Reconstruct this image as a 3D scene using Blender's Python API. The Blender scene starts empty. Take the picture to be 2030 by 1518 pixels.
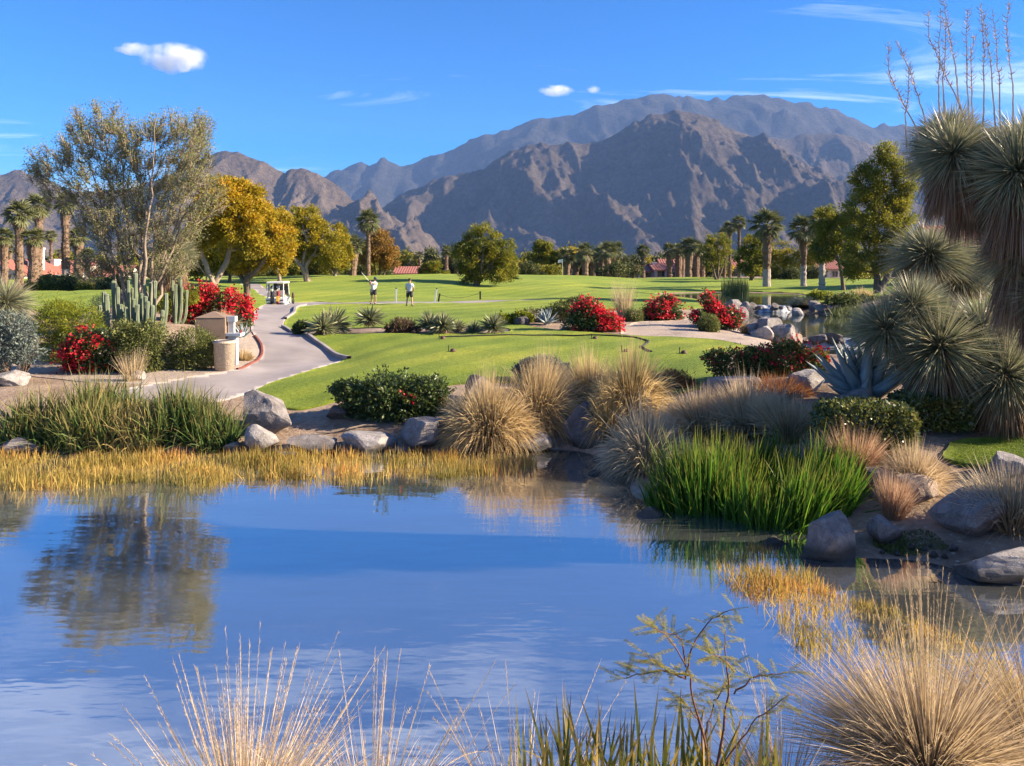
import bpy, bmesh, math
import numpy as np
from mathutils import Vector, Matrix

# ------------------------------------------------------------------ camera, sky, sun, exposure
scene = bpy.context.scene
COL = scene.collection
F = 1500.0            # focal length in photo pixels (2030 wide)
HC = 4.3              # eye height above the pond
HOR = 525.0           # horizon row in the photo
CX = 1015.0
cam_d = bpy.data.cameras.new('camera')
cam_d.sensor_width = 36.0
cam_d.lens = 36.0 * F / 2030.0
cam_d.shift_y = -(759.0 - HOR) / 2030.0
cam_d.clip_start = 0.05
cam_d.clip_end = 60000
cam = bpy.data.objects.new('camera', cam_d)
COL.objects.link(cam)
cam.location = (0, 0, HC)
cam.rotation_euler = (math.radians(90), 0, 0)
scene.camera = cam

SUN_EL = math.radians(24.0)
SUN_AZ = math.radians(93.0)      # clockwise from +Y (view direction): low sun from the right
sun_dir = Vector((math.cos(SUN_EL) * math.sin(SUN_AZ), math.cos(SUN_EL) * math.cos(SUN_AZ), math.sin(SUN_EL)))

world = bpy.data.worlds.new('World')
scene.world = world
world.use_nodes = True
wn, wl = world.node_tree.nodes, world.node_tree.links
wn.clear()
w_out = wn.new('ShaderNodeOutputWorld')
w_bg = wn.new('ShaderNodeBackground')
sky = wn.new('ShaderNodeTexSky')
sky.sky_type = 'NISHITA'
sky.sun_disc = False
sky.sun_elevation = SUN_EL
sky.sun_rotation = SUN_AZ
sky.altitude = 900
sky.air_density = 1.0
sky.dust_density = 1.3
sky.ozone_density = 6.0
w_bg.inputs['Strength'].default_value = 0.058
# thin cirrus, the same kind of wisps all round the sky
w_tc = wn.new('ShaderNodeTexCoord')
w_sep = wn.new('ShaderNodeSeparateXYZ')
wl.new(w_tc.outputs['Generated'], w_sep.inputs[0])
w_den = wn.new('ShaderNodeMath'); w_den.operation = 'ADD'; w_den.inputs[1].default_value = 0.08
wl.new(w_sep.outputs['Z'], w_den.inputs[0])
w_mx = wn.new('ShaderNodeMath'); w_mx.operation = 'MAXIMUM'; w_mx.inputs[1].default_value = 0.03
wl.new(w_den.outputs[0], w_mx.inputs[0])
w_dx = wn.new('ShaderNodeMath'); w_dx.operation = 'DIVIDE'
w_dy = wn.new('ShaderNodeMath'); w_dy.operation = 'DIVIDE'
wl.new(w_sep.outputs['X'], w_dx.inputs[0]); wl.new(w_mx.outputs[0], w_dx.inputs[1])
wl.new(w_sep.outputs['Y'], w_dy.inputs[0]); wl.new(w_mx.outputs[0], w_dy.inputs[1])
w_cmb = wn.new('ShaderNodeCombineXYZ')
wl.new(w_dx.outputs[0], w_cmb.inputs[0]); wl.new(w_dy.outputs[0], w_cmb.inputs[1])
w_map = wn.new('ShaderNodeMapping')
w_map.inputs['Location'].default_value = (20.3, 4.4, 0)
w_map.inputs['Rotation'].default_value = (0, 0, math.radians(-12))
w_map.inputs['Scale'].default_value = (0.55, 1.6, 1)
wl.new(w_cmb.outputs[0], w_map.inputs[0])
w_n1 = wn.new('ShaderNodeTexNoise')
w_n1.inputs['Scale'].default_value = 1.5; w_n1.inputs['Detail'].default_value = 9
w_n1.inputs['Roughness'].default_value = 0.62; w_n1.inputs['Distortion'].default_value = 0.9
wl.new(w_map.outputs[0], w_n1.inputs['Vector'])
w_n2 = wn.new('ShaderNodeTexNoise')
w_n2.inputs['Scale'].default_value = 0.5; w_n2.inputs['Detail'].default_value = 2
wl.new(w_map.outputs[0], w_n2.inputs['Vector'])
w_mul = wn.new('ShaderNodeMath'); w_mul.operation = 'MULTIPLY'
wl.new(w_n1.outputs['Fac'], w_mul.inputs[0]); wl.new(w_n2.outputs['Fac'], w_mul.inputs[1])
w_rmp = wn.new('ShaderNodeMapRange')
w_rmp.inputs['From Min'].default_value = 0.282; w_rmp.inputs['From Max'].default_value = 0.50
w_rmp.inputs['To Max'].default_value = 0.7
wl.new(w_mul.outputs[0], w_rmp.inputs['Value'])
w_mix = wn.new('ShaderNodeMix'); w_mix.data_type = 'RGBA'
w_mix.inputs[7].default_value = (9.0, 9.3, 9.8, 1)
wl.new(w_rmp.outputs[0], w_mix.inputs[0])
w_hs = wn.new('ShaderNodeHueSaturation'); w_hs.inputs['Saturation'].default_value = 1.42; w_hs.inputs['Hue'].default_value = 0.508
wl.new(sky.outputs[0], w_hs.inputs['Color'])
wl.new(w_hs.outputs[0], w_mix.inputs[6])
wl.new(w_mix.outputs[2], w_bg.inputs['Color'])
wl.new(w_bg.outputs[0], w_out.inputs['Surface'])

sun_l = bpy.data.lights.new('sun', 'SUN')
sun_l.energy = 5.0
sun_l.angle = math.radians(0.55)
sun_l.color = (1.0, 0.82, 0.60)
sun_o = bpy.data.objects.new('sun', sun_l)
COL.objects.link(sun_o)
sun_o.rotation_euler = (-sun_dir).to_track_quat('-Z', 'Y').to_euler()

scene.view_settings.view_transform = 'Standard'
scene.view_settings.look = 'None'
scene.view_settings.exposure = 1.95
scene.view_settings.gamma = 1.0
scene.view_settings.use_curve_mapping = False
scene.cycles.max_bounces = 6
scene.cycles.diffuse_bounces = 3
scene.cycles.glossy_bounces = 3
scene.cycles.transmission_bounces = 3
scene.cycles.volume_bounces = 3
scene.cycles.transparent_max_bounces = 6

# ------------------------------------------------------------------ helpers
rng = np.random.default_rng(7)
PI = math.pi

def h3(ix, iy, iz):
    n = (ix.astype(np.int64) * 374761393 + iy.astype(np.int64) * 668265263 + iz.astype(np.int64) * 1440662683) & 0xffffffff
    n = ((n ^ (n >> 13)) * 1274126177) & 0xffffffff
    n = ((n ^ (n >> 15)) * 2246822519) & 0xffffffff
    return ((n ^ (n >> 16)) & 0xffffff) / float(0xffffff)

def vnoise(p):
    p = np.asarray(p, float)
    i = np.floor(p).astype(np.int64); f = p - i
    u = f * f * f * (f * (f * 6 - 15) + 10)
    r = 0
    for dx in (0, 1):
        for dy in (0, 1):
            for dz in (0, 1):
                w = (u[..., 0] if dx else 1 - u[..., 0]) * (u[..., 1] if dy else 1 - u[..., 1]) * (u[..., 2] if dz else 1 - u[..., 2])
                r = r + w * h3(i[..., 0] + dx, i[..., 1] + dy, i[..., 2] + dz)
    return r * 2 - 1

def fbm(p, octv=4, lac=2.03, gain=0.5):
    s = 0; a = 1.0; t = 0
    p = np.asarray(p, float)
    for k in range(octv):
        s = s + a * vnoise(p + 17.3 * k); t += a; a *= gain; p = p * lac
    return s / t

def ridged(p, octv=5, lac=2.1, gain=0.5):
    s = 0; a = 1.0; t = 0; prev = 1.0
    p = np.asarray(p, float)
    for k in range(octv):
        n = 1 - np.abs(vnoise(p + 31.7 * k)) * 1.6
        n = np.clip(n, 0, 1) ** 2
        s = s + a * n * prev; t += a; prev = np.clip(n * 1.3, 0, 1); a *= gain; p = p * lac
    return s / t

def xyz(x, y, z):
    return np.stack(np.broadcast_arrays(np.asarray(x, float), np.asarray(y, float), np.asarray(z, float)), -1)

def unit(v):
    return v / np.maximum(np.linalg.norm(v, axis=-1, keepdims=True), 1e-9)

def fast_mesh(name, V, faces, mats=(), smooth=False, attrs=None, midx=None):
    """faces: list of integer arrays (n,3) or (n,4)"""
    me = bpy.data.meshes.new(name)
    V = np.ascontiguousarray(V, np.float32)
    faces = [np.asarray(f, np.int32) for f in faces if len(f)] or [np.zeros((0, 3), np.int32)]
    if not sum(map(len, faces)): print("EMPTY MESH", name)
    nl = sum(f.size for f in faces); nf = sum(len(f) for f in faces)
    me.vertices.add(len(V)); me.vertices.foreach_set('co', V.ravel())
    me.loops.add(nl); me.polygons.add(nf)
    me.loops.foreach_set('vertex_index', np.concatenate([f.ravel() for f in faces]))
    tot = np.concatenate([np.full(len(f), f.shape[1], np.int32) for f in faces])
    st = np.zeros(nf, np.int32)
    if nf: st[1:] = np.cumsum(tot)[:-1]
    me.polygons.foreach_set('loop_start', st)
    if midx is not None:
        me.polygons.foreach_set('material_index', np.asarray(midx, np.int32))
    me.update(calc_edges=True)
    me.polygons.foreach_set('use_smooth', np.full(nf, smooth))
    for m in mats:
        me.materials.append(m)
    for k, a in (attrs or {}).items():
        at = me.attributes.new(k, 'FLOAT', 'POINT')
        at.data.foreach_set('value', np.ascontiguousarray(a, np.float32))
    return me

def obj(name, me, parent=None, loc=None, rot=None, scale=None, label=None, cat=None, group=None, kind=None):
    o = bpy.data.objects.new(name, me)
    COL.objects.link(o)
    if loc is not None: o.location = loc
    if rot is not None: o.rotation_euler = rot
    if scale is not None: o.scale = (scale,) * 3 if np.isscalar(scale) else scale
    if parent is not None: o.parent = parent
    if label: o['label'] = label
    if cat: o['category'] = cat
    if group: o['group'] = group
    if kind: o['kind'] = kind
    return o

def copy_tree(src, parent=None, **kw):
    c = src.copy(); COL.objects.link(c); c.parent = parent
    for ch in list(src.children):
        copy_tree(ch, c)
    for k, v in kw.items():
        if k == 'loc': c.location = v
        elif k == 'rot': c.rotation_euler = v
        elif k == 'scale': c.scale = (v,) * 3 if np.isscalar(v) else v
        elif k == 'cat': c['category'] = v
        else: c[k] = v
    return c

class MB:
    """collects pieces of one mesh"""
    def __init__(s): s.V = []; s.T = []; s.Q = []; s.n = 0; s.A = {}
    def add(s, V, tris=None, quads=None, **attrs):
        V = np.asarray(V, float).reshape(-1, 3)
        if tris is not None and len(tris): s.T.append(np.asarray(tris) + s.n)
        if quads is not None and len(quads): s.Q.append(np.asarray(quads) + s.n)
        for k, a in attrs.items():
            s.A.setdefault(k, []).append((s.n, np.broadcast_to(np.asarray(a, float), (len(V),))))
        s.V.append(V); s.n += len(V)
    def mesh(s, name, mats, smooth=False):
        f = []
        if s.T: f.append(np.concatenate(s.T))
        if s.Q: f.append(np.concatenate(s.Q))
        at = {}
        for k, lst in s.A.items():
            a = np.zeros(s.n)
            for i, v in lst: a[i:i + len(v)] = v
            at[k] = a
        return fast_mesh(name, np.concatenate(s.V), f, mats if isinstance(mats, (list, tuple)) else [mats], smooth, at)
    def box(s, x0, x1, y0, y1, z0, z1, M=None, **at):
        V = np.array([[x, y, z] for z in (z0, z1) for y in (y0, y1) for x in (x0, x1)], float)
        if M is not None: V = V @ np.array(M.to_3x3()).T + np.array(M.translation)
        s.add(V, quads=[[0, 2, 3, 1], [4, 5, 7, 6], [0, 1, 5, 4], [2, 6, 7, 3], [0, 4, 6, 2], [1, 3, 7, 5]], **at)
    def tube(s, pts, rad, n=6, cap=True, **at):
        pts = np.asarray(pts, float); rad = np.broadcast_to(np.asarray(rad, float), (len(pts),))
        t = unit(np.gradient(pts, axis=0))
        ref = np.where(np.abs(t[:, 2:3]) > 0.9, np.array([[1.0, 0, 0]]), np.array([[0, 0, 1.0]]))
        a = unit(np.cross(t, ref)); b = np.cross(t, a)
        an = np.linspace(0, 2 * PI, n, endpoint=False)
        R = pts[:, None] + rad[:, None, None] * (a[:, None] * np.cos(an)[None, :, None] + b[:, None] * np.sin(an)[None, :, None])
        q = []
        for i in range(len(pts) - 1):
            for j in range(n):
                k = (j + 1) % n
                q.append([i * n + j, i * n + k, (i + 1) * n + k, (i + 1) * n + j])
        V = R.reshape(-1, 3); tr = []
        if cap:
            m = len(V); V = np.vstack([V, pts[0], pts[-1]])
            for j in range(n):
                k = (j + 1) % n
                tr += [[m, k, j], [m + 1, (len(pts) - 1) * n + j, (len(pts) - 1) * n + k]]
        s.add(V, tr, q, **at)
    def blades(s, base, d, L, W, bend, nseg=4, prof=1.0, side=None, tint=None, droop=None, r=None):
        """vectorised grass blades / strap leaves"""
        r = r or rng
        base = np.asarray(base, float); N = len(base)
        d = unit(np.asarray(d, float)); L = np.broadcast_to(L, (N,)); W = np.broadcast_to(W, (N,)); bend = np.broadcast_to(bend, (N,))
        if side is None:
            side = unit(np.cross(d, r.normal(size=(N, 3))))
        if droop is None: droop = np.array([[0, 0, -1.0]])
        tint = r.random(N) if tint is None else np.broadcast_to(tint, (N,))
        ss = np.linspace(0, 1, nseg + 1)
        Vs = []; tts = []; tns = []
        for k, t in enumerate(ss):
            c = base + d * (L * t)[:, None] + droop * (L * bend * t * t)[:, None]
            if k < nseg:
                w = (W * 0.5 * max(0.0, (1 - t ** (1.0 + prof))) * (0.55 + 0.45 * min(1, t * 5)))[:, None]
                Vs += [c - side * w, c + side * w]; tts += [np.full(N, t)] * 2; tns += [tint] * 2
            else:
                Vs += [c]; tts += [np.full(N, t)]; tns += [tint]
        m = len(Vs)
        V = np.stack(Vs, 1).reshape(-1, 3); o = (np.arange(N) * m)[:, None]
        q = np.concatenate([o + np.array([[2 * k, 2 * k + 1, 2 * k + 3, 2 * k + 2]]) for k in range(nseg - 1)]) if nseg > 1 else None
        t3 = o + np.array([[2 * nseg - 2, 2 * nseg - 1, 2 * nseg]])
        s.add(V, t3, q, tint=np.stack(tns, 1).ravel(), tt=np.stack(tts, 1).ravel())
    def leaves(s, P, size, aspect=0.5, N=None, nb=0.6, tint=None, r=None, up=None):
        r = r or rng
        P = np.asarray(P, float); n = len(P)
        a = r.normal(size=(n, 3))
        if N is not None: a = unit(a) * (1 - nb) + unit(N) * nb
        if up is not None: a = unit(a) + np.array([[0, 0, up]])
        a = unit(a)
        b = unit(np.cross(a, r.normal(size=(n, 3))))
        L = np.broadcast_to(size, (n,)) * r.uniform(0.7, 1.3, n)
        Wd = L * aspect
        tint = r.random(n) if tint is None else np.broadcast_to(tint, (n,))
        V = np.stack([P, P + a * (L * .45)[:, None] + b * (Wd * .5)[:, None], P + a * L[:, None], P + a * (L * .45)[:, None] - b * (Wd * .5)[:, None]], 1).reshape(-1, 3)
        s.add(V, quads=(np.arange(n) * 4)[:, None] + np.arange(4)[None], tint=np.repeat(tint, 4), tt=np.tile([0., .5, 1., .5], n))

# ------------------------------------------------------------------ materials
def nodes_of(name):
    m = bpy.data.materials.new(name); m.use_nodes = True
    nt = m.node_tree; b = nt.nodes['Principled BSDF']
    return m, nt, nt.nodes, nt.links, b

def ramp(nodes, stops):
    r = nodes.new('ShaderNodeValToRGB')
    el = r.color_ramp.elements
    while len(el) < len(stops): el.new(0.5)
    for e, (p, c) in zip(el, stops):
        e.position = p; e.color = (*c, 1)
    return r

def attr(nodes, name):
    a = nodes.new('ShaderNodeAttribute'); a.attribute_name = name
    return a.outputs['Fac']

def noise(nodes, links, scale, detail=4, rough=0.55, vec=None, dist=0.0, mapping=None, coord='Object'):
    tc = nodes.new('ShaderNodeTexCoord')
    v = tc.outputs[coord]
    if mapping:
        mp = nodes.new('ShaderNodeMapping'); mp.inputs['Scale'].default_value = mapping
        links.new(v, mp.inputs[0]); v = mp.outputs[0]
    n = nodes.new('ShaderNodeTexNoise')
    n.inputs['Scale'].default_value = scale; n.inputs['Detail'].default_value = detail
    n.inputs['Roughness'].default_value = rough; n.inputs['Distortion'].default_value = dist
    links.new(v, n.inputs['Vector'])
    return n.outputs['Fac']

def mixc(nodes, links, fac, a, b, mode='MIX'):
    m = nodes.new('ShaderNodeMix'); m.data_type = 'RGBA'; m.blend_type = mode
    for sock, v in ((m.inputs[0], fac), (m.inputs[6], a), (m.inputs[7], b)):
        if isinstance(v, (int, float)): sock.default_value = v
        elif isinstance(v, tuple): sock.default_value = (*v, 1)
        else: links.new(v, sock)
    return m.outputs[2]

def bump(nodes, links, b, h, strength=0.3, dist=0.05):
    bp = nodes.new('ShaderNodeBump'); bp.inputs['Strength'].default_value = strength; bp.inputs['Distance'].default_value = dist
    links.new(h, bp.inputs['Height']); links.new(bp.outputs[0], b.inputs['Normal'])

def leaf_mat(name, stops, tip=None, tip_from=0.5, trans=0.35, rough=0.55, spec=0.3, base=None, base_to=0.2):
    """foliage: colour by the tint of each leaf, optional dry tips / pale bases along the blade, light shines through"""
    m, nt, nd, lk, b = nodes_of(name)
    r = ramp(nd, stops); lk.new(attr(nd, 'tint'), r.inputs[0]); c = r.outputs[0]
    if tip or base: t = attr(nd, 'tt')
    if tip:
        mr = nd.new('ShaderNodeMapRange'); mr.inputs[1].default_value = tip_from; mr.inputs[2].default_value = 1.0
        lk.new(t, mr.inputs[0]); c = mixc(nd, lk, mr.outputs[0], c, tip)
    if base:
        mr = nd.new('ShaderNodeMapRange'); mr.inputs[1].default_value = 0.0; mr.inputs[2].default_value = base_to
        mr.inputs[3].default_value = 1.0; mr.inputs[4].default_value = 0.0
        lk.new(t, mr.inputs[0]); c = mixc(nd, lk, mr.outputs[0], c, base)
    lk.new(c, b.inputs['Base Color']); b.inputs['Roughness'].default_value = rough
    b.inputs['Specular IOR Level'].default_value = spec
    if trans:
        tr = nd.new('ShaderNodeBsdfTranslucent'); lk.new(c, tr.inputs['Color'])
        mx = nd.new('ShaderNodeMixShader'); mx.inputs[0].default_value = trans
        lk.new(b.outputs[0], mx.inputs[1]); lk.new(tr.outputs[0], mx.inputs[2])
        lk.new(mx.outputs[0], nd['Material Output'].inputs['Surface'])
    return m

def plain_mat(name, c1, c2=None, scale=5, rough=0.7, metal=0.0, spec=0.4, bmp=0.0, bscale=None, bdist=0.02, detail=5, mapping=None):
    m, nt, nd, lk, b = nodes_of(name)
    c2 = c2 or tuple(v * 0.75 for v in c1)
    n = noise(nd, lk, scale, detail, mapping=mapping)
    r = ramp(nd, [(0.3, c2), (0.7, c1)]); lk.new(n, r.inputs[0]); lk.new(r.outputs[0], b.inputs['Base Color'])
    b.inputs['Roughness'].default_value = rough; b.inputs['Metallic'].default_value = metal
    b.inputs['Specular IOR Level'].default_value = spec
    if bmp: bump(nd, lk, b, noise(nd, lk, bscale or scale * 2, 6, mapping=mapping), bmp, bdist)
    return m
# ------------------------------------------------------------------ terrain height
# ground contact points read from the photo: (px, py, distance)
PXD = [
 # far bank of the pond, left to right
 (-250,900,17.2),(0,895,17.3),(130,893,17.4),(250,893,17.4),(360,893,17.4),(480,893,17.5),(600,893,17.5),(720,892,17.5),(850,890,17.6),(960,893,17.5),(1060,892,17.6),(1150,893,17.5),(1210,915,16.6),
 (600,850,18.6),(700,845,18.7),(500,845,18.7),(850,850,18.6),(980,845,18.7),(1080,840,18.8),(1180,845,18.7),
 (600,812,20.0),(560,770,22.0),(480,782,21.6),(430,770,22.0),(700,790,20.6),(850,760,21.6),(1000,765,21.4),(1200,770,21.0),(1300,800,18.6),
 (500,722,26.0),(640,703,28.2),(660,712,27.4),(560,660,36),(540,617,54),(600,600,62),(500,566,88),(560,585,72),
 (850,735,23.2),(1000,690,27),(1200,690,27),(1000,666,31),(1200,668,30.5),(800,690,27),(700,668,30.6),(850,660,32),(640,662,32),(1000,660,32),
 (800,628,42),(950,628,42),(700,626,42.5),(780,608,49),(950,605,50),(660,606,52),
 (1350,745,22.5),(1400,692,26.8),(1300,690,27),(1350,657,33),(1230,655,33.5),(1120,648,35),(1040,640,36.5),(1250,630,41),
 (445,732,24.6),(350,745,23.6),(250,742,23.8),(150,742,23.8),(200,715,26),(50,700,27),(0,730,24.5),(0,780,20.4),(100,800,19.6),(250,800,19.6),(360,800,19.6),(30,870,17.8),
 (270,668,27.5),(340,668,28),(270,640,29.5),(180,660,29),(420,645,35),(470,640,36),(330,620,36),
 (200,588,46),(120,600,44),(270,575,50),(330,580,52),(100,566,75),(200,560,80),(0,575,65),(0,640,32),(420,592,56),(480,588,62),
 (600,556,92),(700,552,94),(800,548,92),(850,551,92),(800,576,72),(700,580,72),(950,571,85),(1050,585,70),(900,588,66),(1150,575,82),(1145,546,112),(1210,556,116),(1320,553,108),(1450,560,102),(1580,556,96),(1700,578,76),(1250,572,88),(1060,556,120),(1620,562,92),(1500,564,95),
 # right bank
 (1300,600,56),(1420,612,52),(1440,640,38),(1560,690,30),(1480,690,29),(1720,600,60),(1760,575,56),(1650,600,58),(1740,640,44),(1740,690,32),(1800,640,40),
 (1520,742,20.4),(1450,765,19.4),(1600,795,16.8),(1700,800,16.6),(1760,800,16.4),(1420,850,17.2),(1500,900,15.5),(1600,870,15.6),(1300,880,16.6),
 (1800,882,14.3),(1650,890,14.6),(1950,840,15.2),(1880,800,16.6),(2000,760,18),(1950,880,14.6),(1950,930,13.2),(2050,910,13.4),(1850,930,13.4),(1850,980,12.6),(1850,1040,11.8),(1760,960,13.2),
 (1930,1040,11.6),(2030,1000,12.0),(1850,1112,11.0),(1760,1090,11.3),(1640,1112,11.0),(1960,1160,10.2),(2060,1150,10.2),(1560,1095,11.6),(1300,1100,11.9),(1430,1110,11.5),(1270,1010,13.3),(1235,960,14.8),(1420,960,14.4),(1560,960,14.2),
 (1700,800,16.6),(1850,700,24),(1950,640,32),(2030,700,22),(2030,560,60),(1900,560,60),(1960,545,70),
]
XYZ = [
 # near bank below the camera
 (-14,0,1.2),(-8,1,1.3),(0,0,1.9),(0,2.2,1.6),(8,0,1.9),(14,3,1.6),(-3,2,1.5),(3,2,1.6),(-8,3.4,.6),(-9,5.0,-.1),(-14,5.2,-.1),(-4,4.2,.5),(-4.4,5.2,-.1),(-1.6,4.5,.8),(-1.5,5.8,-.1),
 (0,4.6,.75),(0,5.9,-.1),(1.4,4.7,.8),(1.5,6.0,-.1),(2.7,5.0,.95),(2.9,6.3,.05),(4.4,5.6,.85),(4.6,7.0,.08),(6.5,6.0,.8),(7.2,7.3,.15),(9,7.5,.6),(12,9,1.3),(9.5,9.2,.5),(8,10.6,.4),
 # pond bed
 (-14,8,-.9),(-14,12,-1),(-9,9,-.9),(-9,14,-.9),(-4,8,-.8),(-4,12,-1),(-4,15,-.7),(0,8,-.8),(0,11,-1),(0,14.5,-.8),(3.2,9,-.6),(3,12.2,-.7),(1.6,15,-.5),(5.2,9.2,-.4),(4.2,10.2,-.5),(6.6,8.7,-.3),(-12,16,-.5),(-7,16.2,-.5),(-2,16.4,-.4),(2.3,13,-.5),(-20,12,-1),(-20,17.5,.1),(-22,20,.8),(-20,5,-.1),
 # upper ponds
 (13.5,37,.3),(16,37.5,.3),(14.5,42,.3),(17.5,42,.3),(17,48,.3),(19.5,47,.3),(20,51,.4),(16.5,51,.5),(21,42,.6),
 (11.4,38,1.15),(12,43,1.15),(13.5,48,1.2),(14.4,52.5,1.35),(23.5,44,1.4),(22.5,50,1.4),(20.4,38,1.2),
 (13.4,33,.35),(15.2,33,.35),(14.2,30.5,.3),(11.6,33,.95),(17.4,33,1.1),(17,30,1.0),
 (17,57,.9),(19.5,58,.9),(18.5,64,.8),(22,66,.8),(20,72,.8),(25,73,.8),(23,77,.9),(16.8,72,1.0),
 (14.4,57,1.6),(14.6,63,1.6),(13.2,70,1.6),(13.5,78,1.65),(18,81,1.7),(26,81,1.8),(29.5,74,1.7),(25.5,66,1.7),(22.5,59,1.7),
 # beyond the frame
 (-30,25,1.6),(-45,40,2.2),(-40,60,2.4),(-60,90,2.4),(30,30,1.8),(40,50,2.0),(60,80,2.4),(25,16,1.6),(40,10,2),(-40,5,1.2),(-30,-5,1.4),(30,-5,2),(0,-6,2),
 (-60,140,2.2),(0,140,2.2),(60,140,2.2),(110,100,2.2),(-110,100,2.2),
]
ctrl = np.array([((px - CX) / F * D, D, HC - (py - HOR) / F * D) for px, py, D in PXD] + XYZ)

def warp(x, y):
    yy = y + 3.0
    r = np.hypot(x, yy)
    return np.stack([np.log(np.maximum(r, 0.5)) * 1.0, np.arctan2(x, yy)], -1)

_cw = warp(ctrl[:, 0], ctrl[:, 1])
_K = np.sqrt(((_cw[:, None] - _cw[None]) ** 2).sum(-1) + 0.045 ** 2)
_n = len(ctrl)
_A = np.zeros((_n + 1, _n + 1)); _A[:_n, :_n] = -_K - np.eye(_n) * -0.006
_A[:_n, _n] = 1; _A[_n, :_n] = 1
_sol = np.linalg.solve(_A, np.append(ctrl[:, 2], 0))

def H(x, y):
    x = np.asarray(x, float); y = np.asarray(y, float)
    sh = np.broadcast(x, y).shape
    x = np.broadcast_to(x, sh).ravel(); y = np.broadcast_to(y, sh).ravel()
    out = np.empty(len(x))
    for i in range(0, len(x), 20000):
        w = warp(x[i:i + 20000], y[i:i + 20000])
        k = np.sqrt(((w[:, None] - _cw[None]) ** 2).sum(-1) + 0.045 ** 2)
        out[i:i + 20000] = -k @ _sol[:_n] + _sol[_n]
    d = np.hypot(x, y)
    t = np.clip((d - 130) / 70, 0, 1); t = t * t * (3 - 2 * t)
    out = out * (1 - t) + 1.7 * t
    out += 0.05 * vnoise(xyz(x * 0.9, y * 0.9, 0)) * np.clip(out, 0, 1) * np.clip(1.5 - d / 60, 0, 1)
    roll = 0.60 * fbm(xyz(x / 17, y / 11, 4.4), 3) * np.clip((y - 34) / 25, 0, 1) * np.clip(1.6 - d / 110, 0, 1) * np.clip((11 - x + np.clip(y - 84, 0, 50)) / 8, 0, 1) * np.clip(1.4 - np.abs(np.hypot(x + 16, (y - 55) * .6)) * 0, 0, 1)
    roll += 1.0 * fbm(xyz(x / 24, y / 17, 8.8), 2) * np.clip((y - 60) / 14, 0, 1) * np.clip(1.7 - d / 100, 0, 1) * np.clip((11 - x + np.clip(y - 84, 0, 50)) / 8, 0, 1)
    return (out + roll).reshape(sh)

def Hs(x, y): return float(H(np.array([x]), np.array([y]))[0])

def at(px, D, dz=0.0):
    x = (px - CX) / F * D
    return Vector((x, D, Hs(x, D) + dz))

def ztop(py, D): return HC - (py - HOR) / F * D

def gp(px, py, dmin=4.0):
    t = np.geomspace(dmin, 250, 1400)
    x = (px - CX) / F * t
    zr = HC - (py - HOR) / F * t
    below = np.nonzero(zr <= H(x, t))[0]
    i = below[0] if len(below) else len(t) - 1
    return np.array([x[i], t[i]])

def poly_world(pts): return np.array([gp(a, b) for a, b in pts])

def sdf(poly, x, y):
    """signed distance to a polygon, positive inside"""
    p = np.stack([x, y], -1)
    n = len(poly); d = np.full(len(p), 1e9); ins = np.zeros(len(p), bool)
    for i in range(n):
        a = poly[i]; b = poly[(i + 1) % n]
        e = b - a; w = p - a
        t = np.clip((w @ e) / max(e @ e, 1e-12), 0, 1)
        d = np.minimum(d, np.hypot(*(w - t[:, None] * e).T))
        c = ((a[1] <= p[:, 1]) & (b[1] > p[:, 1])) | ((b[1] <= p[:, 1]) & (a[1] > p[:, 1]))
        with np.errstate(divide='ignore', invalid='ignore'):
            xi = a[0] + (p[:, 1] - a[1]) / (b[1] - a[1]) * e[0]
        ins ^= c & (p[:, 0] < xi)
    return np.where(ins, d, -d)

def smooth_poly(P, it=2):
    for _ in range(it):
        Q = np.roll(P, -1, 0)
        P = np.stack([P * .75 + Q * .25, P * .25 + Q * .75], 1).reshape(-1, 2)
    return P

# ground grid, finer close by
NR = np.concatenate([np.geomspace(1.2, 110, 290), np.geomspace(115, 9000, 46)])
TH = np.concatenate([np.linspace(-1.75, -0.72, 26)[:-1], np.linspace(-0.72, 0.72, 240), np.linspace(0.72, 1.75, 26)[1:]])
gR, gT = np.meshgrid(NR, TH, indexing='ij')
gx = (gR * np.sin(gT)).ravel(); gy = (gR * np.cos(gT) - 3.0).ravel()
gz = H(gx, gy)
nT = len(TH)
ii, jj = np.meshgrid(np.arange(len(NR) - 1), np.arange(nT - 1), indexing='ij')
gq = np.stack([ii * nT + jj, (ii + 1) * nT + jj, (ii + 1) * nT + jj + 1, ii * nT + jj + 1], -1).reshape(-1, 4)[:, ::-1]

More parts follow.
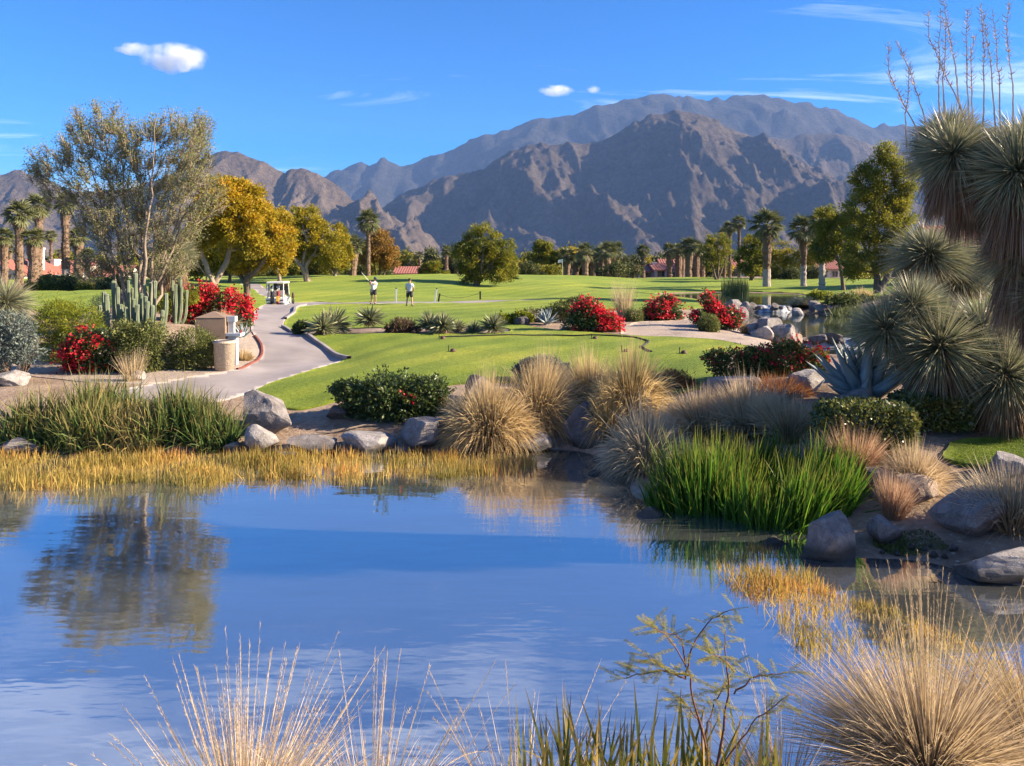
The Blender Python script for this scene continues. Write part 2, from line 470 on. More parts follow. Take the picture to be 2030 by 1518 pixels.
def clipped_sheet(name, s, dz, mat, attrs=None, smooth=True, kind='structure', skirt=True):
    """the part of the ground grid where s > 0, raised by dz, with a cut edge that follows s = 0"""
    keep = (s[gq] > 0).any(1)
    q = gq[keep]
    full = (s[q] > 0).all(1)
    V = np.stack([gx, gy, gz + dz], -1)
    Vn = []; tris = []; extra = []; cache = {}
    base = len(V)
    def cut(a, b):
        k = (min(a, b), max(a, b))
        if k not in cache:
            t = s[a] / (s[a] - s[b])
            Vn.append(V[a] * (1 - t) + V[b] * t); extra.append((a, b, t)); cache[k] = base + len(Vn) - 1
        return cache[k]
    edges = []
    for f in q[~full]:
        for tr in ((f[0], f[1], f[2]), (f[0], f[2], f[3])):
            out = []; cuts = []
            for i in range(3):
                a, b = int(tr[i]), int(tr[(i + 1) % 3])
                if s[a] > 0: out.append(a)
                if (s[a] > 0) != (s[b] > 0):
                    c = cut(a, b); out.append(c); cuts.append(c)
            for i in range(1, len(out) - 1): tris.append((out[0], out[i], out[i + 1]))
            if len(cuts) == 2: edges.append(cuts)
    if Vn: V = np.vstack([V, Vn])
    if skirt and edges:
        E = np.array(edges); m = {}
        for v in np.unique(E): m[int(v)] = len(V) + len(m)
        low = V[list(m.keys())].copy(); low[:, 2] -= dz + 0.03
        V = np.vstack([V, low])
        for a, b in edges: tris += [(a, b, m[b]), (a, m[b], m[a])]
    faces = [q[full]]
    tr = np.array(tris, np.int64).reshape(-1, 3)
    used = np.unique(np.concatenate([q[full].ravel(), tr.ravel()]))
    mp = np.zeros(len(V), np.int64); mp[used] = np.arange(len(used))
    me = fast_mesh(name, V[used], [mp[q[full]], mp[tr]], [mat], smooth)
    return obj(name, me, kind=kind)

# ------------------------------------------------------------------ ground materials
def ground_mat(name, cols, sc, bs, bscale, rough=0.9, pebble=None):
    m, nt, nd, lk, b = nodes_of(name)
    n1 = noise(nd, lk, sc, 6, 0.6); n2 = noise(nd, lk, sc * 14, 4, 0.6)
    ad = nd.new('ShaderNodeMath'); ad.operation = 'MULTIPLY_ADD'; ad.inputs[1].default_value = 0.45
    lk.new(n2, ad.inputs[0]); lk.new(n1, ad.inputs[2])
    r = ramp(nd, [(0.45 + 0.13 * i, c) for i, c in enumerate(cols)]); lk.new(ad.outputs[0], r.inputs[0])
    c = r.outputs[0]
    if pebble:
        tc = nd.new('ShaderNodeTexCoord'); vo = nd.new('ShaderNodeTexVoronoi'); vo.inputs['Scale'].default_value = pebble[0]
        lk.new(tc.outputs['Object'], vo.inputs['Vector'])
        mr = nd.new('ShaderNodeMapRange'); mr.inputs[1].default_value = 0.12; mr.inputs[2].default_value = 0.26; mr.inputs[3].default_value = 0.8; mr.inputs[4].default_value = 0
        lk.new(vo.outputs['Distance'], mr.inputs[0])
        c = mixc(nd, lk, mr.outputs[0], c, pebble[1])
    lk.new(c, b.inputs['Base Color']); b.inputs['Roughness'].default_value = rough; b.inputs['Specular IOR Level'].default_value = 0.15
    bump(nd, lk, b, noise(nd, lk, bscale, 8, 0.7), bs, 0.06)
    return m

M_soil = ground_mat('soil', [(.09, .066, .048), (.17, .12, .085), (.26, .19, .135), (.33, .25, .185)], 0.5, 0.9, 5, pebble=(7, (.36, .32, .28)))
M_sand = ground_mat('sand', [(.16, .128, .105), (.26, .21, .172), (.34, .28, .228)], 0.8, 0.7, 6, pebble=(6, (.42, .35, .30)))
M_path = plain_mat('path_concrete', (.32, .285, .275), (.19, .17, .165), 0.5, 0.85, bmp=0.15, bscale=30)
M_kerb = plain_mat('kerb_concrete', (.30, .27, .26), (.20, .18, .17), 2, 0.85, bmp=0.2, bscale=20)
M_edging = plain_mat('brick_edging', (.22, .06, .04), (.13, .04, .03), 4, 0.85)

def make_lawn_mat():
    m, nt, nd, lk, b = nodes_of('turf')
    n1 = noise(nd, lk, 0.15, 6, 0.65, mapping=(.6, 1.3, 1)); n2 = noise(nd, lk, 9, 5, 0.75); n3 = noise(nd, lk, 60, 3, 0.7)
    r1 = ramp(nd, [(0.30, (.065, .115, .010)), (0.50, (.14, .19, .016)), (0.70, (.24, .255, .030))]); lk.new(n1, r1.inputs[0])
    r2 = ramp(nd, [(0.3, (.45, .5, .42)), (0.7, (1.38, 1.32, 1.2))]); lk.new(n2, r2.inputs[0])
    c = mixc(nd, lk, 1.0, r1.outputs[0], r2.outputs[0], 'MULTIPLY')
    r3 = ramp(nd, [(0.35, (.65, .68, .6)), (0.65, (1.25, 1.22, 1.2))]); lk.new(n3, r3.inputs[0])
    c = mixc(nd, lk, 0.7, c, r3.outputs[0], 'MULTIPLY')
    # diagonal mowing stripes, only faint
    tc = nd.new('ShaderNodeTexCoord'); mp = nd.new('ShaderNodeMapping'); mp.inputs['Rotation'].default_value = (0, 0, math.radians(42))
    lk.new(tc.outputs['Object'], mp.inputs[0])
    wv = nd.new('ShaderNodeTexWave'); wv.inputs['Scale'].default_value = 0.16; wv.inputs['Distortion'].default_value = 0.6; wv.inputs['Detail'].default_value = 1
    lk.new(mp.outputs[0], wv.inputs['Vector'])
    r4 = ramp(nd, [(0.35, (.74, .82, .78)), (0.65, (1.2, 1.14, 1.15))]); lk.new(wv.outputs['Fac'], r4.inputs[0])
    c = mixc(nd, lk, 0.8, c, r4.outputs[0], 'MULTIPLY')
    lk.new(c, b.inputs['Base Color']); b.inputs['Roughness'].default_value = 0.75; b.inputs['Specular IOR Level'].default_value = 0.15
    b.inputs['Sheen Weight'].default_value = 0.25; b.inputs['Sheen Tint'].default_value = (.6, .75, .2, 1)
    ad = nd.new('ShaderNodeMath'); ad.operation = 'ADD'; lk.new(n2, ad.inputs[0]); lk.new(n3, ad.inputs[1])
    bump(nd, lk, b, ad.outputs[0], 0.8, 0.05)
    return m
M_lawn = make_lawn_mat()

ground = obj('ground', fast_mesh('ground', np.stack([gx, gy, gz], -1), [gq], [M_soil], True), kind='structure')

# ------------------------------------------------------------------ lawn, path and sand outlines (read off the photo, dropped on the terrain)
L_main = poly_world([(490,786),(545,808),(590,815),(640,806),(690,790),(760,800),(860,770),(980,760),(1100,762),(1230,775),(1330,790),(1400,772),(1425,748),(1398,712),(1440,697),(1520,694),(1440,676),(1330,669),(1230,666),(1120,657),(1010,642),(1010,622),(1060,612),(1200,618),(1290,612),(1380,614),(1440,608)])
L_main = np.vstack([L_main, [(22,55),(26,52),(34,56),(60,90),(60,125),(0,128),(-60,125),(-60,95),(-44,60),(-30,44),(-24,38)], poly_world([(130,640),(200,610),(300,605),(400,600),(455,612),(497,640),(500,655),(540,640),(530,700)])])
L_main = smooth_poly(L_main, 1)
L_right = smooth_poly(poly_world([(1860,905),(1900,878),(1960,864),(2040,852),(2140,846),(2260,880),(2200,960),(2060,936),(1960,932),(1890,924)]), 2)
B_yucca = smooth_poly(poly_world([(585,662),(640,664),(750,662),(880,663),(1012,661),(1015,652),(960,648),(850,651),(760,650),(700,652),(640,650),(590,652)]), 1)
PATH = smooth_poly(poly_world([(180,790),(290,766),(350,754),(430,743),(490,729),(521,705),(519,686),(500,665),(497,640),(500,622),(516,609),(545,600),(535,594),(512,583),(490,570),(470,563),(498,561),(522,566),(535,575),(548,586),(560,596),(580,601),(650,597),(780,598),(950,596),(1100,592),(1100,594.5),(950,599.5),(780,602.5),(655,602.5),(604,607),(583,615),(586,622),(566,634),(560,648),(577,655),(612,672),(642,690),(664,704),(692,713),(600,742),(520,768),(470,788),(430,800),(300,800)]), 2)
SAND = [smooth_poly(poly_world(p), 2) for p in (
 [(300,765),(240,760),(150,760),(60,740),(-60,760),(-120,700),(0,680),(150,690),(300,690),(420,660),(470,655),(500,662),(525,690),(525,706),(490,731),(430,745),(350,757)],
 [(1225,668),(1330,671),(1440,680),(1530,700),(1560,680),(1480,655),(1440,640),(1340,636),(1230,640)])]

L_side = smooth_poly(np.array([(11.3, 13.6), (16, 11.5), (30, 12), (46, 40), (36, 58), (27, 51), (25, 42), (20, 29), (14.5, 18)], float), 2)
sl = np.maximum(np.maximum(sdf(L_main, gx, gy), sdf(L_right, gx, gy)), sdf(L_side, gx, gy))
s_path = sdf(PATH, gx, gy)
sl = np.minimum(sl, -sdf(B_yucca, gx, gy))
sl = np.minimum(sl, -(s_path + 0.02))
for lv, (x0, x1, y0, y1) in ((0.9, (10, 24, 34, 54)), (1.4, (12, 32, 54, 83))):
    inb = (gx > x0) & (gx < x1) & (gy > y0) & (gy < y1)
    sl = np.where(inb, np.minimum(sl, (gz - lv - 0.06) * 3), sl)
sl = sl + 0.10 * vnoise(xyz(gx * 2.5, gy * 2.5, 5)) * np.clip(1.4 - np.hypot(gx, gy) / 40, 0, 1)
lawn = clipped_sheet('lawn', sl, 0.045, M_lawn)
path = clipped_sheet('path', s_path, 0.03, M_path)
ss_ = np.maximum(sdf(SAND[0], gx, gy), sdf(SAND[1], gx, gy)) + 0.15 * vnoise(xyz(gx * 1.5, gy * 1.5, 9))
ss_ = np.minimum(ss_, -(s_path - 0.02)); ss_ = np.minimum(ss_, -(sl - 0.04))
sand = clipped_sheet('sand', ss_, 0.02, M_sand)

def kerb(name, pxs, w, h, mat):
    P = poly_world(pxs)
    for _ in range(3):
        Q = np.empty((2 * len(P) - 1, 2)); Q[0::2] = P; Q[1::2] = (P[1:] + P[:-1]) / 2
        Q[2:-2:2] = Q[2:-2:2] * .5 + (Q[1:-3:2] + Q[3:-1:2]) * .25; P = Q
    t = unit(np.gradient(P, axis=0)); n = np.stack([-t[:, 1], t[:, 0]], -1)
    z = H(P[:, 0], P[:, 1])
    rows = []
    for o, zz in ((-w / 2, -.1), (-w / 2, h * .85), (-w / 2 + .02, h), (w / 2 - .02, h), (w / 2, h * .85), (w / 2, -.1)):
        rows.append(np.column_stack([P + n * o, z + zz]))
    V = np.stack(rows, 1).reshape(-1, 3); k = 6; q = []
    for i in range(len(P) - 1):
        for j in range(k - 1): q.append([i * k + j, i * k + j + 1, (i + 1) * k + j + 1, (i + 1) * k + j])
    return obj(name, fast_mesh(name, V, [np.array(q)], [mat], False), kind='structure')
kerb('kerb', [(560,650),(577,656),(612,673),(642,691),(664,705),(692,714)], .16, .15, M_kerb)
kerb('kerb', [(566,634),(574,628),(586,621),(583,615),(590,609),(606,606)], .16, .14, M_kerb)
kerb('kerb', [(505,668),(519,686),(521,705),(508,718),(490,729),(470,735)], .10, .08, M_edging)

# ------------------------------------------------------------------ water
def water_mat(name, deep, wscale, bstr, ior=1.9, film=0.55):
    m, nt, nd, lk, b = nodes_of(name)
    n1 = noise(nd, lk, wscale, 3, 0.5, mapping=(0.5, 1.6, 1)); n2 = noise(nd, lk, wscale * 5, 2, 0.5, mapping=(0.6, 1.5, 1))
    n3 = noise(nd, lk, 0.35, 4, 0.6, dist=0.6)
    ad = nd.new('ShaderNodeMath'); ad.operation = 'MULTIPLY_ADD'; ad.inputs[1].default_value = 0.11
    lk.new(n2, ad.inputs[0]); lk.new(n1, ad.inputs[2])
    bump(nd, lk, b, ad.outputs[0], bstr, 0.02)
    # dusty film and specks of floating weed
    sp = noise(nd, lk, 26, 4, 0.75, mapping=(0.5, 1.0, 1))
    mr = nd.new('ShaderNodeMapRange'); mr.inputs[1].default_value = 0.57; mr.inputs[2].default_value = 0.66
    lk.new(sp, mr.inputs[0])
    mu = nd.new('ShaderNodeMath'); mu.operation = 'MULTIPLY'; lk.new(mr.outputs[0], mu.inputs[0])
    mr2 = nd.new('ShaderNodeMapRange'); mr2.inputs[1].default_value = 0.45; mr2.inputs[2].default_value = 0.65; mr2.inputs[4].default_value = film
    lk.new(n3, mr2.inputs[0]); lk.new(mr2.outputs[0], mu.inputs[1])
    c = mixc(nd, lk, mu.outputs[0], deep, (.34, .34, .30))
    lk.new(c, b.inputs['Base Color'])
    r = nd.new('ShaderNodeMapRange'); r.inputs[1].default_value = 0.3; r.inputs[2].default_value = 0.7; r.inputs[3].default_value = 0.02; r.inputs[4].default_value = 0.07
    lk.new(n3, r.inputs[0]); lk.new(r.outputs[0], b.inputs['Roughness'])
    b.inputs['IOR'].default_value = ior
    return m
M_water = water_mat('pond_water', (.064, .069, .067), 0.9, 0.50, 8.0)
M_water2 = water_mat('stream_water', (.02, .03, .025), 1.4, 0.22, 1.7)

def water_sheet(name, x0, x1, y0, y1, z, mat):
    V = np.array([[x0, y0, z], [x1, y0, z], [x1, y1, z], [x0, y1, z]])
    return obj(name, fast_mesh(name, V, [np.array([[0, 1, 2, 3]])], [mat]), kind='structure')
water_sheet('pond', -42, 11, 3.8, 18.6, 0.0, M_water)
water_sheet('pond', 11.2, 24, 35.2, 54.0, 0.9, M_water2)
water_sheet('pond', 12.5, 32, 54.6, 82.5, 1.4, M_water2)
water_sheet('pond', 11.4, 17.2, 28, 35.0, 0.5, M_water2)

M_foam = plain_mat('falling_water', (.62, .65, .70), (.06, .07, .085), 2.2, 0.25, spec=0.6, bmp=0.8, bscale=7, mapping=(1, 1, .15))
def cascade(name, pts, z1, z0, label):
    """a curved lip of water falling over a low rock weir"""
    P = np.array(pts, float); rows = []
    x = np.linspace(0, 1, 60); px = np.interp(x, np.linspace(0, 1, len(P)), P[:, 0]); py = np.interp(x, np.linspace(0, 1, len(P)), P[:, 1])
    for t in np.linspace(0, 1, 9):
        out = -0.55 * t + 0.10 * vnoise(xyz(px * 3, t * 1.0, 3)) * (t > 0)
        rows.append(np.column_stack([px, py + 0.15 + out, z1 + 0.015 - (z1 - z0) * (t ** 1.6) + 0.02 * vnoise(xyz(px * 4, t * 2, 8))]))
    V = np.concatenate(rows); q = []
    for i in range(8):
        for j in range(59): q.append([i * 60 + j, (i + 1) * 60 + j, (i + 1) * 60 + j + 1, i * 60 + j + 1])
    return obj(name, fast_mesh(name, V, [np.array(q)], [M_foam], True), label=label, cat='waterfall')
cascade('waterfall', [(15.6, 54.6), (17, 54.3), (18.6, 54.4), (20.2, 54.7)], 1.4, 0.9, 'low waterfall spilling from the far pond between boulders')
cascade('waterfall', [(12.9, 35.2), (14, 34.9), (15.2, 34.9), (16.6, 35.2)], 0.9, 0.5, 'low waterfall spilling over rocks behind the orange and red flowering shrub')

# ------------------------------------------------------------------ mountains
def mountain_mat(name, c):
    m, nt, nd, lk, b = nodes_of(name)
    n1 = noise(nd, lk, 0.004, 8, 0.65); n2 = noise(nd, lk, 0.035, 6, 0.7)
    r = ramp(nd, [(0.32, tuple(v * .62 for v in c)), (0.5, c), (0.68, tuple(min(1, v * 1.35) for v in c))]); lk.new(n1, r.inputs[0])
    r2 = ramp(nd, [(0.35, (.55, .55, .52)), (0.6, (1.15, 1.12, 1.1))]); lk.new(n2, r2.inputs[0])
    lk.new(mixc(nd, lk, 0.9, r.outputs[0], r2.outputs[0], 'MULTIPLY'), b.inputs['Base Color'])
    b.inputs['Roughness'].default_value = 0.95; b.inputs['Specular IOR Level'].default_value = 0.05
    bump(nd, lk, b, noise(nd, lk, 0.016, 10, 0.75), 1.0, 32)
    return m
M_mtn = mountain_mat('desert_rock', (.074, .061, .050))
M_mtn3 = mountain_mat('desert_rock_far', (.040, .039, .038))
M_mtn2 = mountain_mat('desert_rock_pale', (.105, .083, .063))

def seg_tent(X, Y, pts, slope):
    """height field of a ridge line: falls off sideways from the line at the given slope"""
    best = np.full(X.shape, -1e9)
    for (a, b) in zip(pts[:-1], pts[1:]):
        e = np.array(b[:2]) - np.array(a[:2])
        t = np.clip(((X - a[0]) * e[0] + (Y - a[1]) * e[1]) / (e @ e + 1e-9), 0, 1)
        d = np.hypot(X - a[0] - t * e[0], Y - a[1] - t * e[1])
        best = np.maximum(best, a[2] + (b[2] - a[2]) * t - slope * d)
    return best

def mountain(D, sky_px, mat, seed, spurs=(), nsp=10, nx=400, ny=150, drift=0.3, foot=0.5, amp=0.16, wl=420.0, manual_slope=0.75, spur_slope=0.62):
    r = np.random.default_rng(seed)
    S = np.array(sky_px, float)
    sx = (S[:, 0] - CX) / F * D; sz = HC - (S[:, 1] - HOR) / F * D
    zmax = sz.max(); L = zmax / foot
    x = np.linspace(sx.min(), sx.max(), nx); y = np.concatenate([np.linspace(D - L, D + 60, int(ny * .86)), np.linspace(D + 90, D + zmax * .8, ny - int(ny * .86))])
    X, Y = np.meshgrid(x, y)
    zc = np.interp(X, sx, sz)
    Hh = zc - np.where(Y < D, (D - Y) * foot * 1.45 * np.clip(zc / zmax, .35, 1) ** .3, (Y - D) * 1.1)
    allsp = []
    for k in range(nsp):
        x0 = sx.min() + (k + r.uniform(.2, .8)) / nsp * (sx.max() - sx.min())
        z0 = float(np.interp(x0, sx, sz)); l = z0 / foot * r.uniform(.75, 1.05); dr = (drift + r.normal() * .22) * l
        pts = [(x0, D, z0 * .97)]
        for t in (.22, .45, .7, 1.0):
            pts.append((x0 + dr * t + r.normal() * .05 * l, D - l * t, z0 * (1 - t) ** 1.15 * r.uniform(.9, 1.05)))
        allsp.append(pts)
    for pts in allsp:
        Hh = np.maximum(Hh, seg_tent(X, Y, pts, spur_slope))
    for pts in spurs:
        w = [((px - CX) / F * d, d, HC - (py - HOR) / F * d) for px, py, d in pts]
        Hh = np.maximum(Hh, seg_tent(X, Y, w, manual_slope))
    crest = np.exp(-((Y - D) / (0.10 * L)) ** 2)
    wx = X + 120 * fbm(xyz(X / 900, Y / 900, seed), 3); wy = Y + 120 * fbm(xyz(X / 900, Y / 900, seed + 40), 3)
    rd = ridged(xyz(wx / wl, wy / (wl * 1.7), seed * 3.1), 6, gain=0.55)
    gl = ridged(xyz((wx + .35 * wy) / (wl * .34), wy / (wl * 1.3), seed * 5.7), 4, gain=.5)
    g3 = ridged(xyz((wx - .2 * wy) / (wl * .13), wy / (wl * .34), seed * 9.1), 3, gain=.5)
    rf = fbm(xyz(X / 110, Y / 150, seed + 9), 5)
    low = np.clip(Hh / (0.25 * zmax), 0, 1)
    Hh = Hh + zmax * (amp * (rd - .42) + amp * .38 * (gl - .45) + amp * .16 * (g3 - .45)) * low * (1 - .8 * crest) + zmax * .026 * rf * (0.4 + low * .6)
    edge = np.clip(np.minimum(X - sx.min(), sx.max() - X) / 250, 0, 1)
    Hh = np.maximum(Hh * edge - (1 - edge) * 20, -20)
    V = np.stack([X, Y, Hh], -1).reshape(-1, 3)
    i, j = np.meshgrid(np.arange(len(y) - 1), np.arange(nx - 1), indexing='ij')
    q = np.stack([i * nx + j, i * nx + j + 1, (i + 1) * nx + j + 1, (i + 1) * nx + j], -1).reshape(-1, 4)
    return obj('mountain', fast_mesh('mountain', V, [q], [mat], True), kind='structure')

mountain(9000, [(380,470),(560,410),(620,352),(655,342),(690,322),(715,310),(735,319),(760,307),(800,320),(830,318),(870,300),(905,290),(960,260),(1000,255),(1080,230),(1150,215),(1185,200),(1240,190),(1330,185),(1400,196),(1440,190),(1490,182),(1510,180),(1560,192),(1600,200),(1650,215),(1700,230),(1730,242),(1800,240),(1900,246),(2030,250),(2200,262),(2500,300),(2900,420)],
         M_mtn3, 11, nsp=12, nx=330, ny=110, drift=.25, foot=.55, amp=.12, wl=900, spurs=[[(1185,200,9000),(1230,260,8500),(1260,330,8000)]])
mountain(6600, [(1300,430),(1420,300),(1480,280),(1550,268),(1590,263),(1650,262),(1700,272),(1760,290),(1830,300),(1950,310),(2100,330),(2400,400),(2600,470)],
         M_mtn, 23, nsp=9, nx=240, ny=100, drift=.35, foot=.5, amp=.2, wl=480)
mountain(5000, [(640,500),(740,440),(770,398),(790,382),(830,370),(880,352),(900,348),(960,330),(1010,300),(1080,282),(1140,285),(1150,290),(1190,275),(1240,255),(1290,225),(1340,215),(1380,225),(1420,236),(1450,250),(1480,264),(1520,290),(1580,325),(1640,360),(1700,395),(1800,430),(1950,455),(2150,490)],
         M_mtn, 5, nsp=11, nx=460, ny=190, drift=.35, foot=.5, amp=.20, wl=380,
         spurs=[[(1345,216,5000),(1400,300,4620),(1470,370,4250),(1530,430,3800),(1580,480,3300)],
                [(1345,216,5000),(1320,300,4600),(1370,380,4150),(1370,440,3700),(1390,500,3200)],
                [(1440,245,5000),(1520,330,4700),(1600,400,4350),(1680,455,3900)],
                [(1080,282,5000),(1110,350,4550),(1200,420,4100),(1290,470,3500)],
                [(960,330,5000),(1000,400,4500),(1060,440,4000),(1130,490,3300)]])
mountain(4300, [(-700,480),(-400,400),(-150,365),(0,345),(40,337),(80,350),(140,372),(250,372),(330,345),(400,312),(430,299),(450,297),(475,302),(500,312),(520,318),(545,330),(565,338),(575,330),(600,327),(625,337),(650,352),(680,374),(705,395),(740,410),(790,430),(860,470),(940,510)],
         M_mtn2, 31, nsp=15, nx=430, ny=140, drift=.45, foot=.48, amp=.26, wl=300,
         spurs=[[(600,327,4300),(640,370,4100),(690,420,3800),(760,470,3300)],[(700,392,4300),(735,384,4150),(790,430,3900),(850,455,3500)],[(470,301,4300),(520,370,4000),(580,440,3600),(640,480,3100)]])
# ------------------------------------------------------------------ bark, rock and plant materials
M_bark = plain_mat('bark_pale', (.30, .24, .18), (.17, .13, .10), 6, 0.9, bmp=0.5, bscale=14, mapping=(1, 1, .3))
M_bark_dk = plain_mat('bark_dark', (.15, .11, .085), (.08, .06, .045), 6, 0.9, bmp=0.5, bscale=14, mapping=(1, 1, .3))
M_palm_bark = plain_mat('palm_bark', (.22, .15, .10), (.10, .065, .045), 9, 0.95, bmp=1.0, bscale=10, bdist=.06, mapping=(1, 1, 1.6))
M_palm_grey = plain_mat('palm_bark_grey', (.36, .31, .27), (.24, .20, .17), 5, 0.95, bmp=0.4, bscale=16, mapping=(1, 1, 2))

def make_rock_mat(name, c1, c2, c3):
    m, nt, nd, lk, b = nodes_of(name)
    n1 = noise(nd, lk, 2.2, 8, 0.65, dist=0.4); n2 = noise(nd, lk, 18, 6, 0.7); n3 = noise(nd, lk, 1.1, 3, 0.5)
    r = ramp(nd, [(0.3, c2), (0.5, c1), (0.72, c3)]); lk.new(n1, r.inputs[0])
    r2 = ramp(nd, [(0.3, (.72, .72, .74)), (0.7, (1.15, 1.14, 1.12))]); lk.new(n2, r2.inputs[0])
    c = mixc(nd, lk, 0.85, r.outputs[0], r2.outputs[0], 'MULTIPLY')
    # water stain and green slime just above the pond
    g = nd.new('ShaderNodeNewGeometry'); sp = nd.new('ShaderNodeSeparateXYZ'); lk.new(g.outputs['Position'], sp.inputs[0])
    ad = nd.new('ShaderNodeMath'); ad.operation = 'MULTIPLY_ADD'; ad.inputs[1].default_value = -0.18; lk.new(n3, ad.inputs[0]); lk.new(sp.outputs['Z'], ad.inputs[2])
    mr = nd.new('ShaderNodeMapRange'); mr.inputs[1].default_value = 0.03; mr.inputs[2].default_value = 0.17; mr.inputs[3].default_value = 0.85; mr.inputs[4].default_value = 0
    lk.new(ad.outputs[0], mr.inputs[0]); c = mixc(nd, lk, mr.outputs[0], c, (.035, .034, .026))
    # veins
    tc = nd.new('ShaderNodeTexCoord'); vo = nd.new('ShaderNodeTexVoronoi'); vo.feature = 'DISTANCE_TO_EDGE'; vo.inputs['Scale'].default_value = 1.4
    lk.new(tc.outputs['Object'], vo.inputs['Vector'])
    mr = nd.new('ShaderNodeMapRange'); mr.inputs[1].default_value = 0.0; mr.inputs[2].default_value = 0.018; mr.inputs[3].default_value = 0.7; mr.inputs[4].default_value = 0
    lk.new(vo.outputs['Distance'], mr.inputs[0]); c = mixc(nd, lk, mr.outputs[0], c, tuple(v * .5 for v in c2))
    lk.new(c, b.inputs['Base Color']); b.inputs['Roughness'].default_value = 0.85; b.inputs['Specular IOR Level'].default_value = 0.25
    ad = nd.new('ShaderNodeMath'); ad.operation = 'ADD'; lk.new(n1, ad.inputs[0]); lk.new(n2, ad.inputs[1])
    bump(nd, lk, b, ad.outputs[0], 0.7, 0.05)
    return m
M_rock = make_rock_mat('boulder_grey', (.215, .195, .185), (.125, .112, .108), (.31, .29, .275))
M_rock_tan = make_rock_mat('boulder_tan', (.27, .205, .16), (.17, .125, .10), (.35, .28, .225))
M_rock_dk = make_rock_mat('boulder_dark', (.13, .115, .11), (.08, .068, .065), (.20, .175, .165))
M_rock_pale = make_rock_mat('boulder_pale', (.30, .28, .27), (.18, .165, .16), (.40, .385, .375))

_ico = {}
def ico(sub):
    if sub not in _ico:
        bm = bmesh.new(); bmesh.ops.create_icosphere(bm, subdivisions=sub, radius=1.0)
        V = np.array([v.co[:] for v in bm.verts]); T = np.array([[v.index for v in f.verts] for f in bm.faces]); bm.free()
        _ico[sub] = (V, T)
    return _ico[sub]

def rock_mesh(seed, sub=4, cuts=16, rough=.03):
    """boulder: a ball cut by many random planes, worn a little and roughened"""
    r = np.random.default_rng(seed)
    V, T = ico(sub); V = V.copy()
    sq = r.uniform(2.2, 4.5)
    V = V / ((np.abs(V) ** sq).sum(1) ** (1 / sq))[:, None]
    V *= .92
    for k in range(cuts):
        n = unit(r.normal(size=3) * np.array([1, 1, .9])); d = r.uniform(.45, .88)
        p = V @ n; V = np.where((p > d)[:, None], V - np.outer(p - d, n) * .97, V)
    V += unit(V) * (.07 * fbm(V * 1.4 + seed, 3) + rough * fbm(V * 5 + seed, 4))[:, None]
    w = np.abs(V).max(0); V /= w
    return fast_mesh('rock', V, [T], [M_rock], False)

_rocks = {}
def rock(px, D, wpx, hpx, mat, label, seed, name='boulder', sink=.22, rot=0.0, depth=.85, dx=0.0, group=None, base_py=None, zb=None):
    """boulder whose visible outline is wpx by hpx photo pixels at distance D"""
    s = F / D
    key = (seed, mat.name)
    if key not in _rocks:
        me = rock_mesh(seed, 4 if wpx > 40 else 3); me.materials[0] = mat; _rocks[key] = me
    x = (px - CX) / F * D
    w = wpx / s / 2; h = hpx / s
    z = Hs(x, D) if zb is None else zb
    hz = h / (2 - sink * 2) * 1.0
    o = obj(name, _rocks[key], loc=(x, D, z + hz * (1 - 2 * sink)), rot=(0, 0, rot), label=label, cat='boulder' if name == 'boulder' else 'rock', group=group)
    o.scale = (w, w * depth, hz)
    return o

# ------------------------------------------------------------------ tree building
def grow(trunks, clusters, K, r, step=.5, wander=.12, up=.25):
    """skeleton: trunk polylines, then branches that reach out to points spread through the crown"""
    P = []; par = []
    for pl in trunks:
        prev = -1
        pl = np.asarray(pl, float)
        for i in range(len(pl)):
            P.append(pl[i]); par.append(prev); prev = len(P) - 1
    tops = [p for p in P]
    att = []
    w = np.array([c[3] * c[4] * c[5] for c in clusters]) ** .75; w /= w.sum()
    for k in r.choice(len(clusters), K, p=w):
        c = clusters[k]
        d = unit(r.normal(size=3)) * r.uniform(.25, 1) ** .5
        att.append([c[0] + d[0] * c[3], c[1] + d[1] * c[4], c[2] + d[2] * c[5]])
    att = np.array(att)
    dd = np.min(np.linalg.norm(att[:, None] - np.array(tops)[None], axis=-1), 1)
    ends = []
    for a in att[np.argsort(dd)]:
        A = np.array(P); v = a - A
        dist = np.linalg.norm(v, axis=1)
        cost = dist * (1 + .5 * (v[:, 2] < 0) + .5 * np.clip(-v[:, 2] / (dist + .01), 0, 1))
        j = int(np.argmin(cost)); d = dist[j]
        n = max(1, int(d / step)); prev = j
        b = A[j]; bow = np.array([0, 0, -up * d * .5]) + r.normal(size=3) * wander * d
        for q in range(1, n + 1):
            t = q / n
            P.append(b + (a - b) * t + bow * 4 * t * (1 - t) * .5 + r.normal(size=3) * .03 * (q < n)); par.append(prev); prev = len(P) - 1
        ends.append(prev)
    P = np.array(P); par = np.array(par)
    cnt = np.zeros(len(P)); cnt[ends] = 1
    for i in range(len(P) - 1, -1, -1):
        if par[i] >= 0: cnt[par[i]] += cnt[i]
    return P, par, cnt, np.array(ends), [len(t) for t in trunks]

